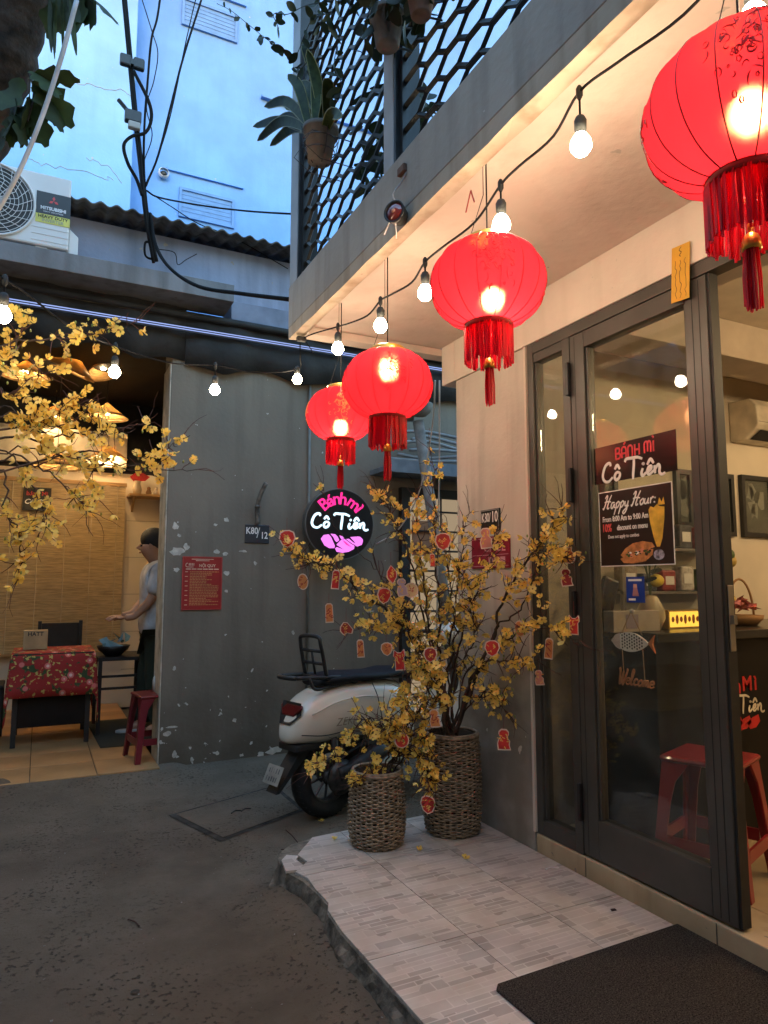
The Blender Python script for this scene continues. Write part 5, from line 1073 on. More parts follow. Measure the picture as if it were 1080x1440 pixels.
for k in range(26):
    cx_, cy2 = rnd.uniform(-.065, .08), 0; cy2 = -.112+(cx_+.06)*.1+rnd.uniform(-.01, .009); r_ = rnd.uniform(.004, .011); mt = rnd.choice([pm('filling_green', (.05, .1, .02), .4), pm('filling_pink', (.7, .25, .15), .4), M_whitep, pm('filling_dark', (.03, .02, .015), .4)])
    MB().poly([(cx_+r_*rnd.uniform(.6, 1.2)*math.cos(a), cy2+r_*.7*rnd.uniform(.6, 1.2)*math.sin(a)) for a in [i*1.05 for i in range(6)]], .0004+.0003*rnd.random(), T(0, 0, .0018)).build('filling', mt, ps)
MB().poly([(.075, .058), (.085, .07), (.1, .064), (.115, .075), (.13, .066), (.15, .063), (.148, .02), (.135, -.055), (.122, -.085), (.108, -.085), (.095, -.05), (.08, .01)], .0007, T(0, 0, .0012)).build('smoothie', M_mango, ps)
MB().poly([(.118, .072), (.128, .1), (.138, .082), (.148, .1), (.152, .072)], .0006, T(0, 0, .0011)).build('mango_slice', M_mango, ps)
MB().poly([(.116+.026*math.cos(a), -.115+.02*math.sin(a)) for a in [i*.524 for i in range(12)]], .0006, T(0, 0, .0012)).build('glass_foot', pm('glass_print', (.35, .35, .45), .4, .4, 60), ps)
y_, z_ = quadc([(880, 811), (907, 810), (907, 848), (881, 848)]); bs = thing('blue_sticker', 'small blue sticker with a tiny figure under the poster on the glass', 'sticker', (XG, y_, z_)); ML = FX(y_, z_, XG)
MB().poly([(-.046, -.05), (.046, -.05), (.046, .05), (-.046, .05)], .0012, ML @ Matrix.Translation((0, 0, -.0008))).build('film', pm('sticker_blue', (.015, .05, .3), .3), bs)
MB().poly([(-.034, .033), (.034, .033), (.034, .041), (-.034, .041)], .0005, T(0, 0, .0006)).build('header_strip', M_whitep, bs); MB().poly([(-.008, .022), (.008, .022), (.01, .008), (-.01, .008)], .0005, T(0, 0, .0006)).build('figure_head', pm('skin_print', (.6, .35, .25), .5), bs); MB().poly([(-.009, .008), (.009, .008), (.018, -.025), (-.015, -.025)], .0005, T(0, 0, .0006)).build('figure_body', pm('figure_print', (.45, .2, .2), .5), bs); MB().poly([(-.035, -.042), (.0, -.042), (.0, -.034), (-.035, -.034)], .0005, T(0, 0, .0006)).build('strip', M_whitep, bs)
# fish welcome sign hanging inside the glass
y_, z_ = onx(892, 903, 2.1).y, onx(892, 903, 2.1).z; fs = thing('fish_sign', 'hanging fish shaped board with a wooden welcome word on strings inside the door', 'sign', (2.1, y_, z_)); ML = FX(y_, z_, 2.094)
body = [(-.11+.19*t, .038*math.sin(math.pi*t)**.8) for t in [i/14 for i in range(15)]]; body += [(x, -y) for x, y in body[::-1][1:-1]]
fb_ = MB().poly(body[::-1], .006, ML).build('body', M_whitep, fs); MB().poly([(-.11, 0), (-.085, .025), (-.062, .033), (-.062, -.033), (-.085, -.025)], .001, T(0, 0, .0062)).build('head', pm('fish_head', (.6, .5, .48), .5), fs)
g = MB()
for i in range(9):
    for j in range(5):
        x = -.05+i*.0125; yy = -.024+j*.012+(i % 2)*.006
        if abs(yy) < .038*math.sin(math.pi*(x+.11)/.19)**.8-.003: g.poly([(x+.0045*math.cos(a), yy+.0045*math.sin(a)) for a in [q_*1.2566 for q_ in range(5)]], .0006, T(0, 0, .0064))
stuff(g.build('scales', M_black, fb_))
MB().poly([(.078, 0), (.11, .034), (.1, 0), (.112, -.034)][::-1], .006, ML).build('tail', pm('orange_wood', (.6, .16, .03), .5), fs)
for x in (-.055, .05): MB().tube([ML @ Vector((x, -.02, .004)), ML @ Vector((x+.005, -.135, .004))], .0018, 5).tube([ML @ Vector((x, .03, .004)), ML @ Vector((0, .12, .006))], .0018, 5).build('string', pm('jute', (.35, .22, .12), .9), fs)
MB().ball(ML @ Vector((0, .12, .0)), .01, 10, 8).build('hook_cup', pm('clear_cup', (.5, .5, .5), .2), fs, True)
strokes(MB(), script('Welcome', .058), ML @ Matrix.Translation((.005, -.165, .004)), .0036, 6, 5, .7).build('word', pm('welcome_wood', (.5, .2, .08), .5, .2, 20), fs)
# ================================================================== SHOP INTERIOR
ct = thing('counter', 'black shop counter with red and white painted shop name on its front', 'counter', (3.2, 2.3, .2)); YC = 2.12
MB().box((2.32, YC, .1975), (6.2, YC+.55, 1.06)).build('body', pm('counter_black', (.006, .006, .0065), .45, .1, spec=.25), ct, bev=.005); MB().box((2.3, YC-.03, 1.0605), (6.22, YC+.58, 1.1)).build('worktop', pm('worktop_black', (.02, .02, .02), .25, .1), ct, bev=.005)
pl = ony(1040, 985, YC); Mq = FY(pl.x-.0, pl.z, YC-.001)
q = 1.35
for s_, x_, z2, sz in (('n', -.012, .062, .1), ('M', .055, .068, .09), ('ì', .112, .068, .09)): text('red_letter', s_, Mq @ Matrix.Translation((x_, z2, 0)), sz, pm('counter_red', (.5, .02, .02), .4), ct, off=.002)
strokes(MB(), cotien(.00043, 620, 565), Mq @ Matrix.Translation((.05, -.02, .001)), .0048, 5, 5, .2).build('script_lettering', pm('counter_cream', (.7, .62, .45), .5), ct)
for k in range(3): MB().poly([(-.08+.06*k, -.1), (-.04+.06*k, -.08), (.0+.06*k, -.07), (.01+.06*k, -.1), (-.02+.06*k, -.125), (-.06+.06*k, -.13)], .001, Mq).build('bread_mark', MATS['counter_red'], ct)
stool(2.36, 1.91, .198, R(20), .45, 'bright red plastic stool inside the shop behind the door glass', ('red_plastic', (.24, .009, .013)))
# things on the counter
def onc(x, y, Y=2.3): return ony(x, y, Y)
vs_ = thing('egg_vase', 'egg shaped cream vase with lemons on twigs standing on the counter', 'vase', (onc(915, 885).x, 2.3, 1.1)); vx = onc(916, 880).x
MB().lathe([(.001, 0), (.04, 0), (.062, .05), (.06, .09), (.035, .14), (.028, .15), (.03, .155)], 20, Matrix.Translation((vx, 2.3, 1.1005))).build('body', pm('cream_glaze', (.55, .45, .28), .3), vs_, True)
for (dx, dz, m) in ((.02, .45, 0), (.04, .26, 0), (-.05, .38, 1), (.06, .33, 1), (.0, .5, 1), (.1, .42, 1), (-.02, .25, 1), (-.07, .5, 1)):
    pq = Vector((vx+dx, 2.3, 1.1+dz*.85)); MB().tube(catmull([(vx, 2.3, 1.24), (vx+dx*.3, 2.3, 1.2+dz*.4), tuple(pq)], 4), .003, 5).build('twig', pm('green_twig', (.06, .09, .03), .7), vs_)
    if m: putleaf(VL[0], vs_, pq, (random.uniform(-1, 1), -.5, random.uniform(-.3, .6)), 0, 1.6)
    else: MB().ball(pq, (.042, .032, .03), 14, 10).build('lemon', pm('lemon', (.7, .5, .04), .4), vs_, True)
bxp = onc(965, 868); lx = thing('lit_sign', 'small glowing yellow lightbox sign on the counter', 'lit sign', (bxp.x, 2.3, 1.1))
MB().box((bxp.x-.14, 2.28, 1.1005), (bxp.x+.12, 2.34, 1.185)).build('box', pm('sign_frame', (.4, .25, .06), .5), lx); MB().box((bxp.x-.132, 2.277, 1.108), (bxp.x+.112, 2.2795, 1.178)).build('glow_panel', em('yellow_glow', (1, .5, .06), .17), lx); [MB().poly([(bxp.x-.115+.027*k+.010*math.cos(q_), 1.143+.022*math.sin(q_)*(1 if k % 2 else .6)) for q_ in [i*.785 for i in range(8)]], .001, basis((0, 2.2768, 0), (1, 0, 0), (0, 0, 1))).build('filigree', pm('orange_print', (.5, .14, .02), .5), lx) for k in range(8)]
tl = onc(866, 848); tm_ = thing('card_reader', 'black card reader leaning on a stand on the counter', 'card reader', (tl.x, 2.35, 1.1))
MB().cbox((0, 0, 0), (.09, .03, .16), Matrix.Translation((tl.x, 2.35, 1.255)) @ Matrix.Rotation(R(18), 4, 'Y')).build('body', M_blackm, tm_, bev=.012); MB().box((tl.x-.05, 2.32, 1.1005), (tl.x+.04, 2.4, 1.18)).build('stand', M_black, tm_)
bn = onc(880, 878); bn_ = thing('menu_box', 'pale translucent menu box standing on the counter beside the vase', 'box', (bn.x, 2.25, 1.1)); MB().box((bn.x-.17, 2.2, 1.1005), (bn.x+.1, 2.26, 1.19)).build('box', pm('frosted', (.42, .36, .3), .4), bn_, bev=.003); MB().box((bn.x-.1, 2.197, 1.115), (bn.x-.03, 2.1995, 1.175)).build('label', pm('mauve', (.25, .2, .25), .6), bn_)
bk = ony(1042, 870, 2.35); bsk = thing('gift_basket', 'wrapped gift basket with looped handle and pink cellophane on the counter', 'basket', (bk.x, 2.35, 1.1))
MB().lathe([(.001, 0), (.07, 0), (.1, .03), (.105, .05), (.09, .05), (.001, .03)], 18, Matrix.Translation((bk.x, 2.35, 1.1005))).build('bowl', pm('straw', (.3, .16, .06), .8), bsk, True); MB().tube([(bk.x+.1*math.cos(a), 2.35, 1.14+.19*math.sin(a)) for a in [math.pi*i/16 for i in range(17)]], .006, 6).build('handle', MATS['straw'], bsk, True)
g = MB(); rnd = random.Random(3)
for k in range(16): c = Vector((bk.x+rnd.uniform(-.08, .08), 2.35+rnd.uniform(-.05, .05), 1.16+rnd.uniform(0, .05))); g.add([c+Vector((rnd.uniform(-.05, .05), rnd.uniform(-.05, .05), rnd.uniform(-.02, .05))) for _ in range(4)], [(0, 1, 2), (0, 2, 3), (1, 3, 2), (0, 3, 1)])
g.build('cellophane', pm('pink_foil', (.6, .2, .17), .2, .3, 40, metal=.4), bsk)
fv = ony(1030, 820, 2.5); fl = thing('fruit_bag', 'bunch of green and orange fruit behind the gift basket', 'fruit', (fv.x, 2.5, 1.1))
for k in range(10): MB().ball((fv.x+rnd.uniform(-.05, .06), 2.55, 1.15+k*.035), .035, 10, 8).build('fruit', pm(('fr_g', 'fr_o', 'fr_y')[k % 3], ((.08, .14, .03), (.45, .17, .04), (.5, .35, .08))[k % 3], .5), fl, True)
# wall frames and indoor air conditioner on the rear wall (y=3.05)
YW = 3.0495
def fr(x0, x1, y0, y1, lab, seed):
    a, b_ = ony(x0, y0, YW), ony(x1, y1, YW); xa, xb = a.x, b_.x; za, zb = b_.z, a.z
    t = thing('picture_frame', lab, 'picture', ((xa+xb)/2, YW, za), 'framed photographs on the shop wall'); f = .03; g = MB()
    for lo, hi in (((xa, za), (xb, za+f)), ((xa, zb-f), (xb, zb)), ((xa, za+f), (xa+f, zb-f)), ((xb-f, za+f), (xb, zb-f))): g.box((lo[0], YW-.03, lo[1]), (hi[0], YW-.001, hi[1]))
    g.build('frame', M_blackm, t); rnd_ = random.Random(seed)
    MB().box((xa+f, YW-.012, za+f), (xb-f, YW-.001, zb-f)).build('photo', pm('photo_print_%d' % seed, (.1, .1, .095), .5, .6, 5, alt=(.012, .012, .012)), t); MATS['photo_print_%d' % seed].name = 'photo_print'
    for k in range(5):
        cx_, cz_ = rnd_.uniform(xa+f+.05, xb-f-.05), rnd_.uniform(za+f+.06, zb-f-.06); MB().poly([(cx_+rnd_.uniform(.02, .05)*math.cos(a_), cz_+rnd_.uniform(.03, .09)*math.sin(a_)) for a_ in [i*.9 for i in range(7)]], .0015, basis((0, YW-.0125, 0), (1, 0, 0), (0, 0, 1))).build('print_shape', pm('photo_pale', (.38, .37, .34), .5), t)
    MB().box((xa+f, YW-.02, za+f), (xb-f, YW-.018, zb-f)).build('glass', M_glass, t)
fr(1037, 1085, 668, 757, 'framed black and white photograph below the indoor air conditioner', 1); fr(985, 1031, 664, 755, 'framed black and white photograph beside the door lock edge', 2); fr(945, 972, 660, 742, 'tall framed photograph seen through the door glass by the stile', 3); fr(826, 866, 650, 735, 'framed photograph half hidden behind the logo sticker', 5)
a, b_ = ony(1022, 566, YW), ony(1026, 622, YW); xa = b_.x; zb, za = a.z, b_.z; ic = thing('indoor_air_conditioner', 'cream wall mounted indoor air conditioner with dark outlet slot', 'air conditioner', (xa+.4, YW, za))
prof = [(0, zb), (-.16, zb-.01), (-.2, zb-.06), (-.21, za+.09), (-.19, za+.06), (-.1, za), (0, za)]
g = MB(); n = len(prof)
for x in (xa, xa+.85): g.v += [Vector((x, YW-.001+y, z)) for y, z in prof]
g.f = [list(range(n))[::-1], list(range(n, 2*n))]+[[i, (i+1) % n, n+(i+1) % n, n+i] for i in range(n)]
g.build('casing', pm('cream_plastic', (.6, .53, .4), .4), ic, bev=.01); MB().add([(xa+.05, YW-.192, za+.052), (xa+.8, YW-.192, za+.052), (xa+.8, YW-.112, za+.0035), (xa+.05, YW-.112, za+.0035)], [(0, 1, 2, 3)]).build('outlet', M_black, ic)
MB().box((xa+.01, YW-.212, za+.1), (xa+.84, YW-.2105, za+.103)).build('panel_line', pm('panel_line_brown', (.15, .13, .1), .6), ic)  # thin dark line across the front of the casing
# shelves behind the counter
sh = thing('wire_rack', 'wire rack crowded with packets on the wall behind the counter', 'rack', (3.3, 3.0, 1.3))
for z in (1.5, 1.25): MB().box((2.9, 2.85, z), (3.75, 3.045, z+.015)).build('shelf', pm('rack_metal', (.3, .28, .26), .4, metal=.7), sh)
for x in (2.9, 3.73): MB().box((x, 2.86, 1.1), (x+.02, 2.88, 1.75)).build('upright', MATS['rack_metal'], sh)
rnd = random.Random(5); PK = [((.6, .55, .5), 'pale'), ((.3, .25, .2), 'brown'), ((.35, .05, .05), 'red'), ((.1, .16, .05), 'green'), ((.08, .08, .1), 'dark')]
LAB = ['pale', 'brown', 'red', 'green', 'dark']
for k in range(10):
    x = 2.95+(k % 5)*.155; z = 1.5155 if k < 5 else 1.2655; c_, nm = PK[(k*3+k//5) % 5]; hh = .1+.05*rnd.random()
    t = thing('packet', '%s packet on the %s shelf of the wire rack behind the counter' % (nm, 'upper' if k < 5 else 'lower'), 'packet', (x, 2.95, z), 'packets on the wire rack')
    MB().box((x, 2.9, z), (x+.11, 2.98, z+hh)).build('bag', pm('pk_'+nm, c_, .4, .3, 25), t, bev=.012); MB().box((x+.02, 2.8985, z+hh*.3), (x+.09, 2.8999, z+hh*.7)).build('label', M_whitep, t)
# globe lamps inside the shop
for (x, y, lab) in ((3.3, 1.0, 'cream globe lamp hanging inside the shop near the door opening'), (4.9, 1.5, 'cream globe lamp hanging deep in the shop over the counter'), (3.0, -1.0, 'cream globe lamp hanging near the front wall of the shop')):
    pd = thing('globe_lamp', lab, 'lamp', (x, y, 2.3), 'globe lamps in the shop')
    MB().ball((x, y, 2.38), .085, 20, 14).build('globe', em('indoor_bulb', (1, .7, .38), BULB*.78), pd, True); MB().lathe([(.03, .07), (.04, .06), (.045, .1), (.01, .13)], 16, Matrix.Translation((x, y, 2.38))).build('fitting', M_blackm, pd, True); MB().tube([(x, y, 2.5), (x, y, 2.699)], .003, 5).build('cord', M_cable, pd)
# ================================================================== ALLEY BEHIND: grilled window, lamp post, awning shelf
gd = thing('grille_window', 'lit window behind black horizontal bars in the grey wall', 'window', (3.1, 5.19, .9))
MB().box((2.8, 5.165, .2), (3.75, 5.199, 2.05)).build('pane', em('window_glow', (1, .74, .46), .03), gd)
g = MB()
for lo, hi in (((2.72, .2), (2.8, 2.13)), ((2.8, 2.05), (3.75, 2.13)), ((3.75, .2), (3.83, 2.13))): g.box((lo[0], 5.14, lo[1]), (hi[0], 5.1995, hi[1]))
g.build('frame', M_black, gd)
for z in [.4+.17*k for k in range(10)]: MB().tube([(2.79, 5.13, z), (3.76, 5.13, z)], .009, 6).build('bar', M_blackm, gd)
for x in (3.1, 3.4): MB().tube([(x, 5.13, .25), (x, 5.13, 2.06)], .009, 6).build('upright', M_blackm, gd)
MB().box((2.83, 5.15, 1.55), (3.02, 5.1645, 1.85)).build('calendar', pm('brown_paper', (.3, .14, .07), .7), gd)
al = thing('window_awning', 'grey blue metal ledge above the barred window in the alley', 'awning', (3.1, 5.0, 2.25))
MB().box((2.45, 4.85, 2.22), (4.6, 5.199, 2.26)).build('sheet', pm('blue_grey_sheet', (.14, .16, .19), .5, .15), al); MB().box((2.45, 4.83, 2.2), (4.6, 4.8495, 2.3)).build('lip', MATS['blue_grey_sheet'], al)
cl = thing('coiled_pipes', 'tangle of pale grey hoses lying on the metal ledge', 'hoses', (3.1, 5.0, 2.3)); rnd = random.Random(6)
for k in range(7):
    z = 2.29+.045*k; MB().tube(catmull([(2.5+rnd.uniform(0, .3), 5.0, z), (2.9, 4.95+rnd.uniform(0, .1), z+rnd.uniform(-.03, .06)), (3.3, 5.0, z+rnd.uniform(-.03, .05)), (3.9, 5.05, z)], 5), .014, 6).build('hose', pm('grey_hose', (.2, .2, .2), .7), cl, True)
lp = thing('lamp_post', 'leaning galvanised pole with a half round street lamp head behind the lanterns', 'lamp post', (3.05, 4.5, 0))
p0, p1, p2 = ony(588, 592, 4.55), ony(603, 690, 4.55), ony(628, 860, 4.55); d_ = (p2-p0).normalized(); foot = p0+d_*(p0.z/-d_.z)
M_galv = pm('galvanised_pole', (.17, .155, .135), .7, .2, 14)
MB().tube([p0, foot], .042, 14).build('pole', M_galv, lp, True)
hp0 = ony(590, 578, 4.5); g = MB(); g.lathe([(.001, 0), (.105, 0), (.11, -.01), (.09, -.07), (.05, -.1), (.001, -.11)], 24, Matrix.Translation(hp0+Vector((0, 0, .06))) @ Matrix.Diagonal((1.0, .8, 1, 1))); g.build('lamp_head', M_galv, lp, True)
MB().tube([hp0+Vector((-.13, .15, .0)), hp0+Vector((0, .1, 0))], .06, 12).build('arm', M_galv, lp, True)
for (xy, lab) in (([(612, 535), (608, 600), (590, 690), (560, 745), (530, 765)], 'pale rope swinging down to the round sign'), ([(618, 535), (618, 640), (616, 760), (614, 900), (612, 1010)], 'pale rope hanging straight beside the lamp post')):
    tag(MB().tube(catmull([onx(xy[0][0], xy[0][1], 1.9) if False else ony(x, y, 3.9+.22*i) for i, (x, y) in enumerate(xy)], 6), .006, 6).build('rope', pm('pale_cord2', (.42, .38, .35), .7), None, True), lab, 'rope')
# ================================================================== SCOOTER (rear towards the viewer, nose along the alley)
w0 = onz(455, 1153, .0); SX, SY = w0.x+.01, w0.y+.05
sc_ = thing('scooter', 'white motor scooter with black luggage rack parked by the grey wall', 'scooter', (SX+.6, SY, 0))
M_bodyw = pm('scooter_paint', (.74, .7, .6), .2, .04, 4, coat=.6); M_tyre = pm('tyre_rubber', (.014, .014, .014), .8, .2, 30); M_plast = pm('black_plastic', (.018, .018, .019), .5, .2); M_engine = pm('engine_metal', (.08, .075, .07), .45, .3, 20, metal=.5); M_seat = pm('navy_seat', (.01, .011, .015), .65, .2, spec=.25)
def S_(x, y, z): return Vector((SX+x, SY+y, z))
def wheel(cx, r, w, steer=0):
    T_ = Matrix.Translation(S_(cx, 0, r)) @ Matrix.Rotation(R(90), 4, 'X')
    prof = [(r*.62, -w*.38), (r*.75, -w*.5), (r*.9, -w*.46), (r*.97, -w*.3), (r, 0), (r*.97, w*.3), (r*.9, w*.46), (r*.75, w*.5), (r*.62, w*.38)]
    wl = MB().lathe(prof, 48, T_).build('wheel', M_tyre, sc_, True)
    MB().lathe([(r*.64, -w*.3), (r*.6, -w*.36), (r*.56, -w*.2), (r*.56, w*.2), (r*.6, w*.36), (r*.64, w*.3)], 40, T_).build('rim', M_engine, wl, True)
    for k in range(10):
        a = 2*math.pi*k/10; MB().tube([T_ @ Vector((.03*math.cos(a), .03*math.sin(a), w*.15)), T_ @ Vector((r*.57*math.cos(a+.12), r*.57*math.sin(a+.12), w*.22))], .007, 5).build('spoke', M_engine, wl)
    MB().lathe([(.001, -w*.45), (.035, -w*.45), (.045, -w*.2), (.045, w*.2), (.035, w*.45), (.001, w*.45)], 16, T_).build('hub', M_engine, wl, True)
    g = MB()
    for k in range(40):
        a = 2*math.pi*k/40
        for s in (-1, 1): g.tube([T_ @ Vector((r*.985*math.cos(a), r*.985*math.sin(a), s*w*.05)), T_ @ Vector((r*.95*math.cos(a+.06), r*.95*math.sin(a+.06), s*w*.4))], .0035, 3)
    stuff(g.build('tread', M_black, wl))
wheel(0, .225, .11); wheel(1.24, .225, .1)
# rear body shell: lofted along x; (x, z_top, z_bottom, half width)
secs = [(-.3, .50, .46, .03), (-.285, .56, .44, .07), (-.24, .645, .435, .105), (-.16, .70, .425, .135), (-.05, .735, .42, .155), (.08, .75, .435, .165), (.2, .75, .46, .165), (.33, .745, .45, .16), (.45, .73, .38, .15), (.56, .70, .3, .13), (.62, .62, .27, .12)]
g = MB(); n = 20
for (x, zt, zb, hw) in secs:
    zc, hz = (zt+zb)/2, (zt-zb)/2
    for j in range(n):
        a = 2*math.pi*j/n; ca, sa = math.cos(a), math.sin(a); e = .62
        g.v.append(S_(x, hw*math.copysign(abs(ca)**e, ca), zc+hz*math.copysign(abs(sa)**.8, sa)))
for i in range(len(secs)-1):
    for j in range(n): g.f.append([i*n+j, i*n+(j+1) % n, (i+1)*n+(j+1) % n, (i+1)*n+j])
g.f += [list(range(n))[::-1], list(range((len(secs)-1)*n, len(secs)*n))]
bd_ = g.build('body_shell', M_bodyw, sc_, True)
sb_ = bd_.modifiers.new('sub', 'SUBSURF'); sb_.levels = 1; sb_.render_levels = 1
# raised side swage and emblem
Cv = catmull([S_(-.2, -.132, .60), S_(-.05, -.158, .655), S_(.12, -.169, .67), S_(.3, -.166, .65)], 6); MB().tube(Cv, .006, 6, flat=(Vector((0, 1, 0)), .6)).build('swage', M_bodyw, bd_, True)
text('emblem', 'ZEKA', basis(S_(.02, -.166, .545), (1, -.05, 0), (0, 0, 1)), .06, pm('emblem_beige', (.33, .27, .2), .4), bd_, shear=.3, ext=.001, space=1.1)
# seat
g = MB(); ss = [(-.11, .765, .74, .09), (-.05, .79, .74, .125), (.1, .795, .745, .14), (.25, .785, .745, .145), (.36, .78, .745, .14), (.45, .795, .74, .13), (.6, .785, .725, .12), (.7, .75, .71, .08)]
for (x, zt, zb, hw) in ss:
    zc, hz = (zt+zb)/2, (zt-zb)/2+.006
    for j in range(14):
        a = 2*math.pi*j/14; ca, sa = math.cos(a), math.sin(a); g.v.append(S_(x, hw*math.copysign(abs(ca)**.6, ca), zc+hz*math.copysign(abs(sa)**.7, sa)))
for i in range(len(ss)-1):
    for j in range(14): g.f.append([i*14+j, i*14+(j+1) % 14, (i+1)*14+(j+1) % 14, (i+1)*14+j])
g.f += [list(range(14))[::-1], list(range((len(ss)-1)*14, len(ss)*14))]
g.build('seat', M_seat, sc_, True)
# luggage rack with backrest
rk = MB()
for s in (-.1, .1): rk.tube(catmull([S_(.14, s, .755), S_(.02, s*1.05, .78), S_(-.15, s, .79), S_(-.27, s*.8, .795)], 5), .011, 8)
rk.tube(catmull([S_(-.27, -.08, .795), S_(-.30, -.04, .797), S_(-.30, .04, .797), S_(-.27, .08, .795)], 5), .013, 8)
rk.tube(catmull([S_(-.2, -.1, .79), S_(-.16, -.1, .73), S_(-.05, -.1, .735), S_(.1, -.1, .75)], 5), .009, 8)
for x in (-.2, -.1, 0): rk.tube([S_(x, -.1, .785), S_(x, .1, .785)], .008, 6)
rr_ = rk.build('luggage_rack', M_plast, sc_, True)
br = MB(); br.tube(catmull([S_(-.08, -.1, .79), S_(-.1, -.1, .88), S_(-.12, -.095, .97), S_(-.125, -.075, 1.01), S_(-.125, .075, 1.01), S_(-.12, .095, .97), S_(-.1, .1, .88), S_(-.08, .1, .79)], 6), .012, 8)
for z, x in ((.86, -.095), (.93, -.112)): br.tube([S_(x, -.098, z), S_(x, .098, z)], .01, 6)
br.tube([S_(-.085, 0, .8), S_(-.112, 0, .93)], .008, 6)
br.build('backrest', M_plast, rr_, True)
MB().ball(S_(.12, -.1, .755), (.03, .022, .022), 10, 8).build('mount', M_plast, rr_, True)
# tail light, licence plate, fender
MB().add([S_(-.291, -.05, .545), S_(-.291, .05, .545), S_(-.24, .085, .66), S_(-.24, -.085, .66), S_(-.25, -.1, .6), S_(-.25, .1, .6)], [(0, 4, 3, 2, 5, 1)]).build('tail_light_base', M_plast, sc_)
MB().poly([(-.05, 0), (.05, 0), (.1, .05), (.09, .068), (-.09, .068), (-.1, .05)], .014, basis(S_(-.262, 0, .585), (0, -1, 0), (.5, 0, .86))).build('tail_light', pm('tail_red', (.11, .005, .007), .3), sc_, bev=.006)
MB().box(S_(-.27, -.09, .40), S_(-.1, .09, .44)).build('under_tail', M_plast, sc_, bev=.01)
MB().add([S_(-.2, -.05, .42), S_(-.2, .05, .42), S_(-.37, .05, .2), S_(-.37, -.05, .2), S_(-.12, -.05, .42), S_(-.12, .05, .42), S_(-.35, .05, .2), S_(-.35, -.05, .2)], [(0, 1, 2, 3), (7, 6, 5, 4), (0, 3, 7, 4), (1, 5, 6, 2), (3, 2, 6, 7)]).build('fender', M_plast, sc_)
Mpl = basis(S_(-.345, 0, .285), (0, -1, 0), (.42, 0, .9)) @ Matrix.Translation((0, 0, .012))
lp_ = MB().poly([(-.07, -.05), (.07, -.05), (.07, .05), (-.07, .05)], .003, Mpl).build('licence_plate', pm('plate_white', (.3, .29, .25), .6), sc_)
[MB().box((-.05+.021*k+(.004 if zz > 0 else 0), zz-.013, .0032), (-.05+.021*k+(.006, .012, .011, .008, .012)[(k*2+(zz > 0)) % 5], zz+(.013, .008, .013, .011, .013)[(k+(zz > 0)) % 5], .0036), Mpl).build('character', pm('plate_ink', (.1, .1, .1), .6), lp_) for k in range(5) for zz in (-.022, .022)]
Cv = catmull([S_(-.26, -.12, .5), S_(-.12, -.15, .485), S_(.05, -.166, .5), S_(.25, -.168, .52), S_(.45, -.152, .5)], 6); MB().tube(Cv, .003, 5).build('panel_seam', M_plast, bd_)
Cv = catmull([S_(.2, -.166, .74), S_(.24, -.17, .66), S_(.27, -.168, .56), S_(.3, -.16, .47)], 6); MB().tube(Cv, .0028, 5).build('panel_seam', M_plast, bd_)
for y in (-.06, -.075): MB().tube(catmull([S_(.3, y, .42), S_(.15, y-.03, .38), S_(.02, y-.04, .33), S_(-.01, y-.03, .25)], 5), .005, 6).build('brake_cable', M_plast, sc_, True)
g = MB()
for k in range(9): g.box(S_(.08+.03*k, -.178, .2), S_(.09+.03*k, -.168, .27))
stuff(g.build('cooling_fins', M_engine, sc_))
# engine, drive case, exhaust, shock
MB().tube([S_(0, -.09, .225), S_(.2, -.1, .25), S_(.45, -.1, .27)], [.075, .065, .07], 14).build('drive_case', M_engine, sc_, True)
MB().lathe([(.001, 0), (.09, 0), (.095, .02), (.06, .045), (.001, .05)], 24, Matrix.Translation(S_(.02, -.1, .235)) @ Matrix.Rotation(R(90), 4, 'X')).build('clutch_cover', M_engine, sc_, True)
MB().tube(catmull([S_(-.02, -.135, .26), S_(.12, -.14, .29), S_(.28, -.135, .34), S_(.4, -.12, .33)], 5), [.035]*4+[.05]*8+[.03]*4, 14).build('air_box', M_plast, sc_, True)
MB().tube(catmull([S_(.4, .1, .2), S_(.15, .13, .22), S_(-.15, .14, .27)], 5), .045, 12).build('exhaust', M_engine, sc_, True)
MB().tube([S_(.0, -.1, .25), S_(-.03, -.1, .46)], .022, 10).build('shock_absorber', M_plast, sc_, True)
MB().cbox(S_(.3, 0, .3), (.35, .16, .2)).build('engine_block', M_plast, sc_, bev=.03)
# front half: floor, leg shield, fork, fender, handlebar
MB().box(S_(.55, -.17, .25), S_(1.0, .17, .31)).build('floorboard', M_plast, sc_, bev=.02)
g = MB(); sh_ = [(.98, .28, .17), (1.03, .45, .19), (1.06, .62, .185), (1.08, .78, .15), (1.09, .88, .1)]
for (x, z, hw) in sh_:
    for j in range(9): u = -1+2*j/8; g.v.append(S_(x+.07*(1-u*u), hw*u, z))
    for j in range(9): u = -1+2*j/8; g.v.append(S_(x-.03+.07*(1-u*u), hw*u*.97, z))
for i in range(len(sh_)-1):
    for j in range(8): a = i*18+j; g.f += [[a, a+1, a+19, a+18], [a+9, a+27, a+28, a+10]]
g.build('leg_shield', M_bodyw, sc_, True)
MB().tube([S_(1.24, 0, .225), S_(1.12, 0, .6), S_(1.03, 0, .93)], [.028, .035, .03], 12).build('fork', M_engine, sc_, True)
MB().lathe([(.235, -.06), (.262, -.045), (.27, 0), (.262, .045), (.235, .06)], 20, Matrix.Translation(S_(1.24, 0, .225)) @ Matrix.Rotation(R(90), 4, 'X'), R(10), R(175)).build('front_fender', M_bodyw, sc_, True)
MB().ball(S_(1.05, 0, .97), (.1, .13, .08), 18, 12).build('headset', M_bodyw, sc_, True); MB().ball(S_(1.13, 0, .97), (.04, .07, .06), 14, 10).build('headlight', pm('lamp_glass', (.5, .5, .5), .1), sc_, True)
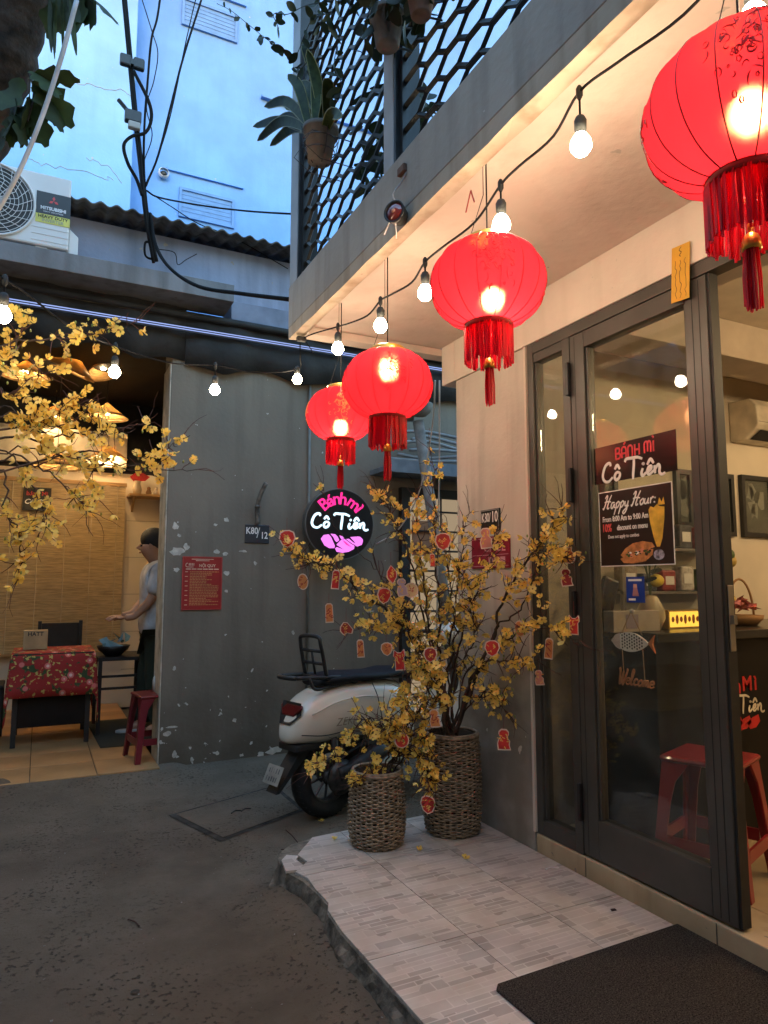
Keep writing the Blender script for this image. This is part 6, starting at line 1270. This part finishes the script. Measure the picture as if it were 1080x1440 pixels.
hb_ = MB().tube(catmull([S_(.93, -.33, .97), S_(.99, -.2, .98), S_(1.03, 0, .99), S_(.99, .2, .98), S_(.93, .33, .97)], 6), .014, 10).build('handlebar', M_plast, sc_, True)
for s in (-1, 1): MB().tube([S_(.985, s*.2, .99), S_(.96, s*.26, 1.13)], .006, 6).build('mirror_stem', M_blackm, hb_); MB().ball(S_(.95, s*.28, 1.16), (.02, .055, .04), 12, 8).build('mirror', M_blackm, hb_, True)
MB().tube([S_(.45, -.08, .24), S_(.35, -.2, .02)], .01, 6).build('kick_stand', M_blackm, sc_)
sc_.rotation_euler = (0, 0, R(16)); sc_.location += Vector((.0, .165, 0))
# ================================================================== WICKER BASKETS
M_wick = pm('wicker', (.27, .205, .14), .6, .3, 40, alt=(.13, .098, .066)); M_wickd = pm('wicker_core', (.02, .014, .009), .9)
def basket(cx, cy_, z0, prof, lab, filler):
    t = thing('wicker_basket', lab, 'basket', (cx, cy_, z0), 'wicker baskets on the tiled step'); T_ = Matrix.Translation((cx, cy_, z0))
    H = prof[-1][1]
    def rad(z):
        for (r0, a), (r1, b_) in zip(prof, prof[1:]):
            if a <= z <= b_: return r0+(r1-r0)*(z-a)/(b_-a)
        return prof[-1][0]
    MB().lathe([(.001, 0)]+[(r*.96-.004, z) for r, z in prof]+[(prof[-1][0]*.9, H), (prof[-1][0]*.88, H-.12), (.001, H-.12)], 32, T_).build('liner', M_wickd, t, True)
    g = MB(); N_ = 30; z = .007; k = 0; rnd_ = random.Random(5)
    while z < H-.008:
        P_ = []; jz = rnd_.uniform(-.0015, .0015)
        for i in range(N_*4+1):
            a = 2*math.pi*i/(N_*4); q = rad(z)+.005*math.cos(N_/2*a*2*.5*2/2+math.pi*k)+rnd_.uniform(-.0008, .0008); P_.append(T_ @ Vector((q*math.cos(a), q*math.sin(a), z+jz+.002*math.sin(a*3+k))))
        g.tube(P_, .0046, 5, False, (Vector((0, 0, 1)), .95)); z += .0092; k += 1
    stuff(g.build('weave', M_wick, t, True))
    g = MB()
    for i in range(N_): a = 2*math.pi*(i+.5)/N_; g.tube([T_ @ Vector(((rad(H*j/8))*math.cos(a), (rad(H*j/8))*math.sin(a), H*j/8)) for j in range(9)], .0045, 5)
    stuff(g.build('stakes', M_wick, t))
    for dz, dr in ((0, .002), (.008, -.002)): MB().tube([T_ @ Vector(((prof[-1][0]+dr)*math.cos(a), (prof[-1][0]+dr)*math.sin(a), H+dz)) for a in [2*math.pi*i/40 for i in range(41)]], .008, 7, False).build('rim', M_wick, t, True)
    MB().lathe([(.001, H-.05), (prof[-1][0]*.87, H-.055)], 24, T_).build('soil', filler, t)
    return H
HB = basket(1.845, 2.97, .1195, [(.112, 0), (.128, .02), (.136, .1), (.137, .27), (.131, .4), (.125, .455)], 'tall wicker basket holding the big blossom branches by the pillar', pm('brick_filler', (.4, .17, .1), .8, .2, 20))
HS = basket(1.445, 2.985, .1195, [(.103, 0), (.119, .02), (.128, .08), (.126, .19), (.119, .28), (.115, .32)], 'short wicker basket of blossom standing at the platform corner', pm('bark_filler', (.05, .035, .022), .9, .3, 30))
# ================================================================== YELLOW BLOSSOM
M_branch = pm('blossom_bark', (.055, .033, .022), .85, .3, 30, .5, 60); M_twig = pm('twig_bark', (.075, .028, .022), .8, .3)
def blossommat():
    m = bpy.data.materials.new('yellow_petal'); m.use_nodes = True; N, L = nodes_of(m); b = N['Principled BSDF']; b.inputs['Roughness'].default_value = .6
    oi = N.new('ShaderNodeObjectInfo'); g = N.new('ShaderNodeNewGeometry'); ad = N.new('ShaderNodeMath'); ad.operation = 'ADD'
    nz = N.new('ShaderNodeTexNoise'); nz.inputs['Scale'].default_value = 45; L.new(g.outputs['Position'], nz.inputs['Vector'])
    mu = N.new('ShaderNodeMath'); mu.operation = 'MULTIPLY_ADD'; L.new(nz.outputs['Fac'], mu.inputs[0]); mu.inputs[1].default_value = .9; mu.inputs[2].default_value = -.22
    L.new(oi.outputs['Random'], ad.inputs[0]); L.new(mu.outputs[0], ad.inputs[1]); hf = N.new('ShaderNodeMath'); hf.operation = 'MULTIPLY'; hf.inputs[1].default_value = .62; L.new(ad.outputs[0], hf.inputs[0])
    rp = N.new('ShaderNodeValToRGB'); E_ = rp.color_ramp.elements; E_[0].position = .05; E_[0].color = (.98, .62, .1, 1); E_[1].position = .9; E_[1].color = (1, .84, .38, 1); e = E_.new(.45); e.color = (1, .74, .17, 1)
    L.new(hf.outputs[0], rp.inputs[0]); L.new(rp.outputs[0], b.inputs['Base Color'])
    tr_ = N.new('ShaderNodeBsdfTranslucent'); L.new(rp.outputs[0], tr_.inputs[0]); mx = N.new('ShaderNodeMixShader'); mx.inputs[0].default_value = .45; L.new(b.outputs[0], mx.inputs[1]); L.new(tr_.outputs[0], mx.inputs[2]); L.new(mx.outputs[0], N['Material Output'].inputs[0]); return m
M_pet = blossommat(); M_cen = pm('blossom_centre', (.4, .14, .02), .7)
def bloom(r, cup, seed):
    g = MB(); rnd_ = random.Random(seed); cen = []
    for k in range(5):
        a = 2*math.pi*k/5+rnd_.uniform(-.12, .12); c_, s_ = math.cos(a), math.sin(a); cu = cup+rnd_.uniform(-.12, .12)
        def q(u, v, z): return Vector((u*c_-v*s_, u*s_+v*c_, z))
        L_ = r*rnd_.uniform(.9, 1.08); w = r*.4
        pts = [q(.08*r, 0, 0), q(.35*L_, -.7*w, .2*L_*cu), q(.72*L_, -w, .62*L_*cu), q(.96*L_, -.45*w, L_*cu), q(.9*L_, 0, .86*L_*cu), q(.98*L_, .45*w, L_*cu), q(.72*L_, w, .62*L_*cu), q(.35*L_, .7*w, .2*L_*cu), q(.55*L_, 0, .3*L_*cu)]
        g.add(pts, [(0, 1, 8), (1, 2, 8), (2, 3, 8), (3, 4, 8), (4, 5, 8), (5, 6, 8), (6, 7, 8), (7, 0, 8)])
    nf = len(g.f); z = .1*r
    ring = [Vector((.17*r*math.cos(a), .17*r*math.sin(a), z)) for a in [i*1.047 for i in range(6)]]; g.add(ring+[Vector((0, 0, .26*r))], [(i, (i+1) % 6, 6) for i in range(6)])
    me = g.mesh('blossom', M_pet, False); me.materials.append(M_cen)
    for i in range(nf, len(me.polygons)): me.polygons[i].material_index = 1
    return me, g, nf
BL = [bloom(.0175, .5, 1), bloom(.019, .3, 2), bloom(.016, .9, 3), bloom(.0205, .4, 4), bloom(.0135, 1.4, 5)]
M_bud = pm('green_bud', (.22, .26, .05), .6)
def blossom_tree(name, lab, base, limbs, seed, nmax, twig_n=3, dens=1.0, rbase=.013, sz=1.):
    rnd_ = random.Random(seed); t = thing(name, lab, 'blossom tree', base, 'yellow blossom branches'); spots = []
    tw = MB(); ntw = 0
    for li, (pts, r0, fl) in enumerate(limbs):
        Cv = catmull(pts, 8); k = len(Cv)
        Cv = [c+Vector((rnd_.gauss(0, .006), rnd_.gauss(0, .006), rnd_.gauss(0, .006))) if 0 < i < k-1 else c for i, c in enumerate(Cv)]
        MB().tube(Cv, [r0*.66*(1-.84*i/k) for i in range(k)], 7).build('branch', M_branch, t, True)
        total = sum((a-b_).length for a, b_ in zip(Cv, Cv[1:]))
        for i in range(1, k):
            f = i/k
            if f < fl: continue
            tg = (Cv[i]-Cv[i-1]).normalized()
            for q in range(twig_n if f < .92 else 1):
                if rnd_.random() > .62*dens or Cv[i].x > 1.99: continue
                d = (tg*rnd_.uniform(.2, 1)+Vector((rnd_.gauss(0, .7), rnd_.gauss(0, .7), rnd_.gauss(.1, .7)))).normalized(); L_ = rnd_.uniform(.04, .13)
                P_ = [Cv[i]]
                for s in range(4): P_.append(P_[-1]+d*L_/4); d = (d+Vector((rnd_.gauss(0, .25), rnd_.gauss(0, .25), rnd_.gauss(0, .22)))).normalized()
                tw.tube(P_, [.0026, .0022, .0018, .0014, .001], 4); ntw += 1
                for s in (1, 2, 3, 4):
                    if rnd_.random() < .62: spots.append((P_[s], (d+Vector((rnd_.gauss(0, .8), rnd_.gauss(0, .8), rnd_.gauss(0, .8)))).normalized()))
            if rnd_.random() < .5*dens: spots.append((Cv[i], Vector((rnd_.gauss(0, 1), rnd_.gauss(0, 1), rnd_.gauss(0, 1))).normalized()))
        # bare fine twigs past the tip
        d = (Cv[-1]-Cv[-3]).normalized()
        for q in range(2):
            P_ = [Cv[-1]]; dd = (d+Vector((rnd_.gauss(0, .3), rnd_.gauss(0, .3), rnd_.gauss(0, .3)))).normalized()
            for s in range(4): P_.append(P_[-1]+dd*.035); dd = (dd+Vector((rnd_.gauss(0, .25), rnd_.gauss(0, .25), rnd_.gauss(0, .25)))).normalized()
            tw.tube(P_, [.0018, .0016, .0013, .001, .0008], 4)
    stuff(tw.build('twigs', M_twig, t))
    spots = [s for s in spots if s[0].x < 2.02]; rnd_.shuffle(spots); spots = spots[:nmax]; spots.sort(key=lambda s: (s[0]-CAM).length); rest = MB(); cen = MB(); nleaf = MB()
    for i, (p, d) in enumerate(spots):
        d = (d*.9+(CAM-p).normalized()*.35+Vector((0, 0, .05))).normalized(); q = d.to_track_quat('Z', 'Y'); s = rnd_.uniform(.72, 1.15)*sz; me, gg, nf = BL[rnd_.choice((0, 0, 1, 1, 2, 3, 3, 4))]
        if i < 290:
            o = link('blossom', me, t); o.matrix_parent_inverse = Matrix.Translation(t.location).inverted(); o.location = p; o.rotation_mode = 'QUATERNION'; o.rotation_quaternion = q @ Matrix.Rotation(rnd_.uniform(0, 6.28), 3, 'Z').to_quaternion(); o.scale = (s, s, s)
        else:
            Mx = Matrix.Translation(p) @ q.to_matrix().to_4x4() @ Matrix.Rotation(rnd_.uniform(0, 6.28), 4, 'Z') @ Matrix.Scale(s, 4); rest.add([Mx @ v for v in gg.v], gg.f)
        if rnd_.random() < .3: nleaf.ball(p+Vector((rnd_.gauss(0, .015), rnd_.gauss(0, .015), rnd_.gauss(0, .015))), (.004, .004, .007), 5, 4)
    if rest.v: stuff(rest.build('blossom_mass', M_pet, t))
    stuff(nleaf.build('buds', M_bud, t, True)); return t
b1 = Vector((1.845, 2.97, .1195+HB-.07)); b2 = Vector((1.445, 2.985, .1195+HS-.06))
def before_wall(x, y, d): p = at(x, y, d); return p if p.x < 1.93 else onx(x, y, 1.93)       # nothing grows through the shop front
def D(pts, d0, d1, b):       # limb: rises from the basket and passes the picture points at depths running d0 -> d1
    n = len(pts); return [b]+[before_wall(x, y, d0+(d1-d0)*i/max(1, n-1)) for i, (x, y) in enumerate(pts)]
dm = (b1-CAM).dot(fw); ds = (b2-CAM).dot(fw)
j1 = lambda: b1+Vector((random.uniform(-.04, .04), random.uniform(-.04, .04), 0)); j2 = lambda: b2+Vector((random.uniform(-.04, .04), random.uniform(-.04, .04), 0)); random.seed(31)
limbs = [(D([(622, 960), (616, 850), (612, 740), (606, 640)], dm, dm+.1, j1()), .013, .3), (D([(612, 950), (565, 880), (515, 838), (468, 803), (425, 785), (400, 762)], dm, dm-.25, j1()), .013, .35), (D([(655, 975), (692, 900), (706, 850), (738, 795), (775, 742), (790, 712)], dm, dm-.3, j1()), .016, .5),
         (D([(672, 950), (708, 905), (750, 880), (815, 900)], dm, dm-.35, j1()), .01, .4), (D([(640, 930), (664, 850), (690, 790), (700, 745)], dm, dm-.2, j1()), .011, .35), (D([(606, 930), (570, 880), (530, 880), (488, 886)], dm, dm-.15, j1()), .009, .3), (D([(598, 880), (575, 780), (548, 720), (530, 690)], dm, dm+.05, j1()), .01, .3),
         (D([(660, 990), (690, 975), (712, 1000)], dm, dm-.2, j1()), .008, .3), (D([(655, 945), (705, 930), (755, 928)], dm, dm-.2, j1()), .008, .3), (D([(630, 940), (640, 850), (648, 770), (660, 720)], dm, dm+.1, j1()), .01, .3), (D([(615, 940), (600, 850), (590, 770), (585, 700)], dm, dm-.1, j1()), .011, .3), (D([(600, 960), (580, 900), (560, 850), (530, 800)], dm, dm-.2, j1()), .01, .3),
         (D([(618, 960), (590, 930), (575, 950), (565, 1000)], dm, dm-.25, j1()), .009, .25), (D([(626, 970), (640, 900), (632, 820), (628, 745)], dm, dm-.15, j1()), .01, .3), (D([(570, 860), (520, 790), (470, 740), (455, 690)], dm, dm+.2, j1()), .006, .93), (D([(640, 960), (668, 900), (660, 830), (640, 790)], dm, dm-.25, j1()), .009, .3), (D([(690, 900), (735, 850), (770, 770), (800, 790)], dm, dm-.35, j1()), .009, .5)]
blossom_tree('blossom_tree', 'big yellow apricot blossom branches rising from the tall wicker basket', b1, limbs, 41, 900, 4, 1.05, sz=1.12)
limbs = [(D([(548, 1060), (520, 1010), (470, 1060), (440, 1083)], ds, ds-.12, j2()), .007, .45), (D([(560, 1050), (570, 990), (585, 940)], ds, ds-.05, j2()), .008, .3), (D([(565, 1060), (600, 1040), (605, 1080), (612, 1105)], ds, ds-.15, j2()), .007, .35), (D([(552, 1060), (535, 1025), (515, 1030)], ds, ds-.1, j2()), .006, .4), (D([(560, 1060), (590, 1000), (605, 960), (600, 920)], ds, ds-.1, j2()), .007, .3), (D([(562, 1065), (585, 1030), (610, 990), (640, 975)], ds, ds-.1, j2()), .007, .3), (D([(552, 1070), (556, 1030), (545, 1005)], ds, ds-.1, j2()), .005, .3), (D([(530, 1082), (512, 1090), (505, 1097)], ds-.05, ds-.12, j2()), .004, .3), (D([(575, 1060), (592, 1070), (600, 1090)], ds, ds-.15, j2()), .006, .3)]
blossom_tree('blossom_tree', 'small yellow blossom branches spilling from the short wicker basket', b2, limbs, 42, 380, 4, 1.05, sz=1.16)
# third blossom tree: stands in its own basket beyond the left edge, branches reach in
bx3 = Vector((-1.0, 2.35, .0)); H3 = basket(bx3.x, bx3.y, 0, [(.13, 0), (.15, .02), (.16, .1), (.16, .3), (.15, .5)], 'wicker basket on the alley below the cafe side blossom', MATS['bark_filler'])
b3 = bx3+Vector((0, 0, H3-.06)); tl_ = Vector((-.75, 2.45, 1.35))
def D3(pts, d0, d1): n = len(pts); return [b3, (b3+tl_)/2+Vector((.02, 0, .1)), tl_]+[at(x, y, d0+(d1-d0)*i/(n-1)) for i, (x, y) in enumerate(pts)]
limbs = [(D3([(-30, 560), (20, 490), (40, 450)], 2.5, 2.6), .012, .62), (D3([(-20, 500), (60, 480), (130, 470), (185, 455)], 2.5, 2.6), .012, .62), (D3([(-20, 590), (60, 590), (110, 570), (150, 600)], 2.5, 2.7), .011, .58), (D3([(-10, 610), (80, 615), (150, 605), (205, 595)], 2.5, 2.7), .011, .58), (D3([(-10, 620), (90, 640), (180, 660), (278, 660)], 2.5, 2.8), .012, .6), (D3([(90, 640), (170, 655), (220, 645), (255, 615)], 2.6, 2.8), .009, .75),
         (D3([(-10, 650), (60, 660), (110, 700), (125, 720)], 2.5, 2.5), .01, .62), (D3([(-20, 660), (10, 720), (30, 770), (25, 815)], 2.45, 2.5), .01, .6), (D3([(-30, 640), (30, 660), (60, 720), (55, 750)], 2.5, 2.5), .009, .6), (D3([(-30, 560), (10, 555), (50, 530), (65, 525)], 2.5, 2.55), .009, .6), (D3([(-10, 640), (70, 640), (120, 650), (135, 700)], 2.6, 2.6), .008, .6), (D3([(-20, 580), (40, 600), (80, 600), (100, 580)], 2.55, 2.6), .009, .6)]
blossom_tree('blossom_tree', 'yellow blossom branches reaching across the front of the cafe', b3, limbs, 43, 420, 3, .7, sz=1.15)
# fallen blossom on the alley and the step
for (x, y, z, lab) in ((452, 1157, 0, 'fallen yellow blossom on the alley beside the scooter wheel'), (862, 1278, .12, 'dark dry petal scrap lying on the tiles before the door'), (777, 1221, .12, 'pale plastic scrap lying on the tiles near the threshold')):
    p = onz(x, y, z+.004)
    if 'yellow' in lab: o = link('fallen_blossom', BL[1][0]); o.location = (p.x, p.y, rz(p.x, p.y)+.012); tag(o, lab, 'blossom')
    elif 'dark' in lab: tag(MB().poly([(-.012, -.005), (.01, -.008), (.013, .004), (-.004, .009)], .002, Matrix.Translation((p.x, p.y, .1197))).build('petal_scrap', M_twig), lab, 'litter')
    else: tag(MB().tube(catmull([(p.x-.03, p.y+.01, .1215), (p.x, p.y+.01, .124), (p.x+.03, p.y-.005, .1215)], 4), .0025, 5).build('plastic_scrap', M_whitep), lab, 'litter')
for (pp, lab) in ((((395, 1190), (430, 1188), (446, 1178)), 'dry brown twig lying on the alley at the broken step corner'), (((402, 1163), (412, 1172), (420, 1182)), 'short dry twig lying on the alley below the scooter plate'), (((180, 1290), (190, 1293), (196, 1299)), 'tiny dry stalk lying in the middle of the alley')):
    tag(MB().tube(catmull([Vector((q.x, q.y, rz(q.x, q.y)+.006)) for q in [onz(x, y, .02) for x, y in pp]], 4), .0025, 5).build('dry_twig', M_twig), lab, 'twig', 'dry twigs on the alley')
for (x, y, lab) in ((470, 1180, 'fallen yellow blossom on the tiles beside the short basket'), (590, 1195, 'fallen yellow blossom on the tiles between the two baskets'), (655, 1205, 'fallen yellow blossom on the tiles in front of the tall basket')):
    p = onz(x, y, .125); o = link('fallen_blossom', BL[x % 3][0]); o.location = (p.x, p.y, .123); o.rotation_euler = (random.uniform(-.3, .3), random.uniform(-.3, .3), random.uniform(0, 6)); tag(o, lab, 'blossom', 'fallen blossoms')
# ------------------------------------------------------------------ hanging ornaments
M_pale = pm('pale_rim', (.7, .55, .45), .6); M_lil = pm('lilac_card', (.4, .33, .45), .5); M_crm = pm('cream_card', (.6, .5, .25), .5); M_org = pm('orange_card', (.6, .22, .06), .5); M_dkr = pm('dark_red_card', (.3, .02, .02), .5); M_pk = pm('pink_card', (.6, .22, .16), .5)
def circ(n, rx, ry, wob=0, k=5): return [(rx*(1+wob*math.cos(k*a))*math.cos(a), ry*(1+wob*math.cos(k*a))*math.sin(a)) for a in [2*math.pi*i/n for i in range(n)]]
SHP = {'shield': [(-.8, .75), (-.3, 1), (.3, 1), (.8, .75), (.95, .1), (.6, -.65), (0, -1), (-.6, -.65), (-.95, .1)], 'oval': circ(18, .7, 1), 'round': circ(20, 1, 1), 'diamond': [(0, 1), (.5, .35), (.55, 0), (.5, -.35), (0, -1), (-.5, -.35), (-.55, 0), (-.5, .35)], 'tag': [(-.38, .8), (-.2, 1), (.2, 1), (.38, .8), (.42, -1), (-.42, -1)],
       'figure': [(-.25, 1), (.25, 1), (.5, .75), (.5, .45), (.3, .25), (.65, -.1), (.6, -.5), (.75, -.95), (.1, -1), (-.5, -1), (-.6, -.4), (-.5, 0), (-.3, .25), (-.5, .5), (-.5, .75)], 'cat': [(-.55, .95), (-.45, 1), (-.2, .72), (.2, .72), (.45, 1), (.55, .95), (.62, .4), (.45, .25), (.48, -1), (-.48, -1), (-.45, .25), (-.62, .4)], 'fan': [(-.9, .3), (-.4, .9), (.2, .8), (.6, .3), (1, -.2), (.8, -.75), (.1, -.6), (-.5, -.8), (-.95, -.3)], 'pouch': [(-.35, 1), (.35, 1), (.3, .6), (.85, .1), (.8, -.6), (.4, -1), (-.4, -1), (-.8, -.6), (-.85, .1), (-.3, .6)]}
ORN = [(404, 758, 12, 'shield', M_red, 'round red charm card with gold scroll at the tip of the leftmost blossom branch'), (426, 818, 11, 'oval', M_org, 'small gold oval charm below the leftmost blossom branch'), (472, 815, 13, 'tag', M_red, 'thin red charm strip hanging under the round sign'), (463, 862, 13, 'tag', M_org, 'thin gold charm strip hanging low before the grey wall'), (487, 884, 10, 'fan', M_dkr, 'dark red and gold fan shaped charm at the end of a branch'), (507, 912, 12, 'tag', M_org, 'orange gourd charm strip with stacked letters above the scooter seat'),
       (540, 838, 11, 'shield', M_red, 'red charm card on a bare limb right of the round sign'), (551, 808, 13, 'diamond', M_red, 'red diamond shaped charm before the dark window frame'), (565, 826, 12, 'figure', M_lil, 'lilac figure shaped charm among the blossom'), (578, 830, 10, 'round', M_crm, 'cream round coin charm beside the lilac one'), (562, 928, 14, 'cat', M_red, 'red envelope charm hanging above the scooter saddle'), (544, 913, 9, 'shield', M_org, 'small orange charm half hidden behind blossom over the saddle'), (623, 762, 12, 'shield', M_red, 'red lion charm card before the lit barred window'), (608, 788, 9, 'tag', M_red, 'tiny red charm strip under the lion card'),
       (683, 757, 14, 'figure', M_pk, 'pink doll charm hanging before the crimson plate'), (800, 781, 11, 'pouch', M_org, 'gold pouch charm at the tip of the branch by the door hinge'), (796, 812, 12, 'figure', M_dkr, 'dark red figure charm hanging below the gold pouch'), (807, 879, 13, 'cat', M_red, 'red cat eared envelope charm hanging before the door frame'), (772, 912, 14, 'tag', M_org, 'long gold charm strip hanging at the edge of the narrow pane'), (758, 953, 10, 'figure', M_pk, 'small pink doll charm at the plaster edge of the door'), (731, 884, 11, 'oval', M_org, 'gold oval portrait charm in front of the pillar'), (692, 912, 11, 'shield', M_red, 'red shield charm on the forked limb by the pillar'), (708, 1040, 14, 'figure', M_red, 'red dancing figure charm hanging low before the pillar'),
       (602, 1132, 12, 'shield', M_red, 'red shield charm hanging against the tall basket'), (565, 1041, 10, 'round', M_red, 'round red charm deep in the small blossom'), (611, 1010, 12, 'figure', M_org, 'brown gold doll charm in front of the tall basket rim'), (605, 921, 10, 'shield', M_dkr, 'dark red mask charm in the heart of the big blossom')]
for i, (x, y, hs, sh_, mt, lab) in enumerate(ORN):
    rnd_ = random.Random(100+i); d = (dm-.3 if x > 600 else dm-.22) if y < 980 else ds-.12; d += rnd_.uniform(-.05, .04); c = at(x, y, d); c = c if c.x < 1.97 else onx(x, y, 1.97); d = (c-CAM).dot(fw); s = hs*d/FPX*1.05
    t = thing('hanging_charm', lab, 'charm', c, 'paper charms hung in the blossom'); view = (CAM-c).normalized(); yw_ = rnd_.uniform(-.5, .5); rgt = Matrix.Rotation(yw_, 3, 'Z') @ Vector((0, 0, 1)).cross(view); Mo = basis(c, rgt, (0, 0, 1)) @ Matrix.Rotation(rnd_.uniform(-.12, .12), 4, 'Z')
    pts = [(a*s, b_*s) for a, b_ in SHP[sh_]]
    if sum(a[0]*b_[1]-b_[0]*a[1] for a, b_ in zip(pts, pts[1:]+pts[:1])) < 0: pts = pts[::-1]
    MB().poly(pts, .0018, Mo).build('card', M_pale, t); fc_ = MB().poly([(a*.84, b_*.88) for a, b_ in pts], .0012, Mo @ Matrix.Translation((0, 0, .0012))).build('print', mt, t)
    g = MB(); gm = M_goldp if mt not in (M_org, M_crm) else M_dkr
    for k in range(9):
        a0, b0 = rnd_.uniform(-.42, .42)*s*(.5 if sh_ in ('tag', 'diamond') else 1), rnd_.uniform(-.65, .6)*s; th = rnd_.uniform(0, 6.28); P_ = []
        for q in range(4): P_.append(Mo @ Vector((a0, b0, .0026))); a0 += math.cos(th)*s*.1; b0 += math.sin(th)*s*.1; th += rnd_.uniform(-1, 1)
        g.tube(P_, s*.055, 4, True, (view, .3))
    g.build('gold_motif', gm, fc_); top = Mo @ Vector((0, s*.98, .0009)); MB().tube([top, top+Vector((0, 0, .045+.02*rnd_.random()))], .0009, 4).build('thread', M_wire, t)
